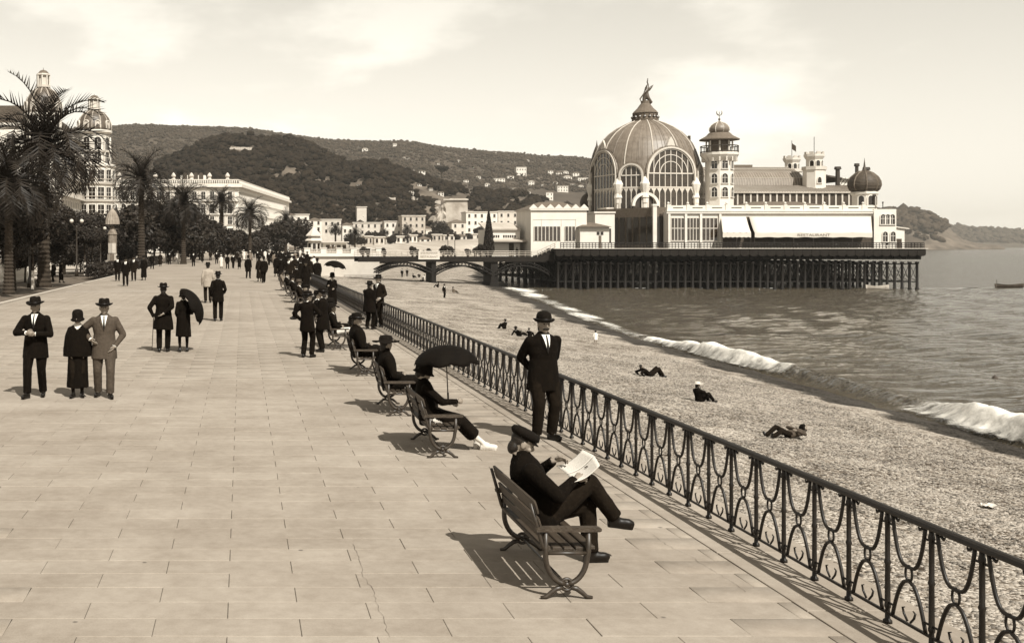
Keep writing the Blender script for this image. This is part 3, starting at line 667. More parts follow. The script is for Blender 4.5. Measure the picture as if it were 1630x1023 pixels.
gp = G(); gp.lathe([(.34, 0), (.34, .7), (.24, .8), (.22, 4.9), (.34, 5.05), (.34, 5.3)], 8); pile_me = gp.mesh('pile', M_pile, True)
ncol, nrow = 49, 6; PX = [X0+.8+(X1-X0-1.6)*i/(ncol-1) for i in range(ncol)]; PYs = [YP+1.2+10.4*r_ for r_ in range(nrow)]
for x in PX:
    for y in PYs: link('pile', pile_me, pier, (x-X0, y-YP, -.6))
def brace(g, a, b, r=.055): g.tube([a, b], r, 4)
for r_, y in enumerate(PYs):
    g = G()
    for i in range(ncol-1):
        a, b = PX[i], PX[i+1]
        brace(g, (a, y, SEA+1.3), (b, y, SEA+4.4)); brace(g, (a, y, SEA+4.4), (b, y, SEA+1.3)); brace(g, (a, y, SEA+1.2), (b, y, SEA+1.2), .09); brace(g, (a, y, SEA+4.3), (b, y, SEA+4.3), .1)
    absobj(g, 'bracing', M_pile, pier)
g = G()
for i in range(ncol):
    for r_ in range(nrow-1):
        brace(g, (PX[i], PYs[r_], SEA+1.3), (PX[i], PYs[r_+1], SEA+4.4)); brace(g, (PX[i], PYs[r_], SEA+1.2), (PX[i], PYs[r_+1], SEA+1.2), .09)
absobj(g, 'cross_bracing', M_pile, pier)
def parapet(parent, pts, z, h, step, name='balustrade', m=M_iron, r=.035, nm=2):
    g = G()
    for (a, b) in zip(pts[:-1], pts[1:]):
        a, b = Vector(a), Vector(b); L = (b-a).length; n = max(1, int(L/step))
        for k in range(nm): zz = h*(k+1)/nm; g.tube([a+Vector((0, 0, z+zz)), b+Vector((0, 0, z+zz))], r, 4)
        for k in range(n+1): p = a.lerp(b, k/n); g.tube([p+Vector((0, 0, z)), p+Vector((0, 0, z+h))], r, 4)
    return absobj(g, name, m, parent)
parapet(pier, [(X0+1, YP+.35, 0), (X1-.1, YP+.35, 0), (X1-.1, YB, 0)], ZD, 1.0, .55, r=.06, nm=3)

# --- the arched bridge to the shore
ZB = .55; XB0 = (572-VX)/S1; XB1 = X0+.5; BY0, BY1 = YP+2.0, YP+8.5
bridge = thing('arched_footbridge', 'dark iron footbridge on three lattice arches from the shore to the pier', 'bridge', (XB0, BY0, SEA))
g = G(); g.box((XB0, BY0+.25, ZB-.35), (XB1, BY1-.25, ZB)); absobj(g, 'deck', M_deck, bridge)
n = 34
for side, (ya, yb) in enumerate(((BY0, BY0+.24), (BY1-.24, BY1))):
    g = G()
    for i in range(n):
        a, b = XB0+(XB1-XB0)*i/n, XB0+(XB1-XB0)*(i+1)/n; w = (b-a)/2; c = (a+b)/2
        g.prism([(a, ZB-.9), (b, ZB-.9), (b, ZB-.1)]+[(c+w*math.cos(math.pi*k/5), ZB-.1+.1*math.sin(math.pi*k/5)) for k in range(1, 5)]+[(a, ZB-.1)], ya, yb)
    absobj(g, 'side_girder', M_deck, bridge)
pier_x = [(604-VX)/S1, (694.5-VX)/S1, (792-VX)/S1, (884-VX)/S1]
for i, px_ in enumerate(pier_x[1:3]):
    g = G(); w = (.40, .62)[i]; g.box((px_-w, BY0+.3, SEA-1.5), (px_+w, BY1-.3, ZB-.9)); g.box((px_-w-.15, BY0+.1, SEA-1.5), (px_+w+.15, BY1-.1, SEA+1.0))
    absobj(g, 'masonry_pier', M_pile, bridge)
for i in range(3):
    a, b = pier_x[i]+(.2 if i else 0), pier_x[i+1]-.4; z0 = -2.4 if i == 0 else -2.7
    for y in (BY0+.15, (BY0+BY1)/2, BY1-.15):
        g = G(); N_ = 16; lo = []; up = []
        for k in range(N_+1):
            t = k/N_; x = a+(b-a)*t; q = 4*t*(1-t); lo.append(Vector((x, y, z0+q*(ZB-1.62-z0)))); up.append(Vector((x, y, z0+.6+q*(ZB-1.0-z0-.6))))
        g.tube(lo, .11, 4); g.tube(up, .11, 4)
        for k in range(N_): g.tube([lo[k], up[k+1]], .04, 3); g.tube([up[k], lo[k+1]], .04, 3)
        absobj(g, 'lattice_arch', M_pile, bridge)
parapet(bridge, [(XB0, BY0+.12, 0), (XB1-3, BY0+.12, 0)], ZB, .95, 1.05, m=M_grey, r=.045, nm=3)
parapet(bridge, [(XB0, BY1-.12, 0), (XB1-3, BY1-.12, 0)], ZB, .95, 1.05, m=M_grey, r=.045, nm=3)
# rising steps at the pier end
g = G()
for k in range(8): g.box((XB1-3+k*.4, BY0+.3, ZB-.3), (XB1-2.6+k*.4, BY1-.3, ZB+.18*(k+1)))
absobj(g, 'steps', M_deck, bridge)
g = G()
for y in (BY0+.1, BY1-.1):
    for zz in (.3, .65, 1.0): g.tube([(XB1-3, y, ZB+zz), (XB1+.2, y, ZD+zz)], .05, 4)
    for k in range(5): g.tube([(XB1-3+k*.75, y, ZB+k*.34), (XB1-3+k*.75, y, ZB+1+k*.34)], .05, 4)
absobj(g, 'stair_rail', M_grey, bridge)

def lettering(text, size, parent, loc, m, name='lettering', squeeze=1.0):
    cu = bpy.data.curves.new('t', 'FONT'); cu.body = text; cu.size = size; cu.extrude = .004; cu.align_x = 'CENTER'; cu.align_y = 'CENTER'
    o = bpy.data.objects.new('t', cu); COL.objects.link(o); bpy.context.view_layer.update()
    me = bpy.data.meshes.new_from_object(o.evaluated_get(bpy.context.evaluated_depsgraph_get())); bpy.data.objects.remove(o); me.materials.clear(); me.materials.append(m)
    q = link(name, me, parent, loc); q.rotation_euler = (R(90), 0, 0); q.scale = (squeeze, 1, 1); return q
M_letter = mat('sign_letters', .10, .8)
sx0, sx1 = (669-VX)/S1, (703-VX)/S1
sign = thing('notice_board', 'white notice board lettered in two lines hung on the footbridge parapet', 'sign', (sx0, BY0-.12, ZB-.45))
g = G(); g.box((sx0, BY0-.12, ZB-.45), (sx1, BY0-.06, ZB+1.02)); absobj(g, 'panel', M_cream, sign)
g = G()
for (a, b) in (((sx0, ZB-.45), (sx1, ZB-.36)), ((sx0, ZB+.93), (sx1, ZB+1.02)), ((sx0, ZB-.36), (sx0+.09, ZB+.93)), ((sx1-.09, ZB-.36), (sx1, ZB+.93))): g.box((a[0], BY0-.16, a[1]), (b[0], BY0-.123, b[1]))
absobj(g, 'frame', M_white, sign)
lettering('JETÉE PROMENADE', .42, sign, ((sx1-sx0)/2, -.008, 1.06), M_letter, squeeze=.82)
lettering('RESTAURANT', .52, sign, ((sx1-sx0)/2, -.008, .42), M_letter, squeeze=.95)
# lamp standards on the bridge
for x_, lb in ((727, 'left of two lamp standards on the footbridge'), (738.5, 'right of two lamp standards on the footbridge'), (864, 'lamp standard on the bridge in front of the zigzag pavilion')):
    X = (x_-VX)/S1; h = 3.9 if x_ < 800 else 2.6
    L = thing('lamp_standard', lb, 'lamp', (X, BY1-.6, ZB), 0, 'lamps on the footbridge')
    g = G(); g.lathe([(.16, 0), (.16, .4), (.07, .5), (.05, h-.5), (.09, h-.4)], 8); g.obj('column', M_iron, L, True)
    g = G(); g.lathe([(.06, h-.4), (.22, h-.1), (.25, h+.15), (.20, h+.3), (.05, h+.42), (.02, h+.6)], 8); g.obj('lantern', M_irong, L)

# ---------------------------------------------------------------- casino
def pt(x, y, Y): return at(x, y, Y)
def sash(g_frame, g_glass, M, w, h0, h1, bars=(2, 3), arch=False):
    pass
def win_mesh(w, h, arch=True, kind='round', frame=.09, bars=1, m_f=M_white, m_g=M_dark, d=.12):
    """window set proud of a wall that faces -Y: pane, surround and glazing bars; origin at sill centre"""
    I = face_M((0, 0, 0), 0); g = G(); g.mi = 0
    if arch:
        hh = h-w*(1 if kind == 'round' else 1.55)
        g.prism([(u, z) for u, z in arch_poly(w, hh, 0, 8, kind)], .0, .03, M=I); g.mi = 1
        if kind == 'round': arch_band(g, I, w, hh, frame, 0, d, 8, 0)
        else:
            pl = arch_poly(w+frame, hh, 0, 8, kind); pin = arch_poly(w, hh, 0, 8, kind); m = len(pl)
            V = [I @ Vector((u, dd, z)) for dd in (0, d) for P_ in (pin, pl) for u, z in P_]; F = []
            for i in range(1, m):
                j = (i+1) % m; F += [(2*m+i, 3*m+i, 3*m+j, 2*m+j), (i, 2*m+i, 2*m+j, j), (m+i, m+j, 3*m+j, 3*m+i)]
            g.add(V, F)
    else:
        g.prism([(-w, 0), (w, 0), (w, h), (-w, h)], 0, .03, M=I); g.mi = 1
        for a, b in (((-w-frame, -.02), (-w, h+frame)), ((w, -.02), (w+frame, h+frame)), ((-w, h), (w, h+frame))):
            g.prism([(a[0], a[1]), (b[0], a[1]), (b[0], b[1]), (a[0], b[1])], 0, d, M=I)
    g.prism([(-w-frame*1.4, -.14), (w+frame*1.4, -.14), (w+frame*1.4, -.02), (-w-frame*1.4, -.02)], 0, d*1.6, M=I)
    for k in range(bars):
        u = -w+2*w*(k+1)/(bars+1); top = h-(w*.5 if arch else 0)
        g.prism([(u-.03, 0), (u+.03, 0), (u+.03, top), (u-.03, top)], .031, .06, M=I)
    if bars: g.prism([(-w, h*.55), (w, h*.55), (w, h*.55+.06), (-w, h*.55+.06)], .031, .065, M=I)
    return g.mesh('window', [m_g, m_f])

# (1) great dome
YD = 206.0; c = at(1027, 390, YD); C = Vector((c.x, YD, ZD)); k8 = YD/FPX
dome = thing('domed_pavilion', 'great ribbed casino dome with tall arched windows standing on the pier', 'pavilion', C)
def zpx(y, Y): return HC-(y-VY)/FPX*Y
RD = 82*k8; A0 = R(10)
corners = []
for q in range(4):
    for s_ in (-31, 31): corners.append(A0+R(90*q+s_))
corners.sort()
cv = [Vector((C.x+RD*math.sin(a), C.y-RD*math.cos(a), 0)) for a in corners]
zsp = zpx(292, YD)-ZD; 
g = G(); n = len(cv)
g.add([Vector((p.x-C.x, p.y-C.y, 0)) for p in cv]+[Vector((p.x-C.x, p.y-C.y, zsp)) for p in cv], [tuple(range(n, 2*n))]+[(i, (i+1) % n, n+(i+1) % n, n+i) for i in range(n)])
g.obj('drum_wall', M_cream, dome)
prof = [(82.5, 296), (82.5, 284), (81.5, 270), (79, 255), (74.5, 242), (69.5, 231), (63, 222), (54.5, 213), (43.5, 205), (31, 198.5), (20, 194), (17, 192)]
prof_m = [(a*k8, zpx(b, YD)-ZD) for a, b in prof]
FACES = []
for q in range(4):
    for wide in (1, 0):
        half = R(31 if wide else 14); w2 = RD*math.sin(half)-.55; FACES.append((A0+R(90*q+(0 if wide else 45)), half, RD*math.cos(half), w2, zpx(239 if wide else 264, YD)-ZD-w2-.5))
def in_arch(x, y, z, grow=0.0):
    """distance of the window plane if the point lies behind an arched opening"""
    for ang, half, dist, w2, hs in FACES:
        n_ = (math.sin(ang), -math.cos(ang)); dd = x*n_[0]+y*n_[1]; uu = x*math.cos(ang)+y*math.sin(ang)
        if dd > 0 and abs(uu) < w2+grow and z < hs+math.sqrt(max(0, (w2+grow)**2-uu*uu)): return dist, dd
    return None
fine = []
for (r0, z0), (r1, z1) in zip(prof_m[:-1], prof_m[1:]):
    for q in range(6): fine.append((r0+(r1-r0)*q/6, z0+(z1-z0)*q/6))
fine.append(prof_m[-1])
g = G(); g.lathe(fine, 180, a0=A0)
def clamp(v):
    h_ = in_arch(*v, grow=.30)
    if h_ and h_[1] > h_[0]-.35: k_ = (h_[0]-.35)/h_[1]; return (v[0]*k_, v[1]*k_, v[2])
    return v
g.v = [clamp(v) for v in g.v]; g.obj('dome_shell', M_zinc, dome, True)
def prof_at(): return prof_m
for i in range(24):
    a = A0-math.pi/2+R(7.5)+2*math.pi*i/24
    g = G(); big = i % 2 == 0
    pts = [Vector((r_*math.cos(a), r_*math.sin(a), z)) for r_, z in fine]; pts = [q for q in pts if not in_arch(q.x, q.y, q.z, .4)]
    g.tube(pts, .15 if big else .08, 5); g.obj('dome_rib', M_stone if big else M_zinc, dome, True)
g = G()
for i in range(64):   # standing seams
    a = A0+2*math.pi*i/64; pts = [q for q in [Vector((r_*1.003*math.cos(a), r_*1.003*math.sin(a), z)) for r_, z in fine[1:-1]] if not in_arch(q.x, q.y, q.z, .4)]; g.tube(pts, .035, 3)
g.obj('roof_seams', M_zinc, dome)
M_tracery = mat('coloured_glass', .03, .25, var=.55, scale=.9, spec=.6)
for q in range(4):
    for wide in (1, 0):
        ang = A0+R(90*q+(0 if wide else 45)); half = R(31 if wide else 14); w = RD*math.sin(half); dist = RD*math.cos(half)
        M = face_M((dist*math.sin(ang), -dist*math.cos(ang), 0), ang)
        w2 = w-.55; hs = zpx(239 if wide else 264, YD)-ZD-w2-.5
        g = G(); g.prism(arch_poly(w2, hs, 1.0, 18), -.1, .10, M=M); g.obj('arched_window', M_tracery, dome)
        g = G(); arch_band(g, M, w2+.05, hs, .32, -.6, .50, 24, .4); arch_band(g, M, w2-.16, hs, .14, 0, .34, 24); g.obj('arch_surround', M_cream, dome)
        # roofed hood carried back to the dome
        g = G(); arch_band(g, M, w2+.25, hs, .32, -3.2 if wide else -1.5, .3, 18); g.obj('arch_hood', M_zinc, dome)
        g = G(); zt = zpx(303, YD)-ZD
        for d_ in (0, .0): pass
        nb = 7 if wide else 3
        for i in range(1, nb+1):          # mullions
            u = -w2+2*w2*i/(nb+1); top = hs+math.sqrt(max(0, w2*w2-u*u))*.98
            g.prism([(u-.07, 1.0), (u+.07, 1.0), (u+.07, top), (u-.07, top)], .101, .2, M=M)
        for zz in ((zt, zt+.25), (hs-.1, hs+.12), (zt*.55, zt*.55+.12)):
            g.prism([(-w2, zz[0]), (w2, zz[0]), (w2, zz[1]), (-w2, zz[1])], .101, .24, M=M)
        if wide:
            for rr in (w2*.45, w2*.72): arch_band(g, M, rr, hs+.1, .14, .101, .22, 14)
        g.obj('window_tracery', M_cream, dome)
        g = G(); s2 = 2*w2/(nb+1)
        for i in range(nb+1):             # pointed heads of the lower lights
            u = -w2+s2*(i+.5)
            for sg in (-1, 1): g.prism([(u, zt), (u+sg*s2*.5, zt), (u+sg*s2*.5, zt-1.3), (u+sg*s2*.35, zt-.6)], .101, .18, M=M)
        g.obj('pointed_heads', M_cream, dome)
        if wide:
            g = G(); top = hs+w2+.55
            g.prism([(-.8, top), (.8, top), (.5, top+.9), (.0, top+1.7), (-.5, top+.9)], .0, .3, M=M); g.obj('crest', M_cream, dome)
for p in cv:
    d = Vector((p.x-C.x, p.y-C.y, 0)); g = G()
    g.lathe([(.75, 0), (.75, 1.2), (.52, 1.3), (.50, 8.2), (.62, 8.4), (.62, 9.2), (.8, 9.4), (.55, 10.2), (.8, 11.2), (.95, 11.9), (.6, 12.6), (.2, 13.2)], 8, d); g.obj('corner_column', M_white, dome)
# cap and dark ogee spires left of the dome
g = G(); z1 = zpx(193, YD)-ZD
g.lathe([(19.5*k8, z1-.3), (20.5*k8, z1+.35), (18*k8, z1+.5), (18*k8, z1+1.3), (19.5*k8, z1+1.5), (17*k8, z1+1.9), (12*k8, z1+2.5), (8*k8, z1+3.2), (6.5*k8, z1+3.4), (6.5*k8, z1+3.9)], 16); g.obj('lantern_cap', M_tile, dome)
g = G()
for i in range(16):
    a = 2*math.pi*i/16; g.ball((19.5*k8*math.cos(a), 19.5*k8*math.sin(a), z1+.7), .28, 6, 4); g.tube([(18.5*k8*math.cos(a), 18.5*k8*math.sin(a), z1+.2), (18.5*k8*math.cos(a), 18.5*k8*math.sin(a), z1+1.6)], .08, 4)
g.obj('cap_balusters', M_bronze, dome)
for x_, ytop, yb, w in ((1084.5, 215, 262, .35), (1097, 217, 262, .35)):
    p = at(x_, 262, YD-3.5); h = (yb-ytop)*k8
    g = G(); q = p-C; g.lathe([(w*.8, -3.0), (w*.8, 0), (w*.5, .1), (w*.45, h-1.1), (w*.8, h-1.0), (w*.8, h)], 8, q); g.obj('chimney', M_irong, dome)
# winged bronze figure on the cap: one continuous mesh
def statue():
    k = YD/FPX; s = lambda x, y: ((x-1026.5)*k, (165.5-y)*k)
    g = G()
    def lim(pts, rs): g.tube([(s(x, y)[0], d, s(x, y)[1]) for x, y, d in pts], rs, 8)
    lim([(1026.5, 170, 0), (1026, 164, 0), (1025, 158, .05), (1027, 152, .1), (1028, 147, .05)], [.30, .26, .30, .42, .40])      # standing leg to hip
    lim([(1028, 149, 0), (1030, 156, -.2), (1034, 162, -.1), (1031, 166, .1)], [.38, .30, .34, .2])                             # trailing leg and drapery
    lim([(1027.5, 150, 0), (1028.5, 145, 0), (1029.5, 141.5, 0), (1030.5, 139.5, 0)], [.36, .40, .42, .22])                     # torso
    lim([(1029, 143, -.25), (1024, 149, -.5), (1018, 158, -.4), (1021, 163, -.2), (1024, 166, 0)], [.17, .15, .13, .1, .08])    # lowered arm with a garland
    lim([(1030.5, 142, .2), (1031.5, 137, .25), (1030, 133, .2), (1031, 126.5, .2)], [.18, .15, .13, .09])                      # raised arm
    g.ball((s(1029.5, 139)[0], 0, s(0, 139.4)[1]), (.26, .28, .32), 8, 6)
    for dd in (.35, .75):
        pts = [s(1031, 143), s(1034, 146), s(1037.5, 141), s(1041, 134), s(1043.6, 132.3), s(1039, 136), s(1034.5, 139.5), s(1031.5, 141)]
        g.prism(pts, dd, dd+.12)
    return g
TMP = bpy.data.scenes.new('tmp'); TRASH = []
T_OB = bpy.data.objects.new('src', bpy.data.meshes.new('src0')); TMP.collection.objects.link(T_OB)
T_RM = T_OB.modifiers.new('r', 'REMESH'); T_RM.mode = 'VOXEL'; T_SM = T_OB.modifiers.new('s', 'SMOOTH'); T_SM.factor = .5
def remesh(g, mats, vox, smooth_it=2, name='body', disp=0.0):
    """fuse overlapping shapes into one continuous skin, keeping each face's material"""
    me = g.mesh('src', mats); T_OB.data = me; T_RM.voxel_size = vox; T_SM.iterations = smooth_it; TRASH.append(me)
    vl = TMP.view_layers[0]; vl.update(); dg = vl.depsgraph
    nm = bpy.data.meshes.new_from_object(T_OB.evaluated_get(dg), depsgraph=dg); nm.name = name
    bvh = BVHTree.FromPolygons([Vector(v) for v in g.v], g.f)
    nm.materials.clear()
    for q in mats: nm.materials.append(q)
    n = len(nm.polygons); ce = np.empty(n*3, np.float32); nm.polygons.foreach_get('center', ce); idx = []
    for c_ in ce.reshape(-1, 3).tolist():
        h = bvh.find_nearest(c_); idx.append(g.m[h[2]] if h[2] is not None else 0)
    nm.polygons.foreach_set('material_index', idx); nm.polygons.foreach_set('use_smooth', [True]*len(idx))
    if disp:
        n = len(nm.vertices); co = np.empty(n*3, np.float32); no = np.empty(n*3, np.float32); nm.vertices.foreach_get('co', co); nm.vertices.foreach_get('normal', no)
        co = co.reshape(-1, 3); no = no.reshape(-1, 3); q = np.array([mnoise.noise((x*9, y*9, z*9))+.6*mnoise.noise((x*22, y*22, z*22)) for x, y, z in co.tolist()], np.float32)
        nm.vertices.foreach_set('co', (co+no*disp*q[:, None]).ravel())
    nm.update(); return nm
me = remesh(statue(), [M_bronze], .11, 2, 'statue')
st = link('statue', me, None, (C.x, C.y, zpx(167, YD)), sc=(1.15, 1.15, 1.12)); tag(st, 'bronze winged figure with raised arm on top of the great dome', 'statue')

# dark ogee gable and small onion turret beside the dome
def onion(g, r, z, h, n=16, c=(0, 0, 0), tip=1.0):
    g.lathe([(r*.72, z), (r*.9, z+h*.10), (r, z+h*.28), (r*.97, z+h*.45), (r*.82, z+h*.64), (r*.55, z+h*.80), (r*.25, z+h*.90), (r*.10, z+h*.97), (r*.05, z+h*(1+.25*tip)), (.02, z+h*(1+.6*tip))], n, c)
tur = thing('onion_turret', 'small dark onion turret left of the great dome behind the zigzag pavilion', 'turret', at(936, 390, 212)*1)
tur.location = (at(936, 390, 212).x, 212, ZD); kk = 212/FPX
g = G(); g.lathe([(1.2, 0), (1.2, zpx(333, 212)-ZD), (1.5, zpx(332, 212)-ZD)], 10); g.obj('shaft', M_slate, tur)
g = G(); onion(g, 12.5*kk, zpx(331, 212)-ZD, 26*kk); g.obj('onion_dome', M_slate, tur, True)
tur = thing('slate_spire_tower', 'dark slate tower with pointed ogee roof at the left edge of the dome', 'tower', (at(950, 390, 209).x, 209, ZD))
kk = 209/FPX; w = 8.5*kk
g = G(); g.box((-w, -w, 0), (w, w, zpx(275, 209)-ZD)); g.obj('wall', M_slate, tur)
g = G(); z = zpx(275, 209)-ZD; g.lathe([(w*1.35, z), (w*1.25, z+1.2), (w*1.0, z+2.6), (w*.75, z+3.7), (w*.4, z+4.7), (w*.14, z+5.4), (.03, z+6.3)], 8, a0=R(22.5)); g.obj('ogee_roof', M_slate, tur)

# (2) tall minaret
def minaret(xc, Y, w_px, ybase, yshaft, rows, cols, label, top='onion', wins=True):
    k = Y/FPX; X = (xc-VX)*k; z0 = zpx(ybase, Y) if ybase else ZD
    t = thing('minaret_tower', label, 'tower', (X, Y, ZD)); r = w_px*k
    H = zpx(yshaft, Y)-ZD
    g = G(); g.lathe([(r*1.05, 0), (r*1.04, H-.8)], 8, a0=R(22.5)); g.obj('shaft', M_white, t)
    return t, r, H, k, z0-ZD
t, r, H, k, zb = minaret(1145, 198, 20.0, 325, 250, 3, 3, 'tall white octagonal minaret with arched windows and small onion dome')
ap = r*1.045*math.cos(R(22.5))
wm = win_mesh(.52, 1.75, True, 'round', .14, 1)
for zy in (313, 291.5, 268.5):
    for fa in (-45, 0, 45, 90):
        a = R(fa); z = zpx(zy, 198)-ZD
        o = link('window', wm, t, ((ap+.01)*math.sin(a), -(ap+.01)*math.cos(a), z-.1), a)
g = G(); g.lathe([(r*1.05, H-.9), (r*1.25, H-.3), (r*1.42, H+.3), (r*1.42, H+.75)], 16); g.obj('gallery', M_white, t)
g = G()
for i in range(16):
    a = R(22.5*i); g.prism([(-.14, H-.9), (.14, H-.9), (.14, H+.25), (-.14, H+.25)], 0, .45, M=face_M((r*1.12*math.sin(a), -r*1.12*math.cos(a), 0), a))
g.obj('corbels', M_cream, t)
g = G(); 
for i in range(24):
    a = 2*math.pi*i/24; p = Vector((r*1.4*math.cos(a), r*1.4*math.sin(a), H+.75)); g.tube([p, p+Vector((0, 0, 1.2))], .06, 4)
for zz in (H+.9, H+1.95): g.tube([(r*1.4*math.cos(2*math.pi*i/24), r*1.4*math.sin(2*math.pi*i/24), zz) for i in range(25)], .09, 4, cap=False)
g.obj('balcony_rail', M_irong, t)
zl = zpx(223, 198)-ZD
g = G(); g.lathe([(r*.8, H+.7), (r*.8, zl)], 8, a0=R(22.5)); g.obj('lantern_room', M_tile, t)
for i in range(8):
    g = G(); a = R(22.5+45*i); g.tube([(r*.95*math.cos(a), r*.95*math.sin(a), H+.75), (r*.95*math.cos(a), r*.95*math.sin(a), zl)], .16, 6); g.obj('lantern_column', M_white, t)
g = G(); g.lathe([(r*.9, zl-.25), (r*1.5, zl-.05), (r*1.48, zl+.12), (r*1.0, zl+.75), (r*.78, zl+1.3)], 24); g.obj('eaves', M_tile, t)
g = G(); onion(g, 15.5*k, zl+1.2, 20*k, 16, tip=.2); g.obj('onion_dome', M_zinc, t, True)
g = G()
for i in range(8):
    a = 2*math.pi*i/8; rr = 15.7*k; z = zl+1.2; h = 20*k
    g.tube([(rr*q*math.cos(a), rr*q*math.sin(a), z+h*w_) for q, w_ in ((.73, 0), (.9, .1), (1, .28), (.97, .45), (.82, .64), (.55, .8), (.25, .9))], .07, 4)
g.obj('dome_ribs', M_cream, t)
zt = zl+1.2+20*k
g = G(); g.tube([(0, 0, zt-.3), (0, 0, zt+1.7)], .06, 5); g.ball((0, 0, zt+.3), .22, 8, 5)
g.tube([(.5*math.sin(q), 0, zt+1.55-.5*math.cos(q)) for q in [R(-130+26*i) for i in range(11)]], [.03, .06, .09, .11, .12, .12, .12, .11, .09, .06, .03], 5); g.obj('crescent_finial', M_bronze, t)

# (3) restaurant front: parapet, bays, awnings
YR = 189.0; kr = YR/FPX; xr = lambda x: (x-VX)*kr; zr = lambda y: zpx(y, YR)
rest = thing('restaurant_pavilion', 'long white restaurant with balustraded roof along the pier edge', 'pavilion', (xr(1064), YR, ZD))
g = G(); g.box((xr(1062), YR, ZD), (xr(1392), YR+14, zr(337))); absobj(g, 'wall', M_white, rest)
g = G(); g.box((xr(1060), YR-.35, zr(340)), (xr(1394), YR+.001, zr(337))); g.box((xr(1060), YR-.45, zr(337)), (xr(1394), YR+.3, zr(334.5))); absobj(g, 'cornice', M_white, rest)
g = G(); g.box((xr(1062), YR-.1, zr(334.4)), (xr(1392), YR+.25, zr(327))); absobj(g, 'parapet', M_white, rest)
for x_ in range(1064, 1394, 31):
    g = G(); g.box((xr(x_)-.28, YR-.2, zr(334.4)), (xr(x_)+.28, YR+.35, zr(325.5))); g.ball((xr(x_), YR+.07, zr(323.5)), .24, 8, 5); absobj(g, 'pedestal', M_white, rest)
for i, x_ in enumerate(range(1079, 1390, 31)):
    g = G(); g.box((xr(x_)-.9, YR-.13, zr(331.5)), (xr(x_)+.9, YR-.101, zr(330.2))); absobj(g, 'parapet_slot', M_slate, rest)
for a, b in ((1068, 1089), (1093, 1113), (1117, 1142)):
    g = G(); g.box((xr(a), YR-.05, zr(384)), (xr(b), YR+.05, zr(346))); o = absobj(g, 'bay_window', M_glass, rest)
    g = G()
    for q in range(5): xx = xr(a)+(xr(b)-xr(a))*q/4; g.box((xx-.06, YR-.12, zr(384)), (xx+.06, YR-.051, zr(346)))
    g.box((xr(a), YR-.13, zr(384)), (xr(b), YR-.052, zr(382.5))); g.box((xr(a), YR-.13, zr(364)), (xr(b), YR-.052, zr(362.8))); g.box((xr(a), YR-.13, zr(347.5)), (xr(b), YR-.052, zr(346)))
    absobj(g, 'glazing_bars', M_cream, o)
for x_ in (1064.5, 1091, 1115, 1145.5):
    g = G(); g.box((xr(x_)-.2, YR-.3, ZD), (xr(x_)+.2, YR-.001, zr(340.2))); absobj(g, 'pilaster', M_white, rest)
# dark panel standing in for the shade under the awnings
g = G(); g.box((xr(1150), YR-.08, ZD+.2), (xr(1388), YR-.002, zr(345))); absobj(g, 'awning_shade_panel', M_slate, rest)
g = G(); g.box((xr(1388.5), YR-.5, ZD), (xr(1424), YR+6, zr(333))); absobj(g, 'end_tower', M_white, rest)
def awning(xa, xb, xa2, xb2, ytop, ybot, out, label, text=None):
    a = thing('awning', label, 'awning', (xr(xa), YR-.1, zr(ytop)), 0, 'awnings of the restaurant')
    # pixel rows of the lower edge are read at the awning's own distance
    Yo = YR-out; zl = zpx(ybot, Yo); V = []; F = []; n = 18; m = 8
    for i in range(n+1):
        for j in range(m+1):
            t = i/n; s_ = j/m
            x = (xr(xa)+(xr(xb)-xr(xa))*t)*(1-s_)+((xa2-VX)/FPX*Yo+((xb2-xa2)/FPX*Yo)*t)*s_
            sag = .18*math.sin(math.pi*s_)+.06*math.sin(t*math.pi*9)*s_
            V.append((x, YR-.12-out*s_, zr(ytop)+(zl-zr(ytop))*s_-sag))
    for i in range(n):
        for j in range(m): q = i*(m+1)+j; F.append((q, q+m+1, q+m+2, q+1))
    g = G(); g.add(V, F); o = absobj(g, 'canvas', M_canvas, a, True); o.modifiers.new('s', 'SOLIDIFY').thickness = .03
    g = G(); V = []; F = []
    for i in range(n*2+1):
        t = i/(n*2); x = (xa2-VX)/FPX*Yo+((xb2-xa2)/FPX*Yo)*t; z = zl+.02
        V += [(x, Yo-.125, z), (x, Yo-.13, z-.75-.05*math.sin(t*40))]
    for i in range(n*2): F.append((2*i, 2*i+2, 2*i+3, 2*i+1))
    g.add(V, F); o = absobj(g, 'valance', M_canvas, a); o.modifiers.new('s', 'SOLIDIFY').thickness = .02
    for q in range(int((xb-xa)/33)+2):
        g = G(); t = min(1, q/(int((xb-xa)/33)+1)); x2 = (xa2-VX)/FPX*Yo+((xb2-xa2)/FPX*Yo)*t; g.tube([(x2, Yo-.05, zl-.05), (x2, Yo-.05, ZD)], .05, 5); absobj(g, 'awning_post', M_irong, a)
    if text:
        lettering(text, .62, a, ((xa2+xb2)/2/FPX*Yo-VX/FPX*Yo-a.location.x, Yo-.16-a.location.y, zl-.36-a.location.z), M_letter, squeeze=1.5)
M_canvas = mat('awning_canvas', .50, .9, var=.05, scale=.6)
awning(1147, 1187, 1150, 1195, 345, 371, 2.6, 'shorter white canvas awning at the left end of the restaurant')
awning(1192, 1386, 1201, 1388, 345, 371, 2.9, 'long white canvas awning with lettered valance over the restaurant terrace', 'RESTAURANT')
# small tables under the awning
for i in range(9):
    X = xr(1198+i*20.5); tb = thing('cafe_table', ['leftmost', 'second', 'third', 'fourth', 'middle', 'sixth', 'seventh', 'eighth', 'rightmost'][i]+' white cafe table from the left under the long awning', 'table', (X, YR-1.6, ZD), 0, 'cafe tables under the awning')
    g = G(); g.lathe([(.45, .70), (.46, .72), (.45, .74)], 12); g.obj('table_top', M_white, tb)
    g = G(); g.lathe([(.25, 0), (.06, .06), (.04, .69)], 8); g.obj('pedestal', M_iron, tb)
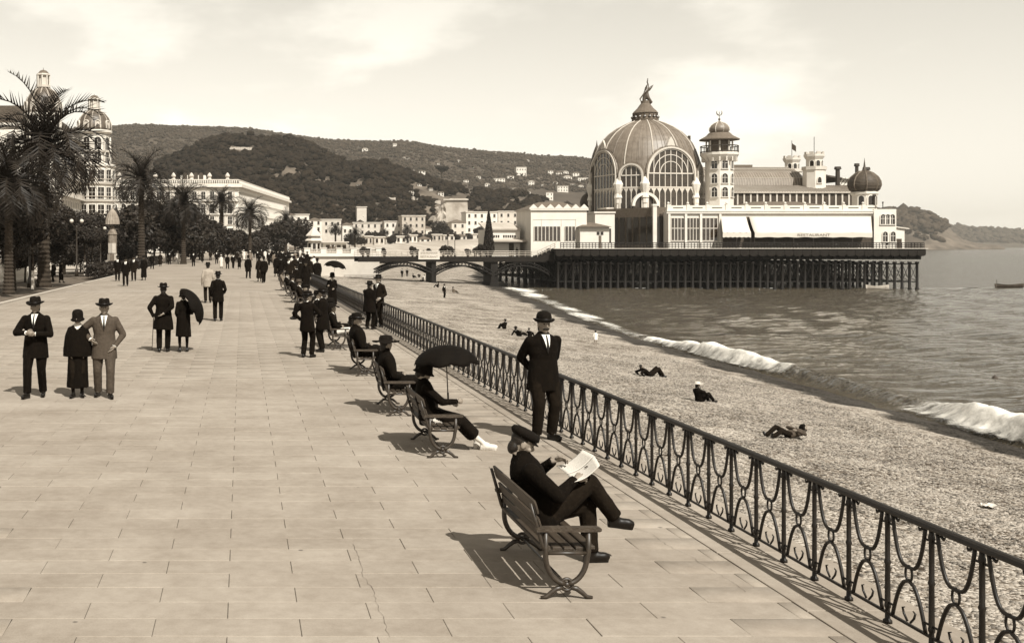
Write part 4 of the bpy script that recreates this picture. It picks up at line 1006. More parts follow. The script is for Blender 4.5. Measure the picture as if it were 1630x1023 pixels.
# windows of the end tower
wm2 = win_mesh(.42, 1.75, True, 'round', .12, 1)
for x_, y_ in ((1402.5, 357), (1410, 357), (1417.5, 357), (1406, 384.5), (1418.5, 384.5)): link('window', wm2, rest, (xr(x_)-xr(1064), -.51, zr(y_)-ZD))
for x_, y0, y1, w in ((1407.5, 309, 334, .3), (1421.5, 320, 334, .12), (1395, 326, 334, .12)):
    g = G(); g.lathe([(w*.7, zr(y1)), (w*.6, zr(y0+3)), (w*1.1, zr(y0+2.5)), (w*1.1, zr(y0))], 8, (xr(x_), YR+3, 0)); absobj(g, 'chimney', M_irong, rest)
g = G(); g.box((xr(1424.1), YR+.2, ZD), (xr(1441), YR+5, zr(363))); absobj(g, 'side_shed', M_white, rest)
g = G(); V = [(xr(1422), YR-.1, zr(361.5)), (xr(1447), YR-.1, zr(365)), (xr(1447), YR+5.3, zr(365)), (xr(1422), YR+5.3, zr(361.5))]; g.add(V+[(a, b, z_+.2) for a, b, z_ in V], [(0, 1, 2, 3), (4, 5, 6, 7)]+[(i, (i+1) % 4, 4+(i+1) % 4, 4+i) for i in range(4)]); absobj(g, 'shed_roof', M_cream, rest)
g = G(); g.box((xr(1426), YR+.1, ZD), (xr(1436), YR+.198, zr(380))); absobj(g, 'shed_door', M_slate, rest)
# (4) onion turret at the far end
YT = 194.0; kt = YT/FPX
ot = thing('large_onion_turret', 'white turret with big dark ribbed onion dome at the seaward end', 'turret', ((1376-VX)*kt, YT, ZD))
g = G(); g.lathe([(17.5*kt, 0), (17.5*kt, zpx(312, YT)-ZD), (20*kt, zpx(309, YT)-ZD), (20*kt, zpx(306, YT)-ZD), (17*kt, zpx(305, YT)-ZD)], 8, a0=R(22.5)); g.obj('wall', M_white, ot)
g = G(); onion(g, 23*kt, zpx(305, YT)-ZD, 36*kt, 24, tip=.8); g.obj('onion_dome', M_slate, ot, True)
g = G()
for i in range(8):
    a = R(22.5+45*i); rr = 23.2*kt; z = zpx(305, YT)-ZD; h = 36*kt
    g.tube([(rr*q*math.cos(a), rr*q*math.sin(a), z+h*w_) for q, w_ in ((.73, 0), (.9, .1), (1, .28), (.97, .45), (.82, .64), (.55, .8), (.25, .9))], .14, 4)
for j in range(14):
    f = j/14; prq = np.interp(f*.9, [0, .1, .28, .45, .64, .8, .9], [.72, .9, 1, .97, .82, .55, .25])*1.003
    g.tube([(23*kt*prq*math.cos(2*math.pi*i/24), 23*kt*prq*math.sin(2*math.pi*i/24), zpx(305, YT)-ZD+36*kt*f*.9) for i in range(25)], .035, 3, cap=False)
g.obj('dome_ribs', M_tile, ot)
wm3 = win_mesh(.45, 1.7, True, 'round', .2, 0)
for fa in (-45, 0, 45):
    a = R(fa); q = 17.5*kt*math.cos(R(22.5))+.02; link('window', wm3, ot, (q*math.sin(a), -q*math.cos(a), zpx(327, YT)-ZD), a)
# (5) barrel-roofed hall behind
YH = 214.0; kh = YH/FPX; xh = lambda x: (x-VX)*kh; zh = lambda y: zpx(y, YH)
M_lat = mat('patterned_glass_roof', .16, .35, var=.3, scale=1.2, spec=.6)
hall = thing('barrel_roofed_hall', 'concert hall with glazed barrel roof and long lean-to behind the restaurant', 'hall', (xh(1110), YH, ZD))
g = G(); g.box((xh(1108), YH-4, ZD), (xh(1332), YH+16, zh(300))); absobj(g, 'wall', M_cream, hall)
n = 10; g = G(); prof2 = []
for i in range(n+1):
    a = math.pi*i/n; prof2.append((YH+7-9*math.cos(a), zh(298)+(zh(263)-zh(298))*math.sin(a)**.8))
def vault(xa, xb, m, nm, hip=10):
    rings = [[(xa, y, z) for y, z in prof2], [(xb-hip*kh*.8, y, z) for y, z in prof2], [(xb-hip*kh*.1, YH+7+(y-YH-7)*.92, zh(298)+(z-zh(298))*.72) for y, z in prof2], [(xb+hip*kh*.5, YH+7+(y-YH-7)*.8, zh(298)+(z-zh(298))*.0) for y, z in prof2]]
    g = G(); g.loft(rings, closed=False, cap=False); return absobj(g, nm, m, hall)
vault(xh(1106), xh(1282), M_lat, 'glazed_vault', 14)
g = G()
for i in range(1, 40):
    x = xh(1106)+(xh(1270)-xh(1106))*i/40; g.tube([(x, y-.02, z+.05) for y, z in prof2[:7]], .07, 4)
for y, z in prof2[:6]: g.tube([(xh(1106), y-.03, z+.05), (xh(1272), y-.03, z+.05)], .07, 4)
absobj(g, 'roof_bars', M_grey, hall)
g = G(); g.box((xh(1175), YH+4, zh(264)), (xh(1213), YH+10, zh(260))); absobj(g, 'ridge_vent', M_tile, hall)
V = [(xh(1106), YH-3, zh(296.5)), (xh(1328), YH-3, zh(296.5)), (xh(1342), YH-9, zh(309)), (xh(1106), YH-9, zh(309))]
g = G(); g.add(V+[(a, b, z_-.25) for a, b, z_ in V], [(0, 1, 2, 3), (7, 6, 5, 4)]+[(i, 4+i, 4+(i+1) % 4, (i+1) % 4) for i in range(4)]); absobj(g, 'lean_to_roof', M_grey, hall)
g = G()
for i in range(60):
    t = i/59; xa = xh(1106)+(xh(1328)-xh(1106))*t; xb = xh(1106)+(xh(1342)-xh(1106))*t; g.tube([(xa, YH-3, zh(296.5)+.04), (xb, YH-9, zh(309)+.04)], .05, 3)
absobj(g, 'roof_seams', M_zinc, hall)
g = G(); g.box((xh(1106), YH-8.6, ZD), (xh(1336), YH-4.1, zh(310.2))); absobj(g, 'gallery_wall', M_slate, hall)
for i in range(22):
    g = G(); x = xh(1112+i*10); g.box((x-.15, YH-8.75, ZD), (x+.15, YH-8.602, zh(310.5))); absobj(g, 'gallery_post', M_cream, hall)
# shallow hipped roof over the restaurant
g = G(); a, b, c_, d_ = xr(1190), xr(1352), xr(1230), xr(1300)
g.add([(a, YR+1.5, zr(329)), (b, YR+1.5, zr(329)), (b, YR+13, zr(329)), (a, YR+13, zr(329)), (c_, YR+7, zr(318.5)), (d_, YR+7, zr(318.5))], [(0, 1, 5, 4), (2, 3, 4, 5), (1, 2, 5), (3, 0, 4)]); absobj(g, 'hipped_roof', M_tile, rest)
# (6) pair of flagged towers
def flag_tower(xc, Y, ytop, ybase, w_px, label, pole_top, flag):
    k = Y/FPX; t = thing('flag_tower', label, 'tower', ((xc-VX)*k, Y, ZD), 0, 'flag towers of the casino'); r = w_px*k; Z = lambda y: zpx(y, Y)-ZD
    h = ybase-ytop
    g = G(); g.lathe([(r*1.1, 0), (r*1.1, Z(ytop+h*.46))], 8, a0=R(22.5)); g.obj('shaft', M_white, t)
    g = G(); g.lathe([(r*1.2, Z(ytop+h*.46)), (r*1.2, Z(ytop+h*.36))], 8, a0=R(22.5)); g.obj('string_course', M_cream, t)
    g = G(); g.lathe([(r*.78, Z(ytop+h*.40)), (r*.78, Z(ytop+h*.16)), (r*1.0, Z(ytop+h*.06)), (r*1.02, Z(ytop))], 8, a0=R(22.5)); g.obj('belvedere', M_white, t)
    for i in range(8):
        g = G(); a = R(45*i); g.prism([(-r*.2, Z(ytop)), (r*.2, Z(ytop)), (r*.2, Z(ytop)+.5), (-r*.2, Z(ytop)+.5)], -.2, 0, M=face_M((r*.93*math.sin(a), -r*.93*math.cos(a), 0), a))
        g.obj('battlement', M_cream, t)
    wmm = win_mesh(r*.2, h*.20*k, True, 'round', .1, 0)
    for fa in (-45, 0, 45):
        a = R(fa); q = r*.78*math.cos(R(22.5))+.02; link('window', wmm, t, (q*math.sin(a), -q*math.cos(a), Z(ytop+h*.385)), a)
    q = r*1.1*math.cos(R(22.5))+.02; link('window', win_mesh(r*.2, h*.17*k, True, 'pointed', .12, 0), t, (0, -q, Z(ytop+h*.85)))
    g = G(); g.tube([(0, 0, Z(ytop)-.5), (0, 0, Z(pole_top))], .06, 5); g.obj('flag_pole', M_irong, t)
    if flag:
        g = G(); V = []; F = []; zt = Z(pole_top)-.5
        for i in range(7):
            for j in (0, 1): V.append((.05+i*.14, .10*math.sin(i*1.1), zt-j*1.25-.12*i))
        for i in range(6): F.append((2*i, 2*i+2, 2*i+3, 2*i+1))
        g.add(V, F); o = g.obj('flag', M_brown, t); o.modifiers.new('s', 'SOLIDIFY').thickness = .02
flag_tower(1296, 210, 246, 300, 15, 'nearer white octagonal flag tower right of the barrel roof', 218, False)
flag_tower(1260.5, 226, 252, 300, 13, 'farther white flag tower with a flag showing above the barrel roof', 224, True)
# (7) sawtooth roofs and ornaments behind the onion turret
rf = thing('rear_roofs', 'low dark gabled roofs and chimneys between flag tower and onion turret', 'roof', (xh(1316), YH+8, ZD))
g = G(); g.box((xh(1314), YH-2, ZD), (xh(1350), YH+12, zh(296))); absobj(g, 'wall', M_cream, rf)
g = G(); g.add([(xh(1311), YH-3, zh(284)), (xh(1352), YH-3, zh(288)), (xh(1352), YH+12, zh(288)), (xh(1311), YH+12, zh(284)), (xh(1314), YH+5, zh(268)), (xh(1340), YH+5, zh(276))], [(0, 1, 5, 4), (2, 3, 4, 5), (1, 2, 5), (3, 0, 4), (3, 2, 1, 0)]); absobj(g, 'roof', M_slate, rf)
for i in range(5):
    g = G(); x = xh(1322+i*5.5); g.prism([(x, zh(296)), (x+.5, zh(296)), (x+1.6, zh(284)), (x+1.1, zh(284))], YH-2.4, YH-2.01); absobj(g, 'striped_screen', M_white, rf)
for x_, y0, y1, w in ((1321, 267, 300, .45), (1351, 262, 305, .35), (1366, 268, 290, .5)):
    g = G(); g.lathe([(w, zh(y1)), (w*.9, zh(y0+5)), (w*1.5, zh(y0+4)), (w*1.3, zh(y0))], 8, (xh(x_), YH-2.8, 0)); absobj(g, 'chimney', M_irong, rf)
# (8) entrance front: angled wing, its shade put into a dark wall colour, between zigzag pavilion and the bays
YE = 191.0; ke = YE/FPX; xe = lambda x: (x-VX)*ke; ze = lambda y: zpx(y, YE)
ent = thing('entrance_wing', 'shaded glazed wing with white corner pier left of the restaurant bays', 'pavilion', (xe(1000), YE, ZD))
P4 = [(xe(992), YE+9), (xe(1040), YE-.2), (xe(1061.5), YE-.2), (xe(1061.5), YE+14), (xe(992), YE+14)]
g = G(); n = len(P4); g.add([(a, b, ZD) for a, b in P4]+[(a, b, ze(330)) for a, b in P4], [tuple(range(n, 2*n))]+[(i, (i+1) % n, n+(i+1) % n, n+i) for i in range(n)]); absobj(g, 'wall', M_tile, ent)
for i in range(7):
    t0, t1 = (i+.12)/7, (i+.88)/7; a = Vector((P4[0][0], P4[0][1], 0)); b = Vector((P4[1][0], P4[1][1], 0)); nn = Vector((-(b-a).y, (b-a).x, 0)).normalized()*-.06
    if nn.y > 0: nn = -nn
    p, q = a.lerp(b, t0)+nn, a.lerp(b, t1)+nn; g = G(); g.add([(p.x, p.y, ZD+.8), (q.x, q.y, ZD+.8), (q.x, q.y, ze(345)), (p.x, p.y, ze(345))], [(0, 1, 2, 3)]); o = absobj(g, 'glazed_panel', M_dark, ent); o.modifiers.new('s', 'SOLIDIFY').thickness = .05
g = G(); g.box((xe(1038), YE-.5, ZD), (xe(1044), YE+.1, ze(328))); g.box((xe(1037), YE-.6, ze(328)), (xe(1045), YE+.2, ze(325))); absobj(g, 'corner_pier', M_white, ent)
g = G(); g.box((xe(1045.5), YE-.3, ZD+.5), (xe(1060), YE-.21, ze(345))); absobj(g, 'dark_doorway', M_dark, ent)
g = G(); M = face_M((xe(1046), YE+6, 0), 0); arch_band(g, M, 18*ke, ze(326), 4.5*ke, 0, .8, 16); g.prism([(-3*ke, ze(326)+21*ke), (3*ke, ze(326)+21*ke), (0, ze(326)+36*ke)], .1, .5, M=M); absobj(g, 'arched_porch', M_white, ent)
g = G(); g.prism(arch_poly(18*ke, ze(326), ze(331), 14), -.05, .05, M=M); absobj(g, 'porch_fanlight', M_tracery, ent)
g = G(); g.box((xe(992), YE+8.8, ze(330)), (xe(1061.5), YE+14, ze(327.5))); absobj(g, 'cornice', M_cream, ent)
g = G(); g.box((xe(962), YE+5, ZD), (xe(994), YE+12, ze(338))); g.box((xe(960), YE+4.8, ze(338)), (xe(995), YE+12, ze(335.5))); absobj(g, 'white_annex', M_white, ent)
g = G(); g.box((xe(967), YE+4.9, ZD+1), (xe(988), YE+4.998, ze(363))); absobj(g, 'annex_window', M_glass, ent)
# (9) zigzag pavilion, small tiled lodge, low lodge, cypress handled with the trees
YZ = 190.0; kz = YZ/FPX; xz = lambda x: (x-VX)*kz; zz_ = lambda y: zpx(y, YZ)
zig = thing('zigzag_pavilion', 'white pavilion with zigzag crest and tall windows at the pier gate', 'pavilion', (xz(845), YZ, ZD-1))
g = G(); g.box((xz(845), YZ, ZD-1.5), (xz(934), YZ+10, zz_(335))); absobj(g, 'wall', M_white, zig)
g = G(); g.box((xz(843.5), YZ-.3, zz_(335)), (xz(936), YZ+10, zz_(333))); absobj(g, 'cornice', M_white, zig)
for i in range(7):
    a = xz(842+i*13.4); b = xz(842+(i+1)*13.4); g = G(); g.prism([(a, zz_(332.9)), (b, zz_(332.9)), (b, zz_(331.5)), ((a+b)/2, zz_(325)), (a, zz_(331.5))], YZ-.35, YZ-.1); absobj(g, 'crest_tooth', M_white, zig)
g = G(); g.add([(xz(842), YZ+.4, zz_(333)), (xz(936), YZ+.4, zz_(333)), (xz(936), YZ+11, zz_(333)), (xz(842), YZ+11, zz_(333)), (xz(870), YZ+5, zz_(320)), (xz(908), YZ+5, zz_(320))], [(0, 1, 5, 4), (2, 3, 4, 5), (1, 2, 5), (3, 0, 4)]); absobj(g, 'roof', M_tile, zig)
for a, b, nb in ((850, 892, 7), (899, 915.5, 3)):
    g = G(); g.box((xz(a), YZ-.04, zz_(383.5)), (xz(b), YZ+.05, zz_(360.5))); o = absobj(g, 'tall_window', M_glass, zig)
    g = G()
    for i in range(nb+1): x = xz(a)+(xz(b)-xz(a))*i/nb; g.box((x-.07, YZ-.1, zz_(383.5)), (x+.07, YZ-.041, zz_(360.5)))
    absobj(g, 'mullions', M_cream, o)
g = G()
for x_ in (862, 893.5, 916.5): g.box((xz(x_)-.05, YZ-.05, zz_(360)), (xz(x_)+.05, YZ-.001, zz_(349)))
g.box((xz(848), YZ-.05, zz_(349.6)), (xz(917), YZ-.001, zz_(348.9))); absobj(g, 'wall_moulding', M_cream, zig)
lod = thing('tiled_lodge', 'small white lodge with low tiled roof beside the zigzag pavilion', 'lodge', (xz(920), YZ-1.2, ZD-.5))
g = G(); g.box((xz(920), YZ-1.2, ZD-.5), (xz(966), YZ+5, zz_(361.5))); absobj(g, 'wall', M_white, lod)
g = G(); g.add([(xz(917), YZ-1.9, zz_(361.4)), (xz(969), YZ-1.9, zz_(361.4)), (xz(969), YZ+5.5, zz_(361.4)), (xz(917), YZ+5.5, zz_(361.4)), (xz(938), YZ+2, zz_(354)), (xz(950), YZ+2, zz_(354))], [(0, 1, 5, 4), (2, 3, 4, 5), (1, 2, 5), (3, 0, 4), (3, 2, 1, 0)]); absobj(g, 'roof', M_tile, lod)
for x_ in (948.5, 954.5):
    g = G(); g.box((xz(x_)-.25, YZ-1.26, zz_(374)), (xz(x_)+.25, YZ-1.201, zz_(369))); absobj(g, 'window', M_dark, lod)
g = G(); g.box((xz(949.5), YZ-1.27, ZD-.4), (xz(953.5), YZ-1.202, zz_(375))); absobj(g, 'door', M_tile, lod)
low = thing('toll_lodge', 'low white toll lodge with strip windows and sloping roof by the cypress', 'lodge', (xz(781), YZ+4, -.2))
g = G(); g.box((xz(781), YZ+4, ZB), (xz(837), YZ+10, zz_(365))); absobj(g, 'wall', M_white, low)
g = G(); g.add([(xz(779), YZ+3.6, zz_(366)), (xz(838), YZ+3.6, zz_(366)), (xz(834), YZ+9, zz_(354.5)), (xz(779), YZ+9, zz_(354.5))], [(0, 1, 2, 3)]); o = absobj(g, 'roof', M_grey, low); o.modifiers.new('s', 'SOLIDIFY').thickness = .25
g = G(); g.add([(xz(780), YZ+2.2, zz_(385)), (xz(845), YZ+2.2, zz_(385)), (xz(843), YZ+3.99, zz_(382)), (xz(780), YZ+3.99, zz_(382))], [(0, 1, 2, 3)]); o = absobj(g, 'porch_roof', M_grey, low); o.modifiers.new('s', 'SOLIDIFY').thickness = .2
for i in range(12):
    x_ = 783+i*3.6+(5 if i > 5 else 0); g = G(); g.box((xz(x_), YZ+3.95, zz_(378)), (xz(x_+2.4), YZ+3.998, zz_(373.8))); absobj(g, 'window', M_dark, low)
g = G(); g.box((xz(819), YZ+3.94, ZB), (xz(827), YZ+3.998, zz_(387))); absobj(g, 'door', M_slate, low)

# ================================================================ town
def rows(parent, wm, M0, cols, zs, name='window'):
    for u in cols:
        for z in zs:
            o = link(name, wm, parent); o.matrix_local = M0 @ Matrix.Translation((u, 0, z))
def flatM(c, ang):
    """local frame for win_mesh (faces -Y) put on a wall whose outward direction is ang from -Y towards +X"""
    return Matrix.Translation(c) @ Matrix.Rotation(ang, 4, 'Z')
# --- grand hotel with two domed corner towers
HX, HY0, HY1, HZ = -37.0, 206.0, 249.0, 25.5
hotel = thing('grand_hotel', 'ornate white grand hotel with two domed corner towers behind the palms', 'hotel', (HX, HY0, 0))
g = G(); g.box((HX-26, HY0, -.1), (HX, HY1, HZ)); absobj(g, 'wall', M_white, hotel)
wmh = win_mesh(.75, 2.7, False, frame=.22, bars=1, d=.2); wma = win_mesh(.8, 3.0, True, 'round', .25, 1, d=.25)
zs = [5.2, 9.2, 13.2, 17.2, 21.2]
rows(hotel, wmh, flatM((.01, 0, 0), R(90)), [4.5+3.4*i for i in range(11)], zs[1:]); rows(hotel, wma, flatM((.01, 0, 0), R(90)), [4.5+3.4*i for i in range(11)], [1.0, zs[0]])
rows(hotel, wmh, flatM((-26, -.01, 0), 0), [2.5+3.2*i for i in range(7)], zs)
for z in zs:
    g = G(); g.box((HX+.001, HY0+2, z-.5), (HX+.9, HY1-3, z-.18)); absobj(g, 'balcony_slab', M_white, hotel)
    g = G()
    for i in range(38): y = HY0+2.3+i; g.tube([(HX+.82, y, z-.18), (HX+.82, y, z+.75)], .06, 4)
    g.box((HX+.76, HY0+2, z+.75), (HX+.88, HY1-3, z+.87)); absobj(g, 'balcony_rail', M_grey, hotel)
g = G(); g.box((HX-26.4, HY0-.5, HZ), (HX+.8, HY1+.5, HZ+.6)); absobj(g, 'cornice', M_white, hotel)
g = G(); g.add([(HX-26, HY0, HZ+.6), (HX, HY0, HZ+.6), (HX, HY1, HZ+.6), (HX-26, HY1, HZ+.6), (HX-22, HY0+4, HZ+4.5), (HX-3, HY0+4, HZ+4.5), (HX-3, HY1-4, HZ+4.5), (HX-22, HY1-4, HZ+4.5)], [(0, 1, 5, 4), (1, 2, 6, 5), (2, 3, 7, 6), (3, 0, 4, 7), (4, 5, 6, 7)]); absobj(g, 'mansard_roof', M_slate, hotel)
M_hdome = mat('lead_dome', .075, .5, var=.4, scale=.8, spec=.5)
def hotel_tower(xc, Y, rpx, yeave, ydome, ylan, ytop):
    k = Y/FPX; X = (xc-VX)*k; r = rpx*k; Z = lambda y: zpx(y, Y)
    g = G(); g.lathe([(r*.98, -.1), (r*.98, Z(yeave)-.3), (r*1.14, Z(yeave)), (r*1.14, Z(yeave)+.5)], 20, (X, Y, 0)); o = absobj(g, 'tower', M_white, hotel, False)
    for z in zs+[24.6]:
        for fa in (-20, 20, 60, 100):
            a = R(fa); q = link('window', wma if z > 20 else wmh, o); q.matrix_local = flatM((X-hotel.location.x+r*.985*math.sin(a), Y-hotel.location.y-r*.985*math.cos(a), z), a)
        g = G(); g.lathe([(r*1.0, z-.5), (r*1.12, z-.45), (r*1.12, z-.2), (r*1.0, z-.15)], 20, (X, Y, 0)); absobj(g, 'balcony', M_cream, hotel)
    g = G(); h = Z(ydome)-Z(yeave)-.5; b = Z(yeave)+.5
    g.lathe([(r*1.06, b), (r*1.1, b+h*.12), (r*1.05, b+h*.35), (r*.92, b+h*.6), (r*.68, b+h*.82), (r*.38, b+h*.95), (r*.30, b+h)], 20, (X, Y, 0)); absobj(g, 'dome', M_hdome, hotel, True)
    for i in range(12):
        aa_ = 2*math.pi*i/12; g = G(); g.tube([(X+r*q*1.01*math.cos(aa_), Y+r*q*1.01*math.sin(aa_), b+h*w_) for q, w_ in ((1.06, 0), (1.1, .12), (1.05, .35), (.92, .6), (.68, .82), (.38, .95))], .10, 4); absobj(g, 'dome_rib', M_grey, hotel)
    for i in range(6):
        aa_ = R(-60+i*40); g = G(); q_ = r*1.03; mm = face_M((X+q_*math.sin(aa_), Y-q_*math.cos(aa_), b+h*.12), aa_); g.prism(arch_poly(.45, 1.0, 0, 8), -.5, .12, M=mm); arch_band(g, mm, .45, 1.0, .22, -.5, .3, 8, -.2); absobj(g, 'dormer', M_cream, hotel)
    g = G(); z0, z1 = Z(ydome), Z(ylan)
    g.lathe([(r*.42, z0-.1), (r*.42, z0+.35), (r*.28, z0+.4), (r*.28, z1-.4), (r*.42, z1-.3), (r*.40, z1)], 8, (X, Y, 0)); absobj(g, 'lantern', M_cream, hotel)
    for i in range(8): a = 2*math.pi*i/8; g = G(); g.tube([(X+r*.37*math.cos(a), Y+r*.37*math.sin(a), z0+.35), (X+r*.37*math.cos(a), Y+r*.37*math.sin(a), z1-.3)], .12, 5); absobj(g, 'lantern_column', M_white, hotel)
    g = G(); g.lathe([(r*.36, z1), (r*.2, z1+.6), (.06, z1+.8), (.03, Z(ytop))], 8, (X, Y, 0)); absobj(g, 'finial', M_tile, hotel)
bx, by, br = (151-VX)/FPX*250, 250.0, 31*250/FPX
g = G(); g.lathe([(br, -.1), (br, zpx(268, 250)), (br*1.08, zpx(266, 250)), (br*1.08, zpx(263, 250)), (br*.8, zpx(261, 250))], 24, (bx, by, 0)); bow = absobj(g, 'corner_bow', M_white, hotel)
for z in zs[:4]:
    for fa in (-50, -25, 0, 25, 50, 75):
        q = link('window', wmh, bow); q.matrix_local = flatM((bx-hotel.location.x+br*1.003*math.sin(R(fa)), by-hotel.location.y-br*1.003*math.cos(R(fa)), z), R(fa))
    g = G(); g.lathe([(br, z-.55), (br*1.10, z-.5), (br*1.10, z-.25), (br, z-.2)], 24, (bx, by, 0)); absobj(g, 'bow_balcony', M_cream, hotel)
    g = G()
    for i in range(24): a_ = 2*math.pi*i/24; g.tube([(bx+br*1.08*math.cos(a_), by+br*1.08*math.sin(a_), z-.25), (bx+br*1.08*math.cos(a_), by+br*1.08*math.sin(a_), z+.6)], .07, 4)
    g.tube([(bx+br*1.08*math.cos(2*math.pi*i/24), by+br*1.08*math.sin(2*math.pi*i/24), z+.6) for i in range(25)], .09, 4, cap=False); absobj(g, 'bow_rail', M_grey, hotel)
hotel_tower(150, 250, 25, 212, 175, 157, 150)
hotel_tower(69, 206, 27, 186, 139, 118, 108)

# --- white palace across the garden
PY, PX0, PX1 = 380.0, (172-VX)/FPX*380, (380-VX)/FPX*380
pal = thing('garden_palace', 'long white palace with balustraded roof facing the garden behind the palms', 'building', (PX1, PY, 0))
zc = zpx(298, PY)
P5 = [(PX0, PY), (PX1, PY), (23, 520), (-22, 520), (PX0, PY+40)]
def polyblock(P, z0, z1, grow=0):
    g = G(); n = len(P); cx = sum(p[0] for p in P)/n; cy = sum(p[1] for p in P)/n
    Q = [(x+(1 if x > cx else -1)*grow, y+(1 if y > cy else -1)*grow) for x, y in P]
    return g.add([(a, b, z0) for a, b in Q]+[(a, b, z1) for a, b in Q], [tuple(range(n, 2*n)), tuple(range(n-1, -1, -1))]+[(i, (i+1) % n, n+(i+1) % n, n+i) for i in range(n)])
absobj(polyblock(P5, -.1, zc), 'wall', M_white, pal)
absobj(polyblock(P5, zc, zc+.9, 1.2), 'cornice', M_white, pal)
absobj(polyblock(P5, zc+.9, zc+1.3, .3), 'parapet_base', M_cream, pal)
g = G()
for i in range(60): x = PX0+(PX1-PX0)*i/59; g.lathe([(.2, zc+1.3), (.28, zc+1.8), (.16, zc+2.4)], 6, (x, PY, 0))
for i in range(80): t = i/79; g.lathe([(.2, zc+1.3), (.28, zc+1.8), (.16, zc+2.4)], 6, (PX1+(23-PX1)*t, PY+140*t, 0))
o = absobj(g, 'balusters', M_white, pal); o['kind'] = 'stuff'
absobj(polyblock(P5, zc+2.4, zc+2.8, .1), 'parapet_rail', M_cream, pal)
for i in range(7):
    x = PX0+4+(PX1-PX0-8)*i/6; g = G(); g.lathe([(.8, zc+2.8), (.5, zc+3.3), (.9, zc+4.0), (.6, zc+4.6), (.15, zc+5.2)], 8, (x, PY+.5, 0)); absobj(g, 'roof_urn', M_cream, pal)
for x0_, x1_, yt in ((-22, -13, 279),):
    g = G(); g.box((x0_, PY+3, zc+2.8), (x1_, PY+11, zpx(yt, PY+3))); absobj(g, 'roof_pavilion', M_white, pal)
    for q in range(4):
        g = G(); xx = x0_+1.6+q*(x1_-x0_-3.2)/3; g.prism([(u+xx, z) for u, z in arch_poly(.8, zc+4.6, zc+3, 8)], PY+2.9, PY+2.998); absobj(g, 'roof_pavilion_arch', M_slate, pal)
wmp = win_mesh(.75, 2.8, False, frame=.25, bars=1, d=.25); wmq = win_mesh(.8, 3.4, True, 'round', .3, 1, d=.25)
rows(pal, wmp, flatM((PX0-PX1, -.01, 0), 0), [2.4+3.15*i for i in range(14)], [zc-4.4, zc-13.2, zc-17.4]); rows(pal, wmq, flatM((PX0-PX1, -.01, 0), 0), [2.4+3.15*i for i in range(14)], [zc-9.3])
aa = math.atan2(140, 23-PX1); rows(pal, wmp, flatM((0, 0, 0), aa) @ Matrix.Translation((0, -.02, 0)), [3+3.6*i for i in range(36)], [zc-4.4, zc-9.0, zc-13.2])
g = G()
for i in range(15): x = PX0+.8+3.15*i; g.box((x-.25, PY-.3, -.1), (x+.25, PY-.001, zc-.01))
absobj(g, 'pilasters', M_cream, pal)
g = G()
for z in (zc-5, zc-9.8): g.box((PX0, PY-.7, z), (PX1, PY-.301, z+.35))
absobj(g, 'string_courses', M_white, pal)

# --- plain block houses: walls, hipped or flat roof, windows on the seen front
HOUSE_N = 0
def house(x0, x1, yt, yb, Y, label, name='town_house', cat='house', depth=None, roof='hip', floors=None, wall=None, group='houses along the quay', zb=None, wins=True):
    k = Y/FPX; xa, xb = (x0-VX)*k, (x1-VX)*k; zt = zpx(yt, Y); z0 = zpx(yb, Y) if zb is None else zb; w = xb-xa; depth = depth or max(8, w*.6)
    t = thing(name, label, cat, (xa, Y, z0), 0, group); h = zt-z0; rh = min(w, depth)*.22 if roof == 'hip' else 0
    hb = h-rh
    g = G(); g.box((0, 0, -6), (w, depth, hb)); g.obj('wall', wall or random.choice([M_cream, M_white, M_white, M_grey]), t)
    if roof == 'hip':
        e = .5; i_ = min(w, depth)/2*.9
        g = G(); g.add([(-e, -e, hb), (w+e, -e, hb), (w+e, depth+e, hb), (-e, depth+e, hb), (min(i_, w/2-.05), depth/2, h), (max(w-i_, w/2+.05), depth/2, h)], [(0, 1, 5, 4), (2, 3, 4, 5), (1, 2, 5), (3, 0, 4), (3, 2, 1, 0)]); g.obj('roof', random.choice([M_tile, M_grey, M_tile]), t)
    else:
        g = G(); g.box((-.4, -.4, hb), (w+.4, depth+.4, hb+.5)); g.obj('cornice', M_cream, t)
    if wins:
        nf = floors or max(1, int(hb/3.6)); nc = max(2, int(w/3.4)); ww = min(.6, w/nc*.22); wh = min(1.9, hb/nf*.55)
        wm_ = win_mesh(ww, wh, False, frame=.12, bars=0, m_f=M_cream)
        for f in range(nf):
            for c_ in range(nc): link('window', wm_, t, (w*(c_+.5)/nc, -.01, hb*(f+.3)/nf))
    return t
quay = [(505, 543, 350, 374, 640, 'cream', 'leftmost pale house of the quay, beyond the kiosk roof'), (545, 562, 354, 375, 650, 'c', 'narrow low house left of the long quay terrace'),
        (562, 612, 355, 375, 655, 'c', 'long low terrace of houses in the middle of the quay'), (612, 640, 353, 376, 650, 'c', 'stepped house right of the long low terrace'),
        (640, 677, 344, 375, 640, 'c', 'tallest pale house on the quay, below the castle rock'), (678, 716, 366, 378, 640, 'c', 'low arcaded house at the foot of the rock'),
        (719, 742, 349, 377, 625, 'c', 'white house with many windows left of the barracks'), (742, 792, 338, 372, 640, 'c', 'long white barracks with two rows of windows'),
        (793, 836, 337, 372, 640, 'c', 'right half of the white barracks beside the zigzag pavilion')]
for x0, x1, yt, yb, Y, w_, lb in quay: house(x0, x1, yt, yb, Y, lb, roof='flat' if x1-x0 > 26 else 'hip', depth=14)
house(568, 583.5, 330, 347, 700, 'square windowless pale block standing above the quay houses', name='square_tower', cat='tower', roof='flat', wall=M_cream, wins=False)
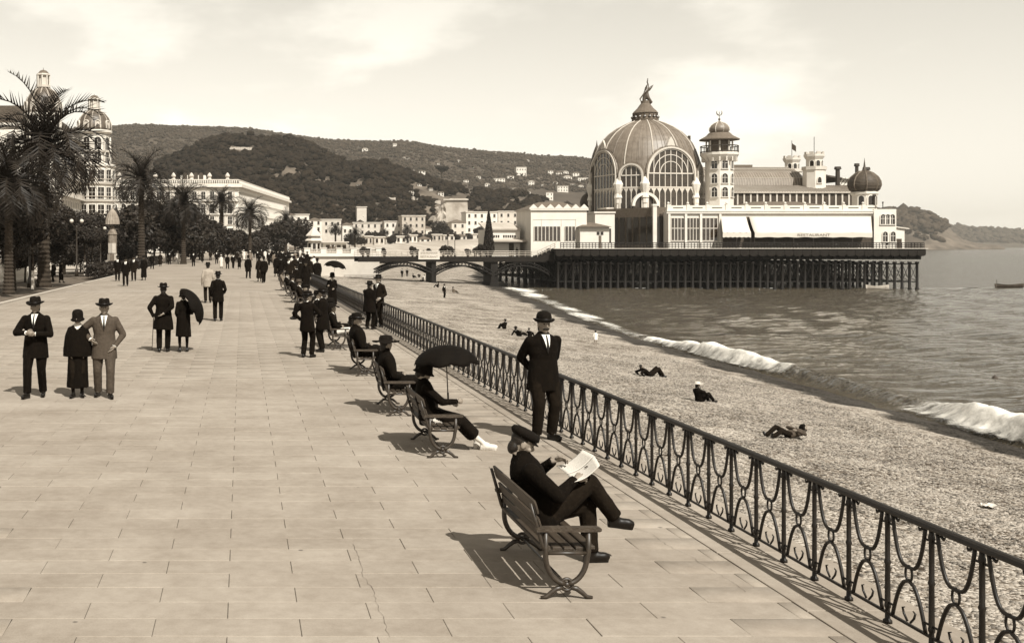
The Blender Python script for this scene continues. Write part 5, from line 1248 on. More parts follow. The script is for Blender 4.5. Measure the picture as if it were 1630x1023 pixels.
for i, (x0, x1, yt, yb, Y) in enumerate([(384, 402, 300, 352, 540), (401, 418, 309, 356, 552), (417, 437, 318, 360, 566), (436, 452, 326, 364, 582), (452, 470, 338, 366, 600), (470, 492, 342, 368, 610), (492, 512, 346, 370, 625)]):
    house(x0, x1, yt, yb, Y, ['tall white house at the end of the palace side front', 'white house with chimney, second beyond the palace', 'third white house beyond the palace, stepping down', 'fourth and lower house beyond the palace', 'small pale house at the foot of the wooded hill', 'pale house behind the far right palms', 'low pale house just left of the kiosk roof'][i], depth=16, roof='flat' if i % 2 else 'hip')
g = G()
ch = thing('chimney_stack', 'slim white chimney rising above the houses below the hill', 'chimney', ((430.5-VX)/FPX*560, 560, zpx(330, 560)))
k = 560/FPX; g.lathe([(4*k, -6), (3.5*k, 15*k), (4.2*k, 15.2*k), (4.2*k, 17*k), (3*k, 19*k)], 8); g.obj('stack', M_white, ch)

# --- villas on the hills, each standing on the slope where it is
def on_hill(fn, x, y, lo, hi):
    for Y in np.arange(lo, hi, 2.0):
        p = at(x, y, Y)
        if float(fn(p.x, Y)) >= p.z: return Y
    return hi
vil = [(830, 279, 16, 12, 'F', 'largest white villa with stepped roof high on the far slope left of the dome'), (813, 285, 10, 6, 'F', 'small villa just below left of the largest white villa'), (795, 291, 18, 6, 'F', 'wide low white villa among pines left of the largest villa'),
       (846, 296, 9, 8, 'F', 'square white villa alone below the largest villa'), (876.6, 278, 8, 7, 'F', 'small white villa, leftmost of the upper row near the dome'), (890, 280, 9, 6, 'F', 'second white villa of the upper row near the dome'),
       (901, 277.5, 8, 5, 'F', 'third white villa of the upper row near the dome'), (904, 286, 13, 6, 'F', 'wide white villa under the upper row near the dome'), (917, 282.5, 10, 8, 'F', 'tall white villa right in the upper row near the dome'), (928, 288, 16, 4, 'F', 'long low white wall house nearest the dome'),
       (896, 305, 17, 8, 'F', 'long white villa halfway down the slope left of the dome'), (875, 318, 11, 13, 'F', 'tall white house just above the zigzag pavilion'), (628.7, 236, 6, 8, 'F', 'tiny white tower on the far ridge'), (581, 240, 9, 4, 'F', 'small pale house high on the far ridge, left'),
       (646, 253, 12, 4, 'F', 'pale low house below the far ridge'), (837, 257, 11, 3, 'F', 'pale house on the far ridge above the villas'), (788, 246.5, 5, 4, 'F', 'tiny house on the skyline of the far ridge'), (751, 276, 14, 3, 'F', 'long pale house right of the umbrella pine'),
       (572, 298.5, 8, 6, 'C', 'small white house on the castle slope, leftmost'), (609, 292.5, 6, 4, 'C', 'small white house on the castle slope, right of the leftmost'), (592, 292, 9, 3, 'C', 'low pale house between two small white houses on the castle slope'), (614, 273, 9, 4, 'C', 'pale house near the top of the castle slope'), (651, 276.5, 16, 4, 'C', 'long pale house at the right top of the castle slope'),
       (672, 275, 10, 4, 'C', 'pale house right of the long one on the castle slope'), (702, 311, 9, 6, 'C', 'round-roofed house above the retaining wall'), (655, 309, 8, 6, 'C', 'small house at the bend of the terrace wall')]
vil += [(742, 290, 8, 4, 'F', 'small pale house on the slope right of the umbrella pine'), (762, 284, 7, 4, 'F', 'pale cottage between umbrella pine and wide villa'), (776, 296, 8, 4, 'F', 'low cottage below the wide villa'), (858, 287, 7, 4, 'F', 'cottage right of the largest villa'), (866, 298, 8, 5, 'F', 'square cottage below the upper row of villas'), (884, 293, 7, 4, 'F', 'cottage in the middle of the villa slope'), (912, 296, 9, 4, 'F', 'low house right of the long halfway villa'), (925, 300, 8, 5, 'F', 'cottage close to the slate spire tower'), (820, 303, 8, 4, 'F', 'low house below the pines left of the square villa'), (840, 309, 9, 5, 'F', 'pale house above the left end of the zigzag pavilion'),
        (700, 262, 8, 3, 'F', 'small pale house on the far slope above the umbrella pine'), (730, 258, 6, 3, 'F', 'tiny pale house high right of the umbrella pine'), (560, 246, 8, 3, 'F', 'tiny pale house under the far ridge at centre'), (520, 245, 10, 3, 'F', 'long pale house under the far ridge, left of centre'), (640, 299, 7, 4, 'C', 'pale house in the middle of the castle slope'), (668, 296, 7, 4, 'C', 'pale house right of the middle one on the castle slope'), (686, 303, 6, 4, 'C', 'small pale house near the retaining wall top'), (555, 322, 8, 5, 'C', 'pale house low on the castle slope above the quay'), (600, 328, 9, 5, 'C', 'pale house above the long quay terrace'), (535, 332, 9, 6, 'C', 'pale house above the leftmost quay house')]
for x, yb, w, h, f, lb in vil:
    Y = on_hill(far_hill if f == 'F' else castle_hill, x, yb, 1150 if f == 'F' else 650, 2000 if f == 'F' else 900)-3
    house(x-w/2, x+w/2, yb-h-.5, yb+.5, Y, lb, name='hillside_villa', cat='villa', roof='hip' if w < 15 else 'flat', depth=w*Y/FPX*.7, wall=M_white, group='villas on the hills', floors=2 if h > 5 else 1)
# terrace walls on the castle hill
for x0, x1, ya, yb, th, lb in ((588, 630, 312, 315, 3.5, 'white arcaded terrace wall on the castle slope'), (612, 702, 306, 320, 3, 'pale zigzag ramp wall on the castle slope'), (358, 408, 234, 235, 3.5, 'pale wall near the top of the castle hill'), (395, 412, 258, 262, 4, 'pale broken wall under the castle top')):
    Y = on_hill(castle_hill, (x0+x1)/2, (ya+yb)/2+3, 650, 900)-4; k = Y/FPX
    t = thing('terrace_wall', lb, 'wall', ((x0-VX)*k, Y, zpx(ya, Y)), 0, 'terrace walls on the castle hill')
    L = (x1-x0)*k; dz = -(yb-ya)*k; g = G(); n = 14
    for i in range(n):
        a, b = i/n, (i+.92)/n; g.add([(L*a, 0, dz*a-th*k-1), (L*b, 0, dz*b-th*k-1), (L*b, 2, dz*b-th*k-1), (L*a, 2, dz*a-th*k-1), (L*a, 0, dz*a+random.uniform(-.3, .3)), (L*b, 0, dz*b+random.uniform(-.3, .3)), (L*b, 2, dz*b), (L*a, 2, dz*a)], [(4, 5, 6, 7), (0, 1, 5, 4), (1, 2, 6, 5), (2, 3, 7, 6), (3, 0, 4, 7)])
    o = g.obj('masonry', M_stone, t)
# great retaining wall of the castle rock
k = 665/FPX; rw = thing('retaining_wall', 'broad pale retaining wall and rock face above the quay houses', 'wall', ((688-VX)*k, 665, 0))
V = []; F = []; n = 22; m = 8
for i in range(n+1):
    for j in range(m+1):
        t, s_ = i/n, j/m; x = (690+54*t-VX)*k; yt = 316+5*max(0, .5-t)*8*(1-t)+(0 if t > .35 else (.35-t)*40); z = zpx(374, 665)*(1-s_)+zpx(yt, 665)*s_
        V.append((x, 665+3*(1-s_)*-1+(0 if t > .35 else (mnoise.noise(Vector((i*.7, j*.9, 3)))*3)), z))
for i in range(n):
    for j in range(m): q = i*(m+1)+j; F.append((q, q+m+1, q+m+2, q+1))
g = G(); g.add(V, F); o = absobj(g, 'rock_face', M_rock, rw); o.modifiers.new('s', 'SOLIDIFY').thickness = 6
g = G(); g.box(((705-VX)*k, 663.5, zpx(318.5, 665)), ((745-VX)*k, 668, zpx(317, 665))); absobj(g, 'coping', M_cream, rw)
# pale sea front of the far bay: beach terraces curving below the quay
V = []; F = []; ptsq = [(560, 396, 380), (600, 392, 420), (650, 388, 460), (700, 384.5, 500), (760, 381, 540), (800, 379.5, 560), (860, 379, 575), (900, 381, 590)]
for x, y, Y in ptsq:
    p = at(x, y, Y); V += [(p.x, p.y, p.z), (p.x+6, p.y-16, p.z-2.0), (p.x+14, p.y-34, SEA+.5), (p.x+20, p.y-50, SEA-1.5)]
for i in range(len(ptsq)-1):
    for j in range(3): q = i*4+j; F.append((q, q+4, q+5, q+1))
    if True: pass
n0 = len(V)
for x, y, Y in ptsq: p = at(x, y, Y); V.append((p.x-30, p.y+90, p.z+1.0))
for i in range(len(ptsq)-1): F.append((i*4, n0+i, n0+i+1, (i+1)*4))
g = G(); g.add(V, F); struct(g.obj('far_quay', mat('quay_stone', .30, .9, var=.35, scale=.08, detail=8)))
# low terraces and bathing huts strung along the quay in front of the taller houses
for i, (x, w, yt, yb, Y) in enumerate([(565, 14, 379, 392, 430), (581, 12, 377, 391, 440), (596, 16, 378, 390, 452), (614, 13, 376, 389, 466), (630, 17, 377, 388, 478), (650, 14, 375, 387, 492), (668, 18, 376, 386, 506), (688, 15, 374, 385, 520), (706, 18, 375, 384, 534), (727, 16, 372, 383, 548), (746, 20, 373, 382, 560)]):
    house(x, x+w, yt, yb, Y, ['first', 'second', 'third', 'fourth', 'fifth', 'sixth', 'seventh', 'eighth', 'ninth', 'tenth', 'last'][i]+' low terrace house of the near quay row, counted from the kiosk', name='terrace_house', roof='flat' if i % 3 else 'hip', depth=9, group='low terraces on the quay', floors=1)

# --- terrace at the root of the bridge, with its kiosk
TY = 197.0; kt = TY/FPX; xt = lambda x: (x-VX)*kt; zt_ = lambda y: zpx(y, TY)
ter = thing('bridge_terrace', 'white balustraded terrace at the shore end of the footbridge', 'terrace', (xt(488), TY, SEA))
g = G(); g.box((xt(488), TY, SEA-1), (xt(604), TY+22, zt_(407.5))); absobj(g, 'base_wall', M_cream, ter)
g = G(); g.box((xt(486), TY-.4, zt_(408.2)), (xt(606), TY+22, zt_(403))); absobj(g, 'plinth', M_white, ter)
for x_ in (489, 515, 540, 563, 586, 603):
    g = G(); g.box((xt(x_)-.55, TY-.25, zt_(403)), (xt(x_)+.55, TY+.55, zt_(395))); g.box((xt(x_)-.65, TY-.35, zt_(395)), (xt(x_)+.65, TY+.65, zt_(394))); absobj(g, 'pier', M_white, ter)
for a, b in ((491, 513), (517, 538), (542, 561), (565, 584), (588, 601)):
    g = G(); n = 8
    for i in range(n): x = xt(a)+(xt(b)-xt(a))*(i+.5)/n; g.lathe([(.12, zt_(403)), (.2, zt_(401.5)), (.09, zt_(399)), (.14, zt_(397.5))], 6, (x, TY+.1, 0))
    absobj(g, 'balusters', M_grey, ter)
    g = G(); g.box((xt(a)-.1, TY-.1, zt_(397.5)), (xt(b)+.1, TY+.3, zt_(396.6))); absobj(g, 'rail', M_white, ter)
kio = thing('octagonal_kiosk', 'white octagonal kiosk with two-tier roof on the terrace', 'kiosk', (xt(503), TY+6, zt_(403)))
k = (TY+6)/FPX; z = lambda y: zpx(y, TY+6)-kio.location.z
g = G(); g.lathe([(9*k, 0), (9*k, z(381))], 8, a0=R(22.5)); g.obj('wall', M_white, kio)
g = G(); g.lathe([(15*k, z(383.5)), (15*k, z(382.5)), (9.5*k, z(378)), (9.5*k, z(376.5))], 8, a0=R(22.5)); g.obj('lower_roof', M_cream, kio)
g = G(); g.lathe([(13.5*k, z(376)), (13.5*k, z(374.5)), (8*k, z(369)), (4*k, z(364.5)), (.5*k, z(361)), (.2*k, z(358))], 8, a0=R(22.5)); g.obj('upper_roof', M_cream, kio)
wmk = win_mesh(.5, 1.5, False, frame=.1, bars=0)
for fa in (-45, 0, 45): a = R(fa); q = 9*k*math.cos(R(22.5))+.02; link('window', wmk, kio, (q*math.sin(a), -q*math.cos(a), .35), a)
g = G(); g.box((xt(518), TY+6, zt_(403)), (xt(556), TY+12, zt_(386))); 
shel = thing('tram_shelter', 'low white shelter with flat roof beside the octagonal kiosk', 'shelter', (xt(518), TY+6, zt_(403)))
absobj(g, 'wall', M_white, shel)
g = G(); g.box((xt(515), TY+5, zt_(386)), (xt(560), TY+13, zt_(384.6))); absobj(g, 'roof', M_cream, shel)
for i in range(4):
    g = G(); x = xt(523+i*9); g.box((x, TY+5.9, zt_(401)), (x+.7, TY+5.998, zt_(390))); absobj(g, 'opening', M_slate, shel)

# ================================================================ trees
def palm_crown(seed, nf=50):
    rg = random.Random(seed); g = G()
    for i in range(nf):
        f = i/nf; az = i*2.39996+rg.uniform(-.25, .25); el = R(84)-f**.85*R(104)+rg.uniform(-.1, .1); L = (.82+.25*rg.random())*(1 if f < .8 else .75)
        d = Vector((math.cos(az), math.sin(az), 0)); p = Vector((0, 0, .02)); n = 9; pts = [p.copy()]; e = el; droop = (.055+.13*max(0, math.cos(el)))*(1.1 if f < .8 else .5)
        for k in range(n):
            p = p+(d*math.cos(e)+Vector((0, 0, math.sin(e))))*(L/n); e -= droop*(1+k*.28); pts.append(p.copy())
        g.tube(pts, [.016*(1-.85*k/n) for k in range(n+1)], 3)
        side = Vector((-d.y, d.x, 0)); m = 25
        for k in range(2, m):
            t = k/m*n; a = int(min(t, n-1)); q = pts[a].lerp(pts[a+1], t-a); tg = (pts[a+1]-pts[a]).normalized(); up = side.cross(tg)
            ll = L*.26*math.sin(math.pi*min(1, (k/m)*.86+.12))**.6
            for s_ in (-1, 1):
                dirv = (side*s_*.75+tg*.75+up*-.30+Vector((rg.uniform(-.1, .1), rg.uniform(-.1, .1), rg.uniform(-.15, .1)))).normalized()
                tip = q+dirv*ll; wv = tg*.013
                g.add([q-wv, q+wv, tip], [(0, 1, 2)])
    return g.mesh('palm_crown', M_palm)
PCR = [palm_crown(s) for s in (1, 2, 3)]
def palm_trunk():
    g = G(); prof = []
    for i in range(60):
        z = i/59; r = .065*(1-.25*z)+(.03*(1-z)**8)+(.012 if i % 2 else 0)+(.03*max(0, z-.86)/.14 if z > .86 else 0)
        prof.append((r, z))
    g.lathe(prof, 10); return g.mesh('trunk', M_bark)
PTR = palm_trunk()
def palm(x, Y, yc, rpx, label, i, group='palms along the promenade', lean=0.0, z0=0):
    k = Y/FPX; X = (x-VX)*k; zc = zpx(yc, Y); h = zc-z0; t = thing('palm_tree', label, 'palm', (X, Y, z0), random.uniform(0, 6), group)
    o = link('trunk', PTR, t, sc=(max(3.6, h*.62), max(3.6, h*.62), h)); o.rotation_euler = (lean, 0, 0)
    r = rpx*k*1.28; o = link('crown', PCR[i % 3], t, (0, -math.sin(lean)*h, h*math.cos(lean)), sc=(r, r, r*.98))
palm(70, 66, 240, 118, 'largest palm, shaggy and dark, at the left edge of the promenade', 0)
palm(14, 57, 300, 95, 'palm with low crown at the very left edge', 1)
palm(225, 124, 292, 58, 'palm with clear fountain crown in front of the white palace', 2)
palm(292, 146, 328, 50, 'palm right of the fountain-crowned one, lower and denser', 0)
palm(353, 215, 322, 30, 'smaller upright palm standing before the palace corner', 1)
palm(398, 182, 345, 36, 'bushy palm at the right end of the palm row', 2)
palm(268, 165, 345, 40, 'low palm half hidden between two bigger ones', 1)
palm(455, 300, 352, 22, 'far palm over the crowd near the kiosk', 0)
palm(534, 330, 366, 14, 'small far palm left of the bridge on the quay', 1, 'small palms on the far quay', z0=-.1)
palm(565, 300, 372, 14, 'small far palm standing above the terrace end', 2, 'small palms on the far quay', z0=-.1)
palm(648, 590, 366, 11, 'tiny palm before the tallest quay house', 0, 'small palms on the far quay', z0=0)
palm(612, 590, 371, 9, 'tiny palm before the stepped quay house', 1, 'small palms on the far quay', z0=0)

def leaf_crown(seed, n=7000, lobes=9, leaf=.065, flat=.8):
    rg = np.random.default_rng(seed)
    c = rg.normal(0, 1, (lobes, 3)); c /= np.linalg.norm(c, axis=1)[:, None]; c *= (.35+.3*rg.random(lobes))[:, None]; c[:, 2] *= flat
    r = .32+.22*rg.random(lobes); k = rg.integers(0, lobes, n); d = rg.normal(0, 1, (n, 3)); d /= np.linalg.norm(d, axis=1)[:, None]
    P = c[k]+d*(r[k]*(.55+.5*rg.random(n)**.6))[:, None]
    a = rg.normal(0, 1, (n, 3)); a /= np.linalg.norm(a, axis=1)[:, None]; b = np.cross(a, d+.3*rg.normal(0, 1, (n, 3))); b /= np.maximum(np.linalg.norm(b, axis=1), 1e-6)[:, None]
    s_ = (leaf*(.6+.8*rg.random(n)))[:, None]
    V = np.stack([P-a*s_, P-b*s_*.5, P+a*s_, P+b*s_*.5], 1).reshape(-1, 3); F = np.arange(4*n).reshape(-1, 4)
    return npmesh('crown', V, F, M_leaf)
LCR = [leaf_crown(s) for s in (11, 12, 13, 14)]
LBIG = [leaf_crown(s, 16000, 14, .042) for s in (21, 22)]
PINE = [leaf_crown(s, 5000, 9, .06) for s in (31, 32)]
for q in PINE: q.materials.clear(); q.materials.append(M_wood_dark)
def limb_trunk(seed):
    rg = random.Random(seed); g = G()
    g.tube([(0, 0, 0), (.01, .01, .25), (.0, .02, .5), (.02, .0, .62)], [.06, .045, .04, .035], 8)
    for i in range(6):
        az = i*1.05+rg.uniform(-.3, .3); L = rg.uniform(.3, .45); d = Vector((math.cos(az), math.sin(az), 0)); g.tube([(.01, .01, .45+.02*i), Vector((0, 0, .6))+d*L*.4, Vector((0, 0, .72+.03*i))+d*L], [.028, .018, .006], 5)
    return g.mesh('trunk', M_bark, True)
LTR = [limb_trunk(s) for s in (1, 2)]
def tree(x, Y, yc, rpx, label, i, group='dark trees along the garden', flat=.85, big=False, z0=-.05):
    k = Y/FPX; X = (x-VX)*k; zc = zpx(yc, Y); r = rpx*k; t = thing('garden_tree', label, 'tree', (X, Y, z0), random.uniform(0, 6), group); h = zc-z0
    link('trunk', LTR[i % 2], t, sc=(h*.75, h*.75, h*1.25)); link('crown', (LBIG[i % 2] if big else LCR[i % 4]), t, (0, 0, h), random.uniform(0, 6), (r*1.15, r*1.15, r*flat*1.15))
for i, (x, Y, yc, r, lb) in enumerate([
    (205, 138, 368, 50, 'broad dark tree under the fountain palm, leftmost of the mass'), (246, 150, 366, 50, 'broad dark tree just right of the fountain palm trunk'), (284, 165, 374, 44, 'dark tree under the denser palm'),
    (318, 185, 376, 40, 'dark tree left of the small upright palm'), (350, 200, 382, 34, 'dark tree beneath the small upright palm'), (384, 215, 384, 30, 'dark tree beneath the bushy right palm'),
    (412, 240, 386, 26, 'dark low tree at the right end of the garden row'), (440, 262, 376, 28, 'loose tree behind the far crowd'), (470, 285, 372, 30, 'loose round tree left of the kiosk'), (488, 300, 378, 22, 'small tree right against the kiosk'),
    (22, 62, 360, 70, 'leafy tree under the leftmost palm'), (50, 78, 345, 62, 'dark tree behind the largest palm trunk'), (102, 98, 368, 48, 'dark clipped tree right of the round sign'), (140, 112, 372, 44, 'dark clipped tree before the hotel front'),
    (165, 125, 378, 34, 'dark clipped tree left of the fluted kiosk'), (232, 170, 350, 38, 'high dark tree behind the fountain palm'), (305, 190, 352, 30, 'high dark tree behind the denser palm'), (95, 92, 398, 34, 'low dark shrubby tree filling the shade right of the signs'), (128, 104, 402, 30, 'low dark shrubby tree under the clipped trees'), (40, 76, 402, 36, 'low dark shrub between the two palm trunks'), (158, 122, 404, 26, 'low dark shrub left of the advertising column'), (192, 132, 402, 26, 'low dark shrub right of the advertising column'), (72, 90, 352, 46, 'tall dark tree filling the gap below the largest crown')]):
    tree(x, Y, yc, r, lb, i, big=Y < 130)
for i, (x, Y, yc, r, lb) in enumerate([(590, 480, 378, 12, 'small round tree on the far quay, left'), (604, 500, 376, 11, 'small round tree on the far quay beside the first'), (628, 560, 378, 9, 'small quay tree below the stepped house'), (664, 560, 377, 10, 'small quay tree below the tallest house'), (700, 590, 364, 16, 'bushy tree at the foot of the rock face'), (712, 600, 372, 12, 'low tree right of the bushy one under the rock'), (760, 590, 368, 10, 'small tree before the barracks'), (690, 560, 374, 9, 'little tree left of the bushy one under the rock'), (556, 400, 381, 12, 'leafy quay tree just right of the shelter'), (575, 420, 383, 9, 'low quay tree before the second terrace house'), (622, 462, 381, 9, 'low quay tree before the fourth terrace house'), (642, 480, 380, 10, 'leafy quay tree before the sixth terrace house'), (680, 512, 379, 9, 'low quay tree before the eighth terrace house'), (722, 540, 377, 10, 'leafy quay tree before the tenth terrace house'), (744, 555, 377, 8, 'low quay tree before the last terrace house')]):
    tree(x, Y, yc, r, lb, i, 'small trees on the far quay', z0=1.5)
# umbrella pine on the castle ridge
k = 905/FPX; um = thing('umbrella_pine', 'flat-topped umbrella pine alone on the skyline of the slope', 'tree', ((703-VX)*k, 905, zpx(284, 905)))
link('trunk', LTR[0], um, sc=(6, 6, 9)); link('crown', LBIG[0], um, (0, 0, 8.5), 0, (7, 5, 3.2))
# pines along the castle skyline
for i, (x, y, r) in enumerate([(350, 224, 9), (383, 226, 8), (398, 223, 8), (430, 226, 11), (455, 230, 13), (480, 236, 12), (500, 246, 13), (320, 234, 10), (296, 244, 9), (270, 262, 9)]):
    k = 880/FPX; t = thing('hilltop_pine', ['round pine at the castle top, left of the pale wall', 'round pine over the pale castle wall, left', 'round pine over the pale castle wall, right', 'dense pine right of the castle wall', 'broad pine crowning the dark wood', 'broad pine right of the highest one', 'rounded pine where the dark wood falls away', 'pine on the left shoulder of the castle hill', 'pine lower on the left shoulder', 'lowest pine of the left shoulder'][i], 'tree', ((x-VX)*k, 880, zpx(y+r*1.5, 880)), 0, 'pines on the castle skyline')
    link('trunk', LTR[i % 2], t, sc=(6, 6, 8)); link('crown', PINE[i % 2], t, (0, 0, r*k*1.0), i, (r*k*1.15, r*k*1.15, r*k*.95))
# cypress by the toll lodge
cy = thing('cypress_tree', 'slim pointed dark cypress beside the toll lodge on the bridge', 'tree', ((778-VX)/FPX*188, 188, ZB))
rg = np.random.default_rng(5); n = 5200; tt = rg.random(n)**1.0; H_ = zpx(337, 188)-ZB; rr = (1-tt)**.75*1.15*(.35+.65*np.minimum(1, tt*6))*np.sqrt(rg.random(n))**.5; an = rg.random(n)*6.28
P = np.stack([rr*np.cos(an), rr*np.sin(an), tt*H_], -1); a = rg.normal(0, 1, (n, 3)); a[:, 2] = np.abs(a[:, 2])+1; a /= np.linalg.norm(a, axis=1)[:, None]; b = np.cross(a, rg.normal(0, 1, (n, 3))); b /= np.linalg.norm(b, axis=1)[:, None]
V = np.stack([P-a*.2, P-b*.07, P+a*.22, P+b*.07], 1).reshape(-1, 3); link('crown', npmesh('crown', V, np.arange(4*n).reshape(-1, 4), M_leaf), cy)
g = G(); g.lathe([(.16, 0), (.1, 2), (.04, H_*.9)], 8); g.obj('trunk', M_bark, cy)
# potted shrubs along the bridge parapet
for i, (x, h, lb) in enumerate([(578, 1.5, 'leafy potted shrub at the shore end of the bridge'), (586, 1.2, 'second potted shrub on the bridge from the shore'), (612, 1.3, 'low shrub in the middle of the first bridge arch'), (657, 1.5, 'shrub at the left of the planted trough by the notice board'), (664, 1.0, 'low plant over the notice board, left'), (673, .9, 'low plant over the notice board, middle'), (682, 1.2, 'arching plant over the notice board, right'), (706, 1.7, 'spiky shrub just right of the notice board'), (718, 1.6, 'bushy shrub between notice board and lamps'), (745, 1.2, 'shrub right of the two lamps'), (757, 1.5, 'shrub before the cypress, left'), (766, 1.9, 'shrub touching the cypress')]):
    t = thing('potted_shrub', lb, 'shrub', ((x-VX)/FPX*(BY0+.8), BY0+.8, ZB), 0, 'potted shrubs on the footbridge')
    g = G(); g.lathe([(.2, 0), (.3, .45), (.33, .47), (.3, .5)], 10); g.obj('pot', M_tile, t)
    link('foliage', LCR[i % 4], t, (0, 0, .35+h*.5), i, (h*.55, h*.45, h*.6))

# ================================================================ street furniture on the left
def pole_sign(x, ybase, ytop, kind, label):
    p = ground(x, ybase); k = p.y/FPX; t = thing('street_sign', label, 'sign', (p.x, p.y, 0)); h = zpx(ytop, p.y)
    g = G(); g.lathe([(.05, 0), (.035, .1), (.03, h)], 8); g.obj('pole', M_white if kind == 'board' else M_irong, t)
    if kind == 'board':
        g = G(); w = 6*k; g.box((-w, -.05, h-.05), (w, -.02, h+8*k)); g.obj('board', M_white, t)
        g = G()
        for a, b in (((-w-.02, h-.08), (w+.02, h-.051)), ((-w-.02, h+8*k+.001), (w+.02, h+8*k+.03))): g.box((a[0], -.06, a[1]), (b[0], -.01, b[1]))
        g.obj('board_frame', M_cream, t)
    else:
        r = 6*k; I = face_M((0, -.04, h+r*.7), 0); g = G()
        q = [(r*1.05*math.cos(a)*(1+.08*math.cos(4*a)), r*1.05*math.sin(a)*(1+.08*math.cos(4*a))) for a in [2*math.pi*i/24 for i in range(24)]]
        g.prism(q, 0, .03, M=I); g.obj('disc', M_white, t)
        g = G(); g.prism([(-.28*r, -.2*r), (.0, -.45*r), (.3*r, -.1*r), (.22*r, .25*r), (.05*r, .62*r), (-.12*r, .3*r), (-.3*r, .1*r)], .031, .045, M=I); g.obj('emblem', M_slate, t)
pole_sign(76.5, 444, 387, 'board', 'white rectangular notice board on a thin pole under the palms')
pole_sign(87, 438, 384, 'disc', 'round white sign with dark emblem on a pole under the palms')
for x, yb, yt, lb in ((122, 440, 350, 'thin street lamp left of the thin trunked trees'), (47, 458, 383, 'street lamp with twin globes between the two palm trunks'), (160, 432, 362, 'street lamp before the clipped trees near the fluted kiosk')):
    p = ground(x, yb); h = zpx(yt, p.y); t = thing('street_lamp', lb, 'lamp', (p.x, p.y, 0), 0, 'street lamps along the garden')
    g = G(); g.lathe([(.16, 0), (.14, .5), (.07, .7), (.05, h-.6), (.08, h-.5)], 8); g.obj('column', M_irong, t, True)
    for s_ in (-1, 1):
        g = G(); g.tube([(0, 0, h-.6), (s_*.25, 0, h-.5), (s_*.42, 0, h-.3)], .025, 5); g.obj('arm', M_irong, t)
        g = G(); g.ball((s_*.42, 0, h-.1), .17, 10, 8); g.obj('globe', M_cream, t, True)
# fluted kiosk (advertising column with a pale fluted canopy)
p = ground(179, 431); k = p.y/FPX; kz2 = thing('advertising_column', 'pale advertising column with fluted white domed canopy', 'column', (p.x, p.y, 0)); z = lambda y: zpx(y, p.y)
g = G(); g.lathe([(8*k, 0), (8*k, .4), (7*k, .5), (7*k, z(374)), (8*k, z(373)), (5*k, z(366)), (2*k, z(360))], 16); g.obj('drum', mat('posted_drum', .16, .9, var=.5, scale=3), kz2)
g = G(); n = 32; rings = []
for r_, y in ((10.5, 357), (10, 351), (8, 343), (4.5, 336), (1.2, 332.5), (.4, 328)):
    rings.append([Vector((r_*k*(1+.10*(i % 2))*math.cos(2*math.pi*i/n), r_*k*(1+.10*(i % 2))*math.sin(2*math.pi*i/n), z(y))) for i in range(n)])
g.loft(rings); g.obj('fluted_canopy', mat('weathered_canvas', .22, .9, var=.3, scale=2), kz2)
for i in range(5):
    g = G(); a = R(-50+i*25); I = face_M((7*k*1.01*math.sin(a), -7*k*1.01*math.cos(a), 0), a); zz0 = .7+(i % 2)*1.1; g.prism([(-.2, zz0), (.2, zz0), (.2, zz0+1.0), (-.2, zz0+1.0)], 0, .02, M=I); g.obj('poster', [M_grey, M_stone, M_tile, M_stone, M_grey][i], kz2)
# picket fence and hedge behind the palms
pf = thing('picket_fence', 'white picket fence glimpsed between the palm trunks', 'fence', (-17, 62, 0)); 
for i in range(60):
    g = G() if i == 0 else None
    if i == 0: g.box((-.05, -.02, 0), (.05, .02, 1.25)); pk = g.mesh('picket', M_white)
    link('picket', pk, pf, (0, i*.42, 0))
g = G()
for zq in (.3, 1.0): g.box((-.08, -.3, zq), (-.051, 25.2, zq+.08))
g.obj('rail', M_white, pf)
for x0, y0, y1, lb in ((-11.8, 84, 105, 'clipped low hedge along the garden edge, nearer'), (-11.8, 112, 150, 'clipped low hedge along the garden edge, farther')):
    t = thing('hedge', lb, 'hedge', (x0, y0, 0), 0, 'hedges along the garden'); rg = np.random.default_rng(int(y0)); n = 9000
    P = np.stack([rg.normal(0, .32, n), rg.random(n)*(y1-y0), .1+.95*rg.random(n)**.7], -1); a = rg.normal(0, 1, (n, 3)); a /= np.linalg.norm(a, axis=1)[:, None]; b = np.cross(a, rg.normal(0, 1, (n, 3))); b /= np.linalg.norm(b, axis=1)[:, None]
    link('foliage', npmesh('hedge', np.stack([P-a*.12, P-b*.07, P+a*.12, P+b*.07], 1).reshape(-1, 3), np.arange(4*n).reshape(-1, 4), M_leaf), t)
# thin stems of young trees beside the promenade
for i, (x, yb, yt, lb) in enumerate([(52, 460, 385, 'slender pale trunk between the big palm trunks'), (135, 438, 385, 'slim young tree, first right of the signs'), (147, 437, 388, 'slim young tree, second right of the signs'), (262, 421, 385, 'slim whitewashed trunk under the dark trees, left'), (275, 419, 385, 'slim whitewashed trunk under the dark trees, right'), (300, 416, 384, 'slim trunk under the dense palm')]):
    p = ground(x, yb); h = zpx(yt, p.y); t = thing('young_tree', lb, 'tree', (min(p.x, X_LEFT-.3), p.y, 0), i, 'slim young trees at the promenade edge')
    g = G(); g.tube([(0, 0, 0), (.03, .02, h*.4), (-.03, .03, h*.8), (.02, 0, h)], [.09, .07, .06, .04], 7); g.obj('trunk', M_bark, t)
    g = G(); g.tube([(0, 0, 0), (.012, .008, 1.1)], [.097, .09], 8, cap=False); g.obj('whitewash', M_cream, t)
    link('crown', LCR[i % 4], t, (0, 0, h+.6), i, (1.3, 1.3, 1.1))

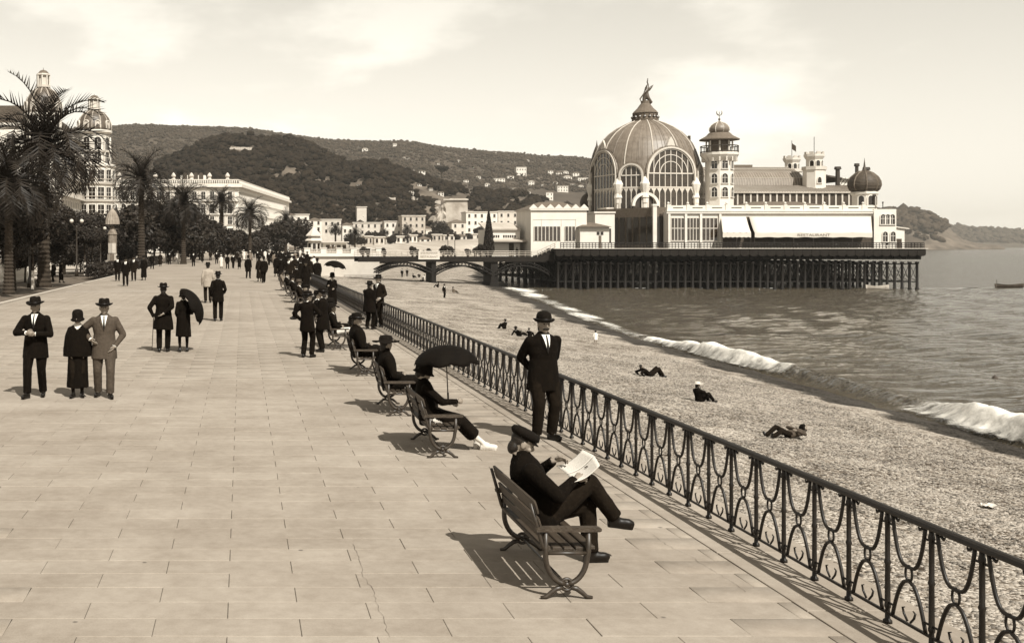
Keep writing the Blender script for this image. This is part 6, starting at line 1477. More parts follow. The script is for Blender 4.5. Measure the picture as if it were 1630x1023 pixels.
# ================================================================ people
def frame(d, up=(0, 0, 1)):
    """rotation whose +Y points along d"""
    y = Vector(d).normalized(); z = Vector(up)-y*Vector(up).dot(y); z = z.normalized() if z.length > 1e-5 else y.orthogonal().normalized(); x = y.cross(z)
    return Matrix((x, y, z)).transposed().to_4x4()
def mfaces(me):
    n = len(me.polygons); ls = np.empty(n, np.int32); me.polygons.foreach_get('loop_start', ls); vi = np.empty(len(me.loops), np.int32); me.loops.foreach_get('vertex_index', vi)
    return [tuple(q) for q in np.split(vi, ls[1:])] if len(vi) != 4*n else [tuple(q) for q in vi.reshape(-1, 4).tolist()]
def mmats(me):
    q = np.empty(len(me.polygons), np.int32); me.polygons.foreach_get('material_index', q); return q.tolist()
def mdata(me):
    n = len(me.vertices); co = np.empty(n*3, np.float32); me.vertices.foreach_get('co', co)
    return co.reshape(-1, 3), mfaces(me), mmats(me)
# body materials by slot: 0 coat 1 trousers 2 skin 3 linen 4 shoes 5 hair/dark 6 trim
SLOT = [M_navy, M_navy, M_skin, M_shirt, M_shoe, M_hair, M_light]
def head_src(kind):
    g = G(); g.mi = 2
    g.ball((0, 0, .01), (.076, .096, .108), 16, 10); g.ball((0, .030, -.055), (.056, .062, .062), 12, 8); g.ball((0, .060, -.088), (.030, .028, .026), 10, 6)
    g.tube([(0, .085, .018), (0, .108, -.012), (0, .112, -.024)], [.010, .014, .012], 8); g.ball((0, .098, -.028), (.017, .014, .010), 8, 5)
    for s_ in (-1, 1):
        g.ball((s_*.077, -.005, -.012), (.011, .024, .034), 8, 6); g.ball((s_*.045, .062, -.028), (.026, .022, .022), 8, 6); g.ball((s_*.032, .083, .030), (.026, .012, .009), 8, 5)
    g.tube([(0, -.02, -.05), (0, -.028, -.118)], [.052, .050], 12)
    g.ball((0, .092, -.060), (.026, .010, .006), 8, 5)
    g.mi = 5
    for s_ in (-1, 1): g.ball((s_*.032, .086, .012), (.013, .008, .007), 8, 5); g.ball((s_*.033, .090, .032), (.024, .007, .005), 8, 4)
    g.ball((0, .094, -.067), (.022, .006, .003), 8, 4)
    if kind == 'moustache': g.tube([(-.045, .078, -.062), (-.02, .098, -.048), (.02, .098, -.048), (.045, .078, -.062)], [.006, .013, .013, .006], 8)
    if kind == 'beard': g.ball((0, .055, -.085), (.05, .045, .05), 10, 6)
    if kind == 'woman':
        g.ball((0, -.025, .012), (.088, .098, .108), 14, 9); g.ball((0, -.075, -.05), (.062, .05, .055), 10, 6)
    else: g.ball((0, -.022, .030), (.081, .090, .098), 14, 9); g.ball((0, -.058, -.058), (.064, .050, .070), 12, 8)
    return g
HEAD = {}
def head_mesh(kind, lod):
    if (kind, lod) not in HEAD: HEAD[kind, lod] = mdata(remesh(head_src(kind), SLOT, (.0065, .012, .022)[lod], 1, 'head'))
    return HEAD[kind, lod]
def hand_src(grip):
    """right hand, wrist at origin, fingers along +Y, palm facing -Z"""
    g = G(); g.mi = 2
    g.ball((0, .050, 0), (.040, .050, .017), 12, 8); g.tube([(0, -.03, 0), (0, .02, 0)], [.026, .030], 10, flat=.72)
    fl = [(-.030, .088, .066), (-.010, .096, .076), (.011, .094, .071), (.030, .084, .056)]
    for x, y, L in fl:
        p = Vector((x, y-.012, .002)); pts = [p]; a = -(.35 if not grip else .75)
        for q, f in enumerate((.45, .32, .23)):
            p = p+Vector((x*.08, math.cos(a), math.sin(a)))*L*f*1.1; pts.append(p); a -= (.28 if not grip else .75)
        g.tube(pts, [.0095, .009, .008, .0062], 8)
    sx = -1
    pts = [Vector((sx*.026, .022, -.004)), Vector((sx*.052, .050, -.014)), Vector((sx*.056, .076, -.024 if not grip else -.034)), Vector((sx*.050, .096, -.030 if not grip else -.050))]
    g.tube(pts, [.014, .012, .010, .007], 8)
    return g
HAND = {}
def hand_mesh(grip, lod):
    if (grip, lod) not in HAND: HAND[grip, lod] = mdata(remesh(hand_src(grip), SLOT, (.0045, .007, .012)[lod], 1, 'hand'))
    return HAND[grip, lod]
def ik(a, b, l1, l2, pole):
    a, b = Vector(a), Vector(b); d = b-a; L = min(max(d.length, abs(l1-l2)+.01), (l1+l2)*.999); u = d.normalized()
    x = (l1*l1-l2*l2+L*L)/(2*L); h = math.sqrt(max(0, l1*l1-x*x)); p = Vector(pole); p = p-u*p.dot(u); p = p.normalized() if p.length > 1e-6 else u.orthogonal().normalized()
    return a+u*x+p*h, a+u*L
HATS = {}
def hat_mesh(kind):
    if kind in HATS: return HATS[kind]
    g = G(); m = M_felt
    if kind in ('fedora', 'fedora_grey', 'homburg'):
        m = M_fgrey if kind == 'fedora_grey' else M_felt
        g.lathe([(.092, .030), (.118, .026), (.150, .034), (.158, .042), (.155, .046), (.118, .034), (.100, .040), (.099, .070), (.094, .115), (.086, .142), (.060, .150), (.030, .140), (.002, .134)], 28)
        out = []
        for x, y, z in g.v:
            r = math.hypot(x, y)
            if z > .09: x *= 1-.14*max(0, y)/.1; z -= .020*max(0, 1-abs(x)/.035)*(1 if r < .08 else .5)
            if r > .115: z += .020*(abs(x)/.155)**2*(1 if abs(x) > .05 else 0)-.014*max(0, y)/.155
            out.append((x*.97, y*1.12, z))
        g.v = out
    elif kind == 'bowler':
        g.lathe([(.088, .030), (.110, .024), (.132, .034), (.140, .048), (.136, .050), (.112, .034), (.098, .038), (.100, .070), (.097, .105), (.084, .138), (.055, .158), (.025, .166), (.001, .167)], 28)
        g.v = [(x*.98, y*1.14, z+(.014*(abs(x)/.14)**2 if math.hypot(x, y) > .115 else 0)) for x, y, z in g.v]; m = M_felt
    elif kind == 'cap':
        g.lathe([(.082, .030), (.096, .036), (.110, .052), (.116, .072), (.106, .096), (.074, .112), (.030, .118), (.001, .119)], 28); g.v = [(x, y*1.12-.006, z-.16*(y+.02)*.35+.006*mnoise.noise(Vector((x*30, y*30, z*30)))) for x, y, z in g.v]
        V = []; F = []
        for i in range(11):
            a = R(-62+12.4*i); V += [(.088*math.sin(a), .097*math.cos(a), .036), (.096*math.sin(a), .138*math.cos(a)+.0, .016), (.088*math.sin(a), .097*math.cos(a), .044), (.096*math.sin(a), .138*math.cos(a), .022)]
        for i in range(10): q = i*4; F += [(q, q+4, q+5, q+1), (q+2, q+3, q+7, q+6), (q+1, q+5, q+7, q+3)]
        g.add(V, F)
    elif kind == 'cloche':
        g.lathe([(.094, -.040), (.128, -.052), (.136, -.044), (.110, -.020), (.106, .02), (.107, .07), (.100, .108), (.078, .138), (.040, .152), (.001, .155)], 28); g.v = [(x, y*1.1, z-(.02*y/.1 if z < 0 else 0)) for x, y, z in g.v]
    elif kind == 'wide':
        g.lathe([(.095, .030), (.150, .020), (.200, .026), (.206, .034), (.150, .034), (.104, .044), (.104, .085), (.085, .120), (.04, .13), (.001, .13)], 28); g.v = [(x, y*1.08, z+.02*math.sin(3*math.atan2(y, x))*(math.hypot(x, y) > .14)) for x, y, z in g.v]
    elif kind in ('straw', 'straw_wide'):
        m = M_straw; b = .165 if kind == 'straw' else .20
        g.lathe([(.092, .036), (b, .036), (b, .046), (.099, .048), (.096, .118), (.085, .124), (.001, .125)], 28); g.v = [(x, y*1.1, z) for x, y, z in g.v]
    HATS[kind] = g.mesh('hat', m, True); return HATS[kind]
BANDS = {}
def band_mesh():
    if 'b' not in BANDS:
        g = G(); g.lathe([(.1005, .044), (.1025, .046), (.1015, .068), (.0995, .070)], 28, cap=False); g.v = [(x*.985, y*1.125, z) for x, y, z in g.v]; BANDS['b'] = g.mesh('hat_band', M_shoe, True)
    return BANDS['b']

def person(label, loc, rz=0, H=1.74, lod=1, sex='m', coat='suit', cm=M_navy, tm=None, hat='fedora', face='plain', pelvis=(0, 0, .93), lean=(0, 0, 1), look=(0, 1, 0), twist=0.0,
           hands=None, elbows=None, feet=None, toes=None, knees=None, grip=(False, False), hdir=None, hnorm=None, shirt=True, shoes=M_shoe, stock=None, hem=None, trim=None, group='people on the promenade', hatroll=0, cat=None, width=1.0, collar=False, skirt_m=None):
    width = width*(1.03 if sex == 'm' else 1.02); s = H/1.75; mats = [cm, tm or cm, M_skin, M_shirt, shoes, M_hair, trim or M_light]
    if stock: mats[1] = stock
    root = thing('person', label, cat or ('child' if H < 1.35 else 'person'), loc, rz, group)
    u = Vector(lean).normalized(); sx = Vector((math.cos(twist), math.sin(twist), 0)); sx = (sx-u*sx.dot(u)).normalized(); f = u.cross(sx); f = f.normalized(); P = Vector(pelvis); w = width
    g = G(); woman = sex == 'w'; sw = (.146 if woman else .168)*w
    def ring(c, rx, ry, n=20, ax=None, bx=None): return g.ring(c, ax or sx, bx or f, rx, ry, n)
    sitting = P.z < .7
    # legs ---------------------------------------------------------------
    ft = feet or [(-.10, -.02, .085), (.10, .05, .085)]; td = toes or [(-.25, 1, 0), (.25, 1, 0)]
    kn = []
    for i, s_ in enumerate((-1, 1)):
        hip = P+sx*(s_*.088*w)-u*.02; a = Vector(ft[i])
        if knees and knees[i] is not None: k_ = Vector(knees[i])
        else: k_, a = ik(hip, a, .43, .42, (s_*.1, 1, .25) if not sitting else (s_*.1, .5, 1))
        kn.append((k_, a)); g.mi = 1
        lr = (.098*w, .078, .065) if not woman else (.09, .055, .036)
        if stock is not None or not woman: pass
        g.tube([hip, hip.lerp(k_, .5), k_], [lr[0], lr[0]*.92, lr[1]], 12); g.ball(k_, lr[1]*1.0, 10, 7)
        if not woman: g.tube([k_, k_.lerp(a, .55), a+Vector((0, 0, .012))], [lr[1], lr[1]*.95, lr[2]*1.06], 12)
        else: g.tube([k_, k_.lerp(a, .35), a], [.052, .05, .033], 10)
        g.mi = 4; t = Vector(td[i]).normalized(); h_ = Vector((0, 0, 1))
        b = a-Vector((0, 0, .038)) if abs(t.z) < .5 else a
        g.tube([a+Vector((0, 0, .02)), a-Vector((0, 0, .02))], [.040, .043], 10)
        g.tube([b-t*.055, b-t*.02, b+t*.06, b+t*.13, b+t*.175], [.036, .041, .043, .040, .022], 12, flat=.95)
        g.tube([b-t*.06-h_*.028, b+t*.16-h_*.03], [.030, .030], 8)
    # torso --------------------------------------------------------------
    g.mi = 0
    T = [(-.10, .168, .122), (.0, .172, .126), (.12, .158, .116), (.26, .182, .128), (.37, .186, .122), (.43, .178, .104), (.465, .140, .088), (.50, .085, .070), (.535, .060, .060)]
    if woman: T = [(-.10, .165, .125), (.0, .168, .125), (.12, .140, .108), (.26, .160, .128), (.37, .158, .112), (.45, .125, .088), (.50, .07, .062), (.535, .05, .05)]
    g.loft([ring(P+u*t, a*w, b*w) for t, a, b in T])
    if coat == 'suit' and not sitting: g.loft([ring(P+u*t+f*o, a*w, b*w) for t, a, b, o in ((.16, .168, .122, 0), (.0, .186, .134, 0), (-.10, .196, .142, .004), (-.25, .205, .150, .006))])
    if coat == 'suit' and sitting: g.loft([ring(P+u*t, a*w, b*w) for t, a, b in ((.16, .168, .122), (.0, .186, .136), (-.09, .19, .14))])
    if coat in ('over', 'dress', 'cape') and not sitting:
        zh = hem if hem is not None else (.52 if coat == 'over' else .34); lowc = Vector((P.x, P.y, 0)); fl = 1.0 if coat == 'over' else .92
        rr = [(.15, .170, .124), (0, .190, .140)]
        rings = [ring(P+u*t, a*w, b*w) for t, a, b in rr]
        mid = (Vector(ft[0])+Vector(ft[1]))/2
        for q in (.35, .7, 1.0):
            z = P.z+(zh-P.z)*q; c_ = Vector((P.x+(mid.x-P.x)*q*.6, P.y+(mid.y-P.y)*q*.6, z)); nn = 20; r1, r2 = (.200+.035*q)*w*fl, (.150+.035*q)*w*fl
            rings.append([c_+Vector((math.cos(2*math.pi*i/nn)*r1*(1+.05*math.sin(5*i)), math.sin(2*math.pi*i/nn)*r2*(1+.06*math.cos(4*i)), .012*math.sin(3*i))) for i in range(nn)])
        g.loft(rings)
    if coat == 'cape': g.loft([ring(P+u*t, a*w, b*w) for t, a, b in ((.50, .08, .07), (.42, .20, .12), (.28, .25, .16), (.05, .28, .19), (-.12, .285, .195))])
    if coat in ('dress', 'over') and sitting:
        k1, k2 = (kn[0][0]+kn[1][0])/2, (kn[0][1]+kn[1][1])/2; e = k1.lerp(k2, .62 if coat == 'dress' else .3); sp = abs((kn[0][0]-kn[1][0]).x)/2
        fw = (k1-P).normalized(); n1 = fw.cross(sx).normalized(); sh = (k2-k1).normalized(); n2 = sh.cross(sx).normalized(); n12 = (n1+n2).normalized()
        g.loft([g.ring(P+u*.05, sx, n1, .18, .13, 20), g.ring(P.lerp(k1, .5)+Vector((0, 0, .01)), sx, n1, .17+sp*.4, .11, 20), g.ring(k1, sx, n12, .12+sp, .105, 20), g.ring(e, sx, n2, .13+sp, .10, 20)])
    # arms ---------------------------------------------------------------
    hd = []
    for i, s_ in enumerate((-1, 1)):
        sh = P+u*.408+sx*(s_*sw)
        tgt = Vector(hands[i]) if hands and hands[i] is not None else P+sx*(s_*.245*w)-u*.10+f*.04
        pole = Vector(elbows[i]) if elbows and elbows[i] is not None else (-f*1.0+sx*(s_*.35)-Vector((0, 0, .3)))
        el, wr = ik(sh, tgt, .285, .255, pole); g.mi = 0
        q = .86 if woman else 1
        g.ball(sh, .064*q*w, 12, 8); g.tube([sh, sh.lerp(el, .5), el], [.064*q*w, .061*q*w, .055*q*w], 12); g.ball(el, .052*q*w, 10, 7); g.tube([el, el.lerp(wr, .5), wr], [.052*q*w, .049*q, .042*q], 12)
        if shirt and not woman and lod < 2: g.mi = 3; g.tube([wr, wr+(wr-el).normalized()*.016], [.034, .033], 10)
        hd.append((wr, (wr-el).normalized(), s_, el))
    nk = P+u*.50; lk = Vector(look).normalized(); hc = nk+u*.05+Vector((0, 0, .085))+lk*.025
    if shirt or collar:
        g.mi = 3 if not woman else 6; g.tube([nk-u*.005, nk+u*.035], [.066, .060], 14)
    if not shirt and not woman: g.mi = 0; g.tube([nk-u*.03, nk+u*.03+lk*.008, nk+u*.080+lk*.012], [.086, .078, .070], 14)
    g.mi = 2; g.tube([nk-u*.03, nk.lerp(hc, .55)], [.050, .047], 10)
    body = remesh(g, SLOT, (.011, .016, .030)[lod], 2, 'person', disp=(.0035 if lod < 2 else 0))
    # shirt front, tie and collar cut into the coat
    patches = []
    if shirt and not woman and lod < 2:
        n_ = len(body.vertices); co_ = np.empty(n_*3, np.float32); body.vertices.foreach_get('co', co_); bv_ = BVHTree.FromPolygons(co_.reshape(-1, 3).tolist(), mfaces(body))
        def patch(nm, m, half, d0, d1, lift, lo=None, nr=16, nc=6):
            V_ = []; F_ = []
            for i in range(nr+1):
                dn = d0+(d1-d0)*i/nr
                for j in range(nc+1):
                    a_ = (lo(dn) if lo else -half(dn)); lat = a_+(half(dn)-a_)*j/nc; o_ = nk-u*dn+sx*lat+f*.5; h = bv_.ray_cast(o_, -f)
                    V_.append((h[0] if h[0] is not None else o_-f*.4)+f*lift)
            for i in range(nr):
                for j in range(nc): q = i*(nc+1)+j; F_.append((q, q+1, q+nc+2, q+nc+1))
            gg = G(); gg.add(V_, F_); patches.append((nm, gg, m))
        VH = .255; hv = lambda dn: .060*max(0, 1-max(0, dn)/VH)+.004
        patch('shirt_front', M_shirt, hv, .0, VH, .004); patch('tie', M_shoe, lambda dn: .011+.008*dn/VH if dn < VH*.8 else .017*(1-(dn-VH*.8)/(VH*.2))+.001, .005, VH, .009, nc=2)
        for sg in (-1, 1): patch('lapel', cm, (lambda dn, sg=sg: sg*(hv(dn)-.002+.042*min(1, dn/.05)*max(.02, 1-abs(dn-.10)/.17))), .0, VH+.01, .008, lo=(lambda dn, sg=sg: sg*(hv(dn)-.004)), nc=3)
    if (shirt or collar) and lod < 3:
        for p in body.polygons:
            if p.material_index not in (0, 3): continue
            d = p.center-nk; dn = -d.dot(u); lat = abs(d.dot(sx)); fr = d.dot(f)
            if fr > .03 and p.normal.dot(f) > .1:
                if not woman and lod == 2 and -.05 < dn < .22 and lat < .062*(1-max(0, dn)/.22)+.004: p.material_index = 5 if (lat < .013 and dn > -.005) else 3
                if woman and collar and -.03 < dn < .085 and .0 < lat < .085*(1-max(0, dn)/.095)+.004: p.material_index = 6
    V, F, MI = mdata(body); TRASH.append(body); V = [V]; off = len(V[0])
    def join(data, M, flip=False):
        nonlocal off, F, MI
        v, fs, mi = data; A = np.array(M)[:3]; q = v @ A[:, :3].T+A[:, 3]; V.append(q.astype(np.float32)); F = F+[tuple(i+off for i in (x[::-1] if flip else x)) for x in fs]; MI = MI+mi; off += len(v)
    join(head_mesh('woman' if woman else face, lod), Matrix.Translation(hc) @ frame(lk))
    for i, (wr, dv, s_, el) in enumerate(hd):
        dd = Vector(hdir[i]) if hdir and hdir[i] is not None else dv; nn = Vector(hnorm[i]) if hnorm and hnorm[i] is not None else (-sx*s_*-1)
        M = Matrix.Translation(wr+dv*.012) @ frame(dd, nn); Sx = Matrix.Scale(-1, 4, (1, 0, 0)) if s_ < 0 else Matrix.Identity(4)
        if woman: Sx = Sx @ Matrix.Scale(.9, 4)
        join(hand_mesh(grip[i], lod), M @ Sx, flip=s_ < 0)
    me = bpy.data.meshes.new('person'); me.from_pydata(np.concatenate(V).tolist(), [], F)
    for m in mats: me.materials.append(m)
    me.polygons.foreach_set('material_index', MI); me.polygons.foreach_set('use_smooth', [True]*len(F)); me.validate(); me.update()
    o = link('body', me, root); o.scale = (s, s, s)
    for nm, gg, m in patches: q = gg.obj(nm, m, root, True); q.scale = (s, s, s); q.modifiers.new('s', 'SOLIDIFY').thickness = .004
    if hat:
        Mh = Matrix.Scale(s, 4) @ Matrix.Translation(hc) @ frame(lk) @ Matrix.Rotation(hatroll, 4, 'Y') @ Matrix.Translation((0, -.004, .012)); Mh = Mh @ Matrix.Scale(1.02, 4)
        h = link('hat', hat_mesh(hat), root); h.matrix_local = Mh
        if hat in ('fedora', 'fedora_grey', 'bowler', 'homburg', 'straw') and lod < 2: b = link('hat_band', band_mesh(), h)
    root['_s'] = s
    return root
def pxh(top, base, Y): return (base-top)*Y/FPX
def stand(x, yb, ytop, label, z=0, **k):
    p = ground(x, yb, z); H = pxh(ytop, yb, p.y)/1.04; H = min(max(H, 1.52), 1.86); return person(label, (p.x, p.y, z), H=H, **k)
BACK, FRONT, SEAW = 0.0, math.pi, -math.pi/2

# --- the man reading on the nearest bench
RD_ = person('man in flat cap reading a newspaper cross-legged on the nearest bench', (2.43, 8.70, 0), SEAW, 1.64, 0, cm=M_black, tm=M_navy, hat='cap', pelvis=(0, .0, .46), lean=(0, -.34, 1), look=(0, .86, -.40), width=1.16,
       hands=[(-.20, .17, .86), (.15, .25, .77)], elbows=[(-.8, -.6, -.8), (.8, -.6, -.8)], grip=(True, True), hdir=[(.10, .95, .25), (-.10, .95, .15)], hnorm=[(-.7, -.2, .6), (.7, -.2, .6)],
       knees=[(-.10, .44, .50), (.03, .42, .72)], feet=[(-.07, .46, .085), (-.04, .66, .40)], toes=[(-.1, 1, 0), (0, 1, -.12)], shirt=False, group='people sitting on the benches')
# newspaper: two leaves with a fold, held open in both hands
np_t = thing('newspaper', 'open white newspaper in the hands of the man with the flat cap', 'newspaper', RD_.location, SEAW)
def sheet(x0, x1, sg):
    V = []; F = []; n, m = 12, 9
    for i in range(n+1):
        for j in range(m+1):
            t, s_ = i/n, j/m; x = x0+(x1-x0)*t; e = abs(x+.01)/.26
            y = .22+.22*s_-.03*e**1.5; z = .755+.15*s_-.10*(x+.2)-.03*math.sin(math.pi*s_)-.02*e*s_; V.append((x, y, z))
    for i in range(n):
        for j in range(m): q = i*(m+1)+j; F.append((q, q+m+1, q+m+2, q+1))
    g = G(); g.add(V, F); return g
for x0, x1, bl in ((-.23, -.012, 1), (-.008, .20, -1)):
    o = sheet(x0, x1, bl).obj('leaf', M_paper, np_t, True); o.modifiers.new('s', 'SOLIDIFY').thickness = .002
for i in range(3):
    g = G(); g.ball((.03+.018*i, .36+.010*(i % 2), .800+.007*i), (.010, .008, .004), 8, 5); g.obj('picture_spot', M_ink, np_t)

# --- the man in the bowler by the railing
person('man in bowler hat and dark suit standing with hands behind him at the railing', (4.02, 14.25, .0), FRONT+.18, 1.73, 0, cm=M_black, tm=M_navy, hat='bowler', face='moustache', look=(.05, 1, -.05), feet=[(-.12, 0, .085), (.11, .04, .085)], toes=[(-.4, 1, 0), (.45, 1, 0)],
       hands=[(-.08, -.17, .90), (.08, -.17, .92)], elbows=[(-1, -.5, 0), (1, -.5, 0)], width=1.10)

# --- bench two: woman with parasol
def seated(bi, dy, label, rz=SEAW, fwd=-.05, **k):
    b = BENCH[bi]; d = dict(pelvis=(0, -.03, .455), lean=(0, -.16, 1), feet=[(-.09, .44, .085), (.09, .46, .085)], hands=[(-.09, .13, .585), (.08, .16, .580)], elbows=[(-1, -.5, -.5), (1, -.5, -.5)], toes=[(-.2, 1, 0), (.2, 1, 0)], group='people sitting on the benches')
    d.update(k)
    if d.get('coat') in ('over', 'dress'): d['width'] = d.get('width', 1.0)*1.12
    return person(label, (b.location.x+fwd, b.location.y+dy, 0), rz, **d)
WP = seated(1, -.05, 'woman in dark dress and white stockings under an open parasol on the second bench', sex='w', H=1.62, lod=0, coat='dress', cm=M_black, stock=M_light, shoes=M_light, hat='cloche', look=(.1, 1, -.1), hands=[(-.10, .30, .62), (.16, .33, .68)], grip=(True, True), feet=[(-.06, .66, .085), (.07, .72, .085)], shirt=False)
def umbrella(label, top, axis, r=.48, shaft=.85, group='open umbrellas', handle=True, m=M_silk):
    """open umbrella: origin at the ferrule end of the canopy; axis points from canopy down the shaft"""
    t = thing('umbrella', label, 'umbrella', top, 0, group); z = -Vector(axis).normalized(); t.rotation_euler = z.to_track_quat('Z', 'Y').to_euler()
    n, m_ = 8, 7; V = []; F = []
    for j in range(m_+1):
        q = j/m_
        for i in range(n*6):
            a = 2*math.pi*i/(n*6); gore = abs(math.cos(a*n/2)); rr = r*math.sin(q*R(80))/math.sin(R(80))*(1-.10*(1-gore)*q); V.append((rr*math.cos(a), rr*math.sin(a), -r*.60*(1-math.cos(q*R(80)))/(1-math.cos(R(80)))+.035*(1-gore)*q*q))
    for j in range(m_):
        for i in range(n*6): k2 = (i+1) % (n*6); F.append((j*n*6+i, j*n*6+k2, (j+1)*n*6+k2, (j+1)*n*6+i))
    g = G(); g.add(V, F); o = g.obj('canopy', m, t, True); o.modifiers.new('s', 'SOLIDIFY').thickness = .003
    for i in range(n):
        a = 2*math.pi*i/n; g = G(); g.tube([(r*math.sin(q*R(80))/math.sin(R(80))*math.cos(a), r*math.sin(q*R(80))/math.sin(R(80))*math.sin(a), -r*.60*(1-math.cos(q*R(80)))/(1-math.cos(R(80)))-.006) for q in (.05, .35, .65, 1.02)], .004, 4)
        g.tube([(r*.5*math.cos(a), r*.5*math.sin(a), -r*.17), (.01*math.cos(a), .01*math.sin(a), -r*.62)], .003, 3); g.obj('rib', M_iron, t)
    g = G(); g.tube([(0, 0, .07), (0, 0, -shaft)], .0075, 6); g.obj('shaft', M_wood, t)
    if handle: g = G(); g.tube([(0, 0, -shaft+.10), (0, 0, -shaft), (.02, 0, -shaft-.035), (.05, 0, -shaft-.04), (.065, 0, -shaft-.01)], .012, 7); g.obj('handle', M_wood, t, True)
    return t
bq = BENCH[1].location
umbrella('black open parasol shading the woman on the second bench', (bq.x+.12, bq.y-.14, 1.335), (.045, -.02, -1), .415, .70)
# --- the other sitters
seated(2, -.15, 'person in dark coat and low hat alone on the third bench', coat='over', cm=M_black, hat='wide', look=(-.5, 1, 0), lod=1, H=1.70, shirt=False)
seated(3, -.30, 'bulky sitter in black coat at the near end of the fourth bench', coat='over', cm=M_black, hat='fedora', lod=1, H=1.74, width=1.15, shirt=False, look=(.6, 1, 0))
seated(3, .34, 'sitter in dark coat at the far end of the fourth bench', coat='over', cm=M_navy, hat='cloche', sex='w', lod=1, H=1.62, look=(.2, 1, 0), shirt=False)
seated(4, -.05, 'woman in dark jacket and white skirt on the fifth bench', sex='w', coat='suit', cm=M_black, stock=M_light, hat='wide', lod=1, H=1.62, shirt=False, collar=True)
sk = seated(4, .42, 'sitter in black beside the woman in the white skirt', coat='over', cm=M_black, hat='fedora', lod=2, shirt=False)
seated(5, -.2, 'man in black leaning back on the sixth bench', coat='suit', cm=M_black, hat='fedora', lod=2)
seated(5, .35, 'woman in pale hat at the far end of the sixth bench', coat='dress', sex='w', cm=M_navy, hat='straw', lod=2, H=1.6)
seated(6, -.3, 'man in cap turned to the promenade at the near end of the seventh bench', rz=math.pi/2, fwd=-.12, lean=(0, .1, 1), coat='suit', cm=M_black, hat='cap', lod=2)
seated(6, .3, 'sitter in dark dress on the seventh bench', coat='dress', sex='w', cm=M_black, hat='cloche', lod=2, H=1.6)
seated(7, -.3, 'sitter with light scarf on the eighth bench', coat='over', cm=M_navy, hat='fedora_grey', lod=2, collar=True)
seated(7, .3, 'woman in a white dress on the eighth bench', coat='dress', sex='w', cm=M_light, hat='wide', lod=2, H=1.6)
seated(8, -.2, 'dark sitter on the ninth bench', coat='over', cm=M_black, hat='fedora', lod=2)
seated(8, .35, 'woman in pale blouse on the ninth bench', coat='dress', sex='w', cm=M_light, hat='cloche', lod=2, H=1.6)
seated(9, 0, 'sitter in black on the tenth bench', coat='over', cm=M_black, hat='homburg', lod=2)
seated(10, 0, 'sitter on the farthest bench', coat='dress', sex='w', cm=M_mid, hat='wide', lod=2, H=1.6)

# --- strollers near by on the left
stand(57, 632, 463, 'man in dark suit and hat at far left with hands joined before him', rz=FRONT-.1, lod=0, width=1.08, cm=M_black, hat='fedora', look=(.05, 1, -.12), hands=[(-.06, .22, 1.10), (.10, .24, 1.12)], elbows=[(-1, -.4, -.3), (1, -.4, -.3)], grip=(True, True), feet=[(-.10, -.10, .085), (.10, .16, .085)])
stand(124, 632, 485, 'woman in cloche hat and dark caped coat arm in arm with the man in brown', rz=FRONT+.05, lod=0, sex='w', coat='cape', hem=.20, cm=M_black, hat='cloche', look=(.1, 1, -.05), collar=True, shirt=False, hands=[(-.16, .03, .88), (.15, .05, .88)], stock=M_navy, feet=[(-.08, 0, .085), (.08, .08, .085)])
stand(166, 632, 466, 'man in brown jacket with one hand in his pocket beside the woman in the cape', rz=FRONT+.08, lod=0, width=1.08, cm=M_brown, tm=mat('brown_trousers', .045, .85, var=.3, scale=20, bump=.3, bscale=35), hat='fedora', look=(.05, 1, -.05), hands=[(-.19, .10, .90), (.24, .07, 1.02)], elbows=[(-1.4, -.6, .1), (1, -.5, -.3)], feet=[(-.11, .15, .085), (.11, -.08, .085)])
p1 = stand(260, 560, 444, 'man in long dark overcoat seen from behind, walking with a cane', rz=BACK, lod=1, coat='over', cm=M_black, tm=M_black, hat='fedora', hands=[(-.24, -.02, .88), (.03, -.20, .98)], elbows=[(-1, -.4, 0), (1, -.6, 0)], hem=.56, width=1.08)
stand(292, 560, 455, 'woman in dark coat seen from behind beside the man with the cane', rz=BACK+.1, lod=1, sex='w', coat='dress', hem=.42, cm=M_black, tm=M_black, stock=M_black, hat='cloche', hands=[(-.15, .15, .95), (.17, .20, 1.06)], grip=(False, True))
umbrella('black umbrella lowered sideways by the woman in the dark coat', ground(318, 560)+Vector((.02, .18, 1.22)), (-.83, -.05, -.42), .50, .62)
cn = thing('walking_cane', 'thin walking cane in the hand of the man in the overcoat', 'cane', ground(242, 557)); g = G(); q = p1.location-cn.location+Vector((-.24, 0, .80)); g.tube([(0, 0, 0), q], [.008, .011], 6); g.tube([q, q+Vector((.02, 0, .05)), q+Vector((.05, 0, .06)), q+Vector((.07, 0, .03))], .011, 6); g.obj('stick', M_wood, cn)
stand(347, 511, 427, 'man in black suit seen from behind right of the lowered umbrella', rz=BACK, lod=1, cm=M_black, hat='fedora', hands=[(-.24, .06, .86), (.22, .10, .98)])
stand(331, 482, 412, 'man in pale jacket walking ahead of the man in black', rz=BACK+.1, lod=1, cm=mat('pale_jacket', .26, .9, var=.15, scale=14), tm=M_navy, hat='fedora', shirt=False)
stand(200, 455, 405, 'man in dark suit, foremost of the group of four at left', rz=FRONT, lod=2, cm=M_black, hat='fedora')
stand(187, 447, 404, 'leftmost of the group of four strollers', rz=FRONT+.2, lod=2, cm=M_black, hat='homburg')
stand(213, 447, 405, 'third of the group of four strollers, behind the foremost', rz=FRONT, lod=2, cm=M_navy, hat='fedora')
stand(229, 446, 403, 'woman in long dark dress at the right of the group of four', rz=FRONT-.2, lod=2, sex='w', coat='dress', hem=.2, cm=M_black, hat='wide')
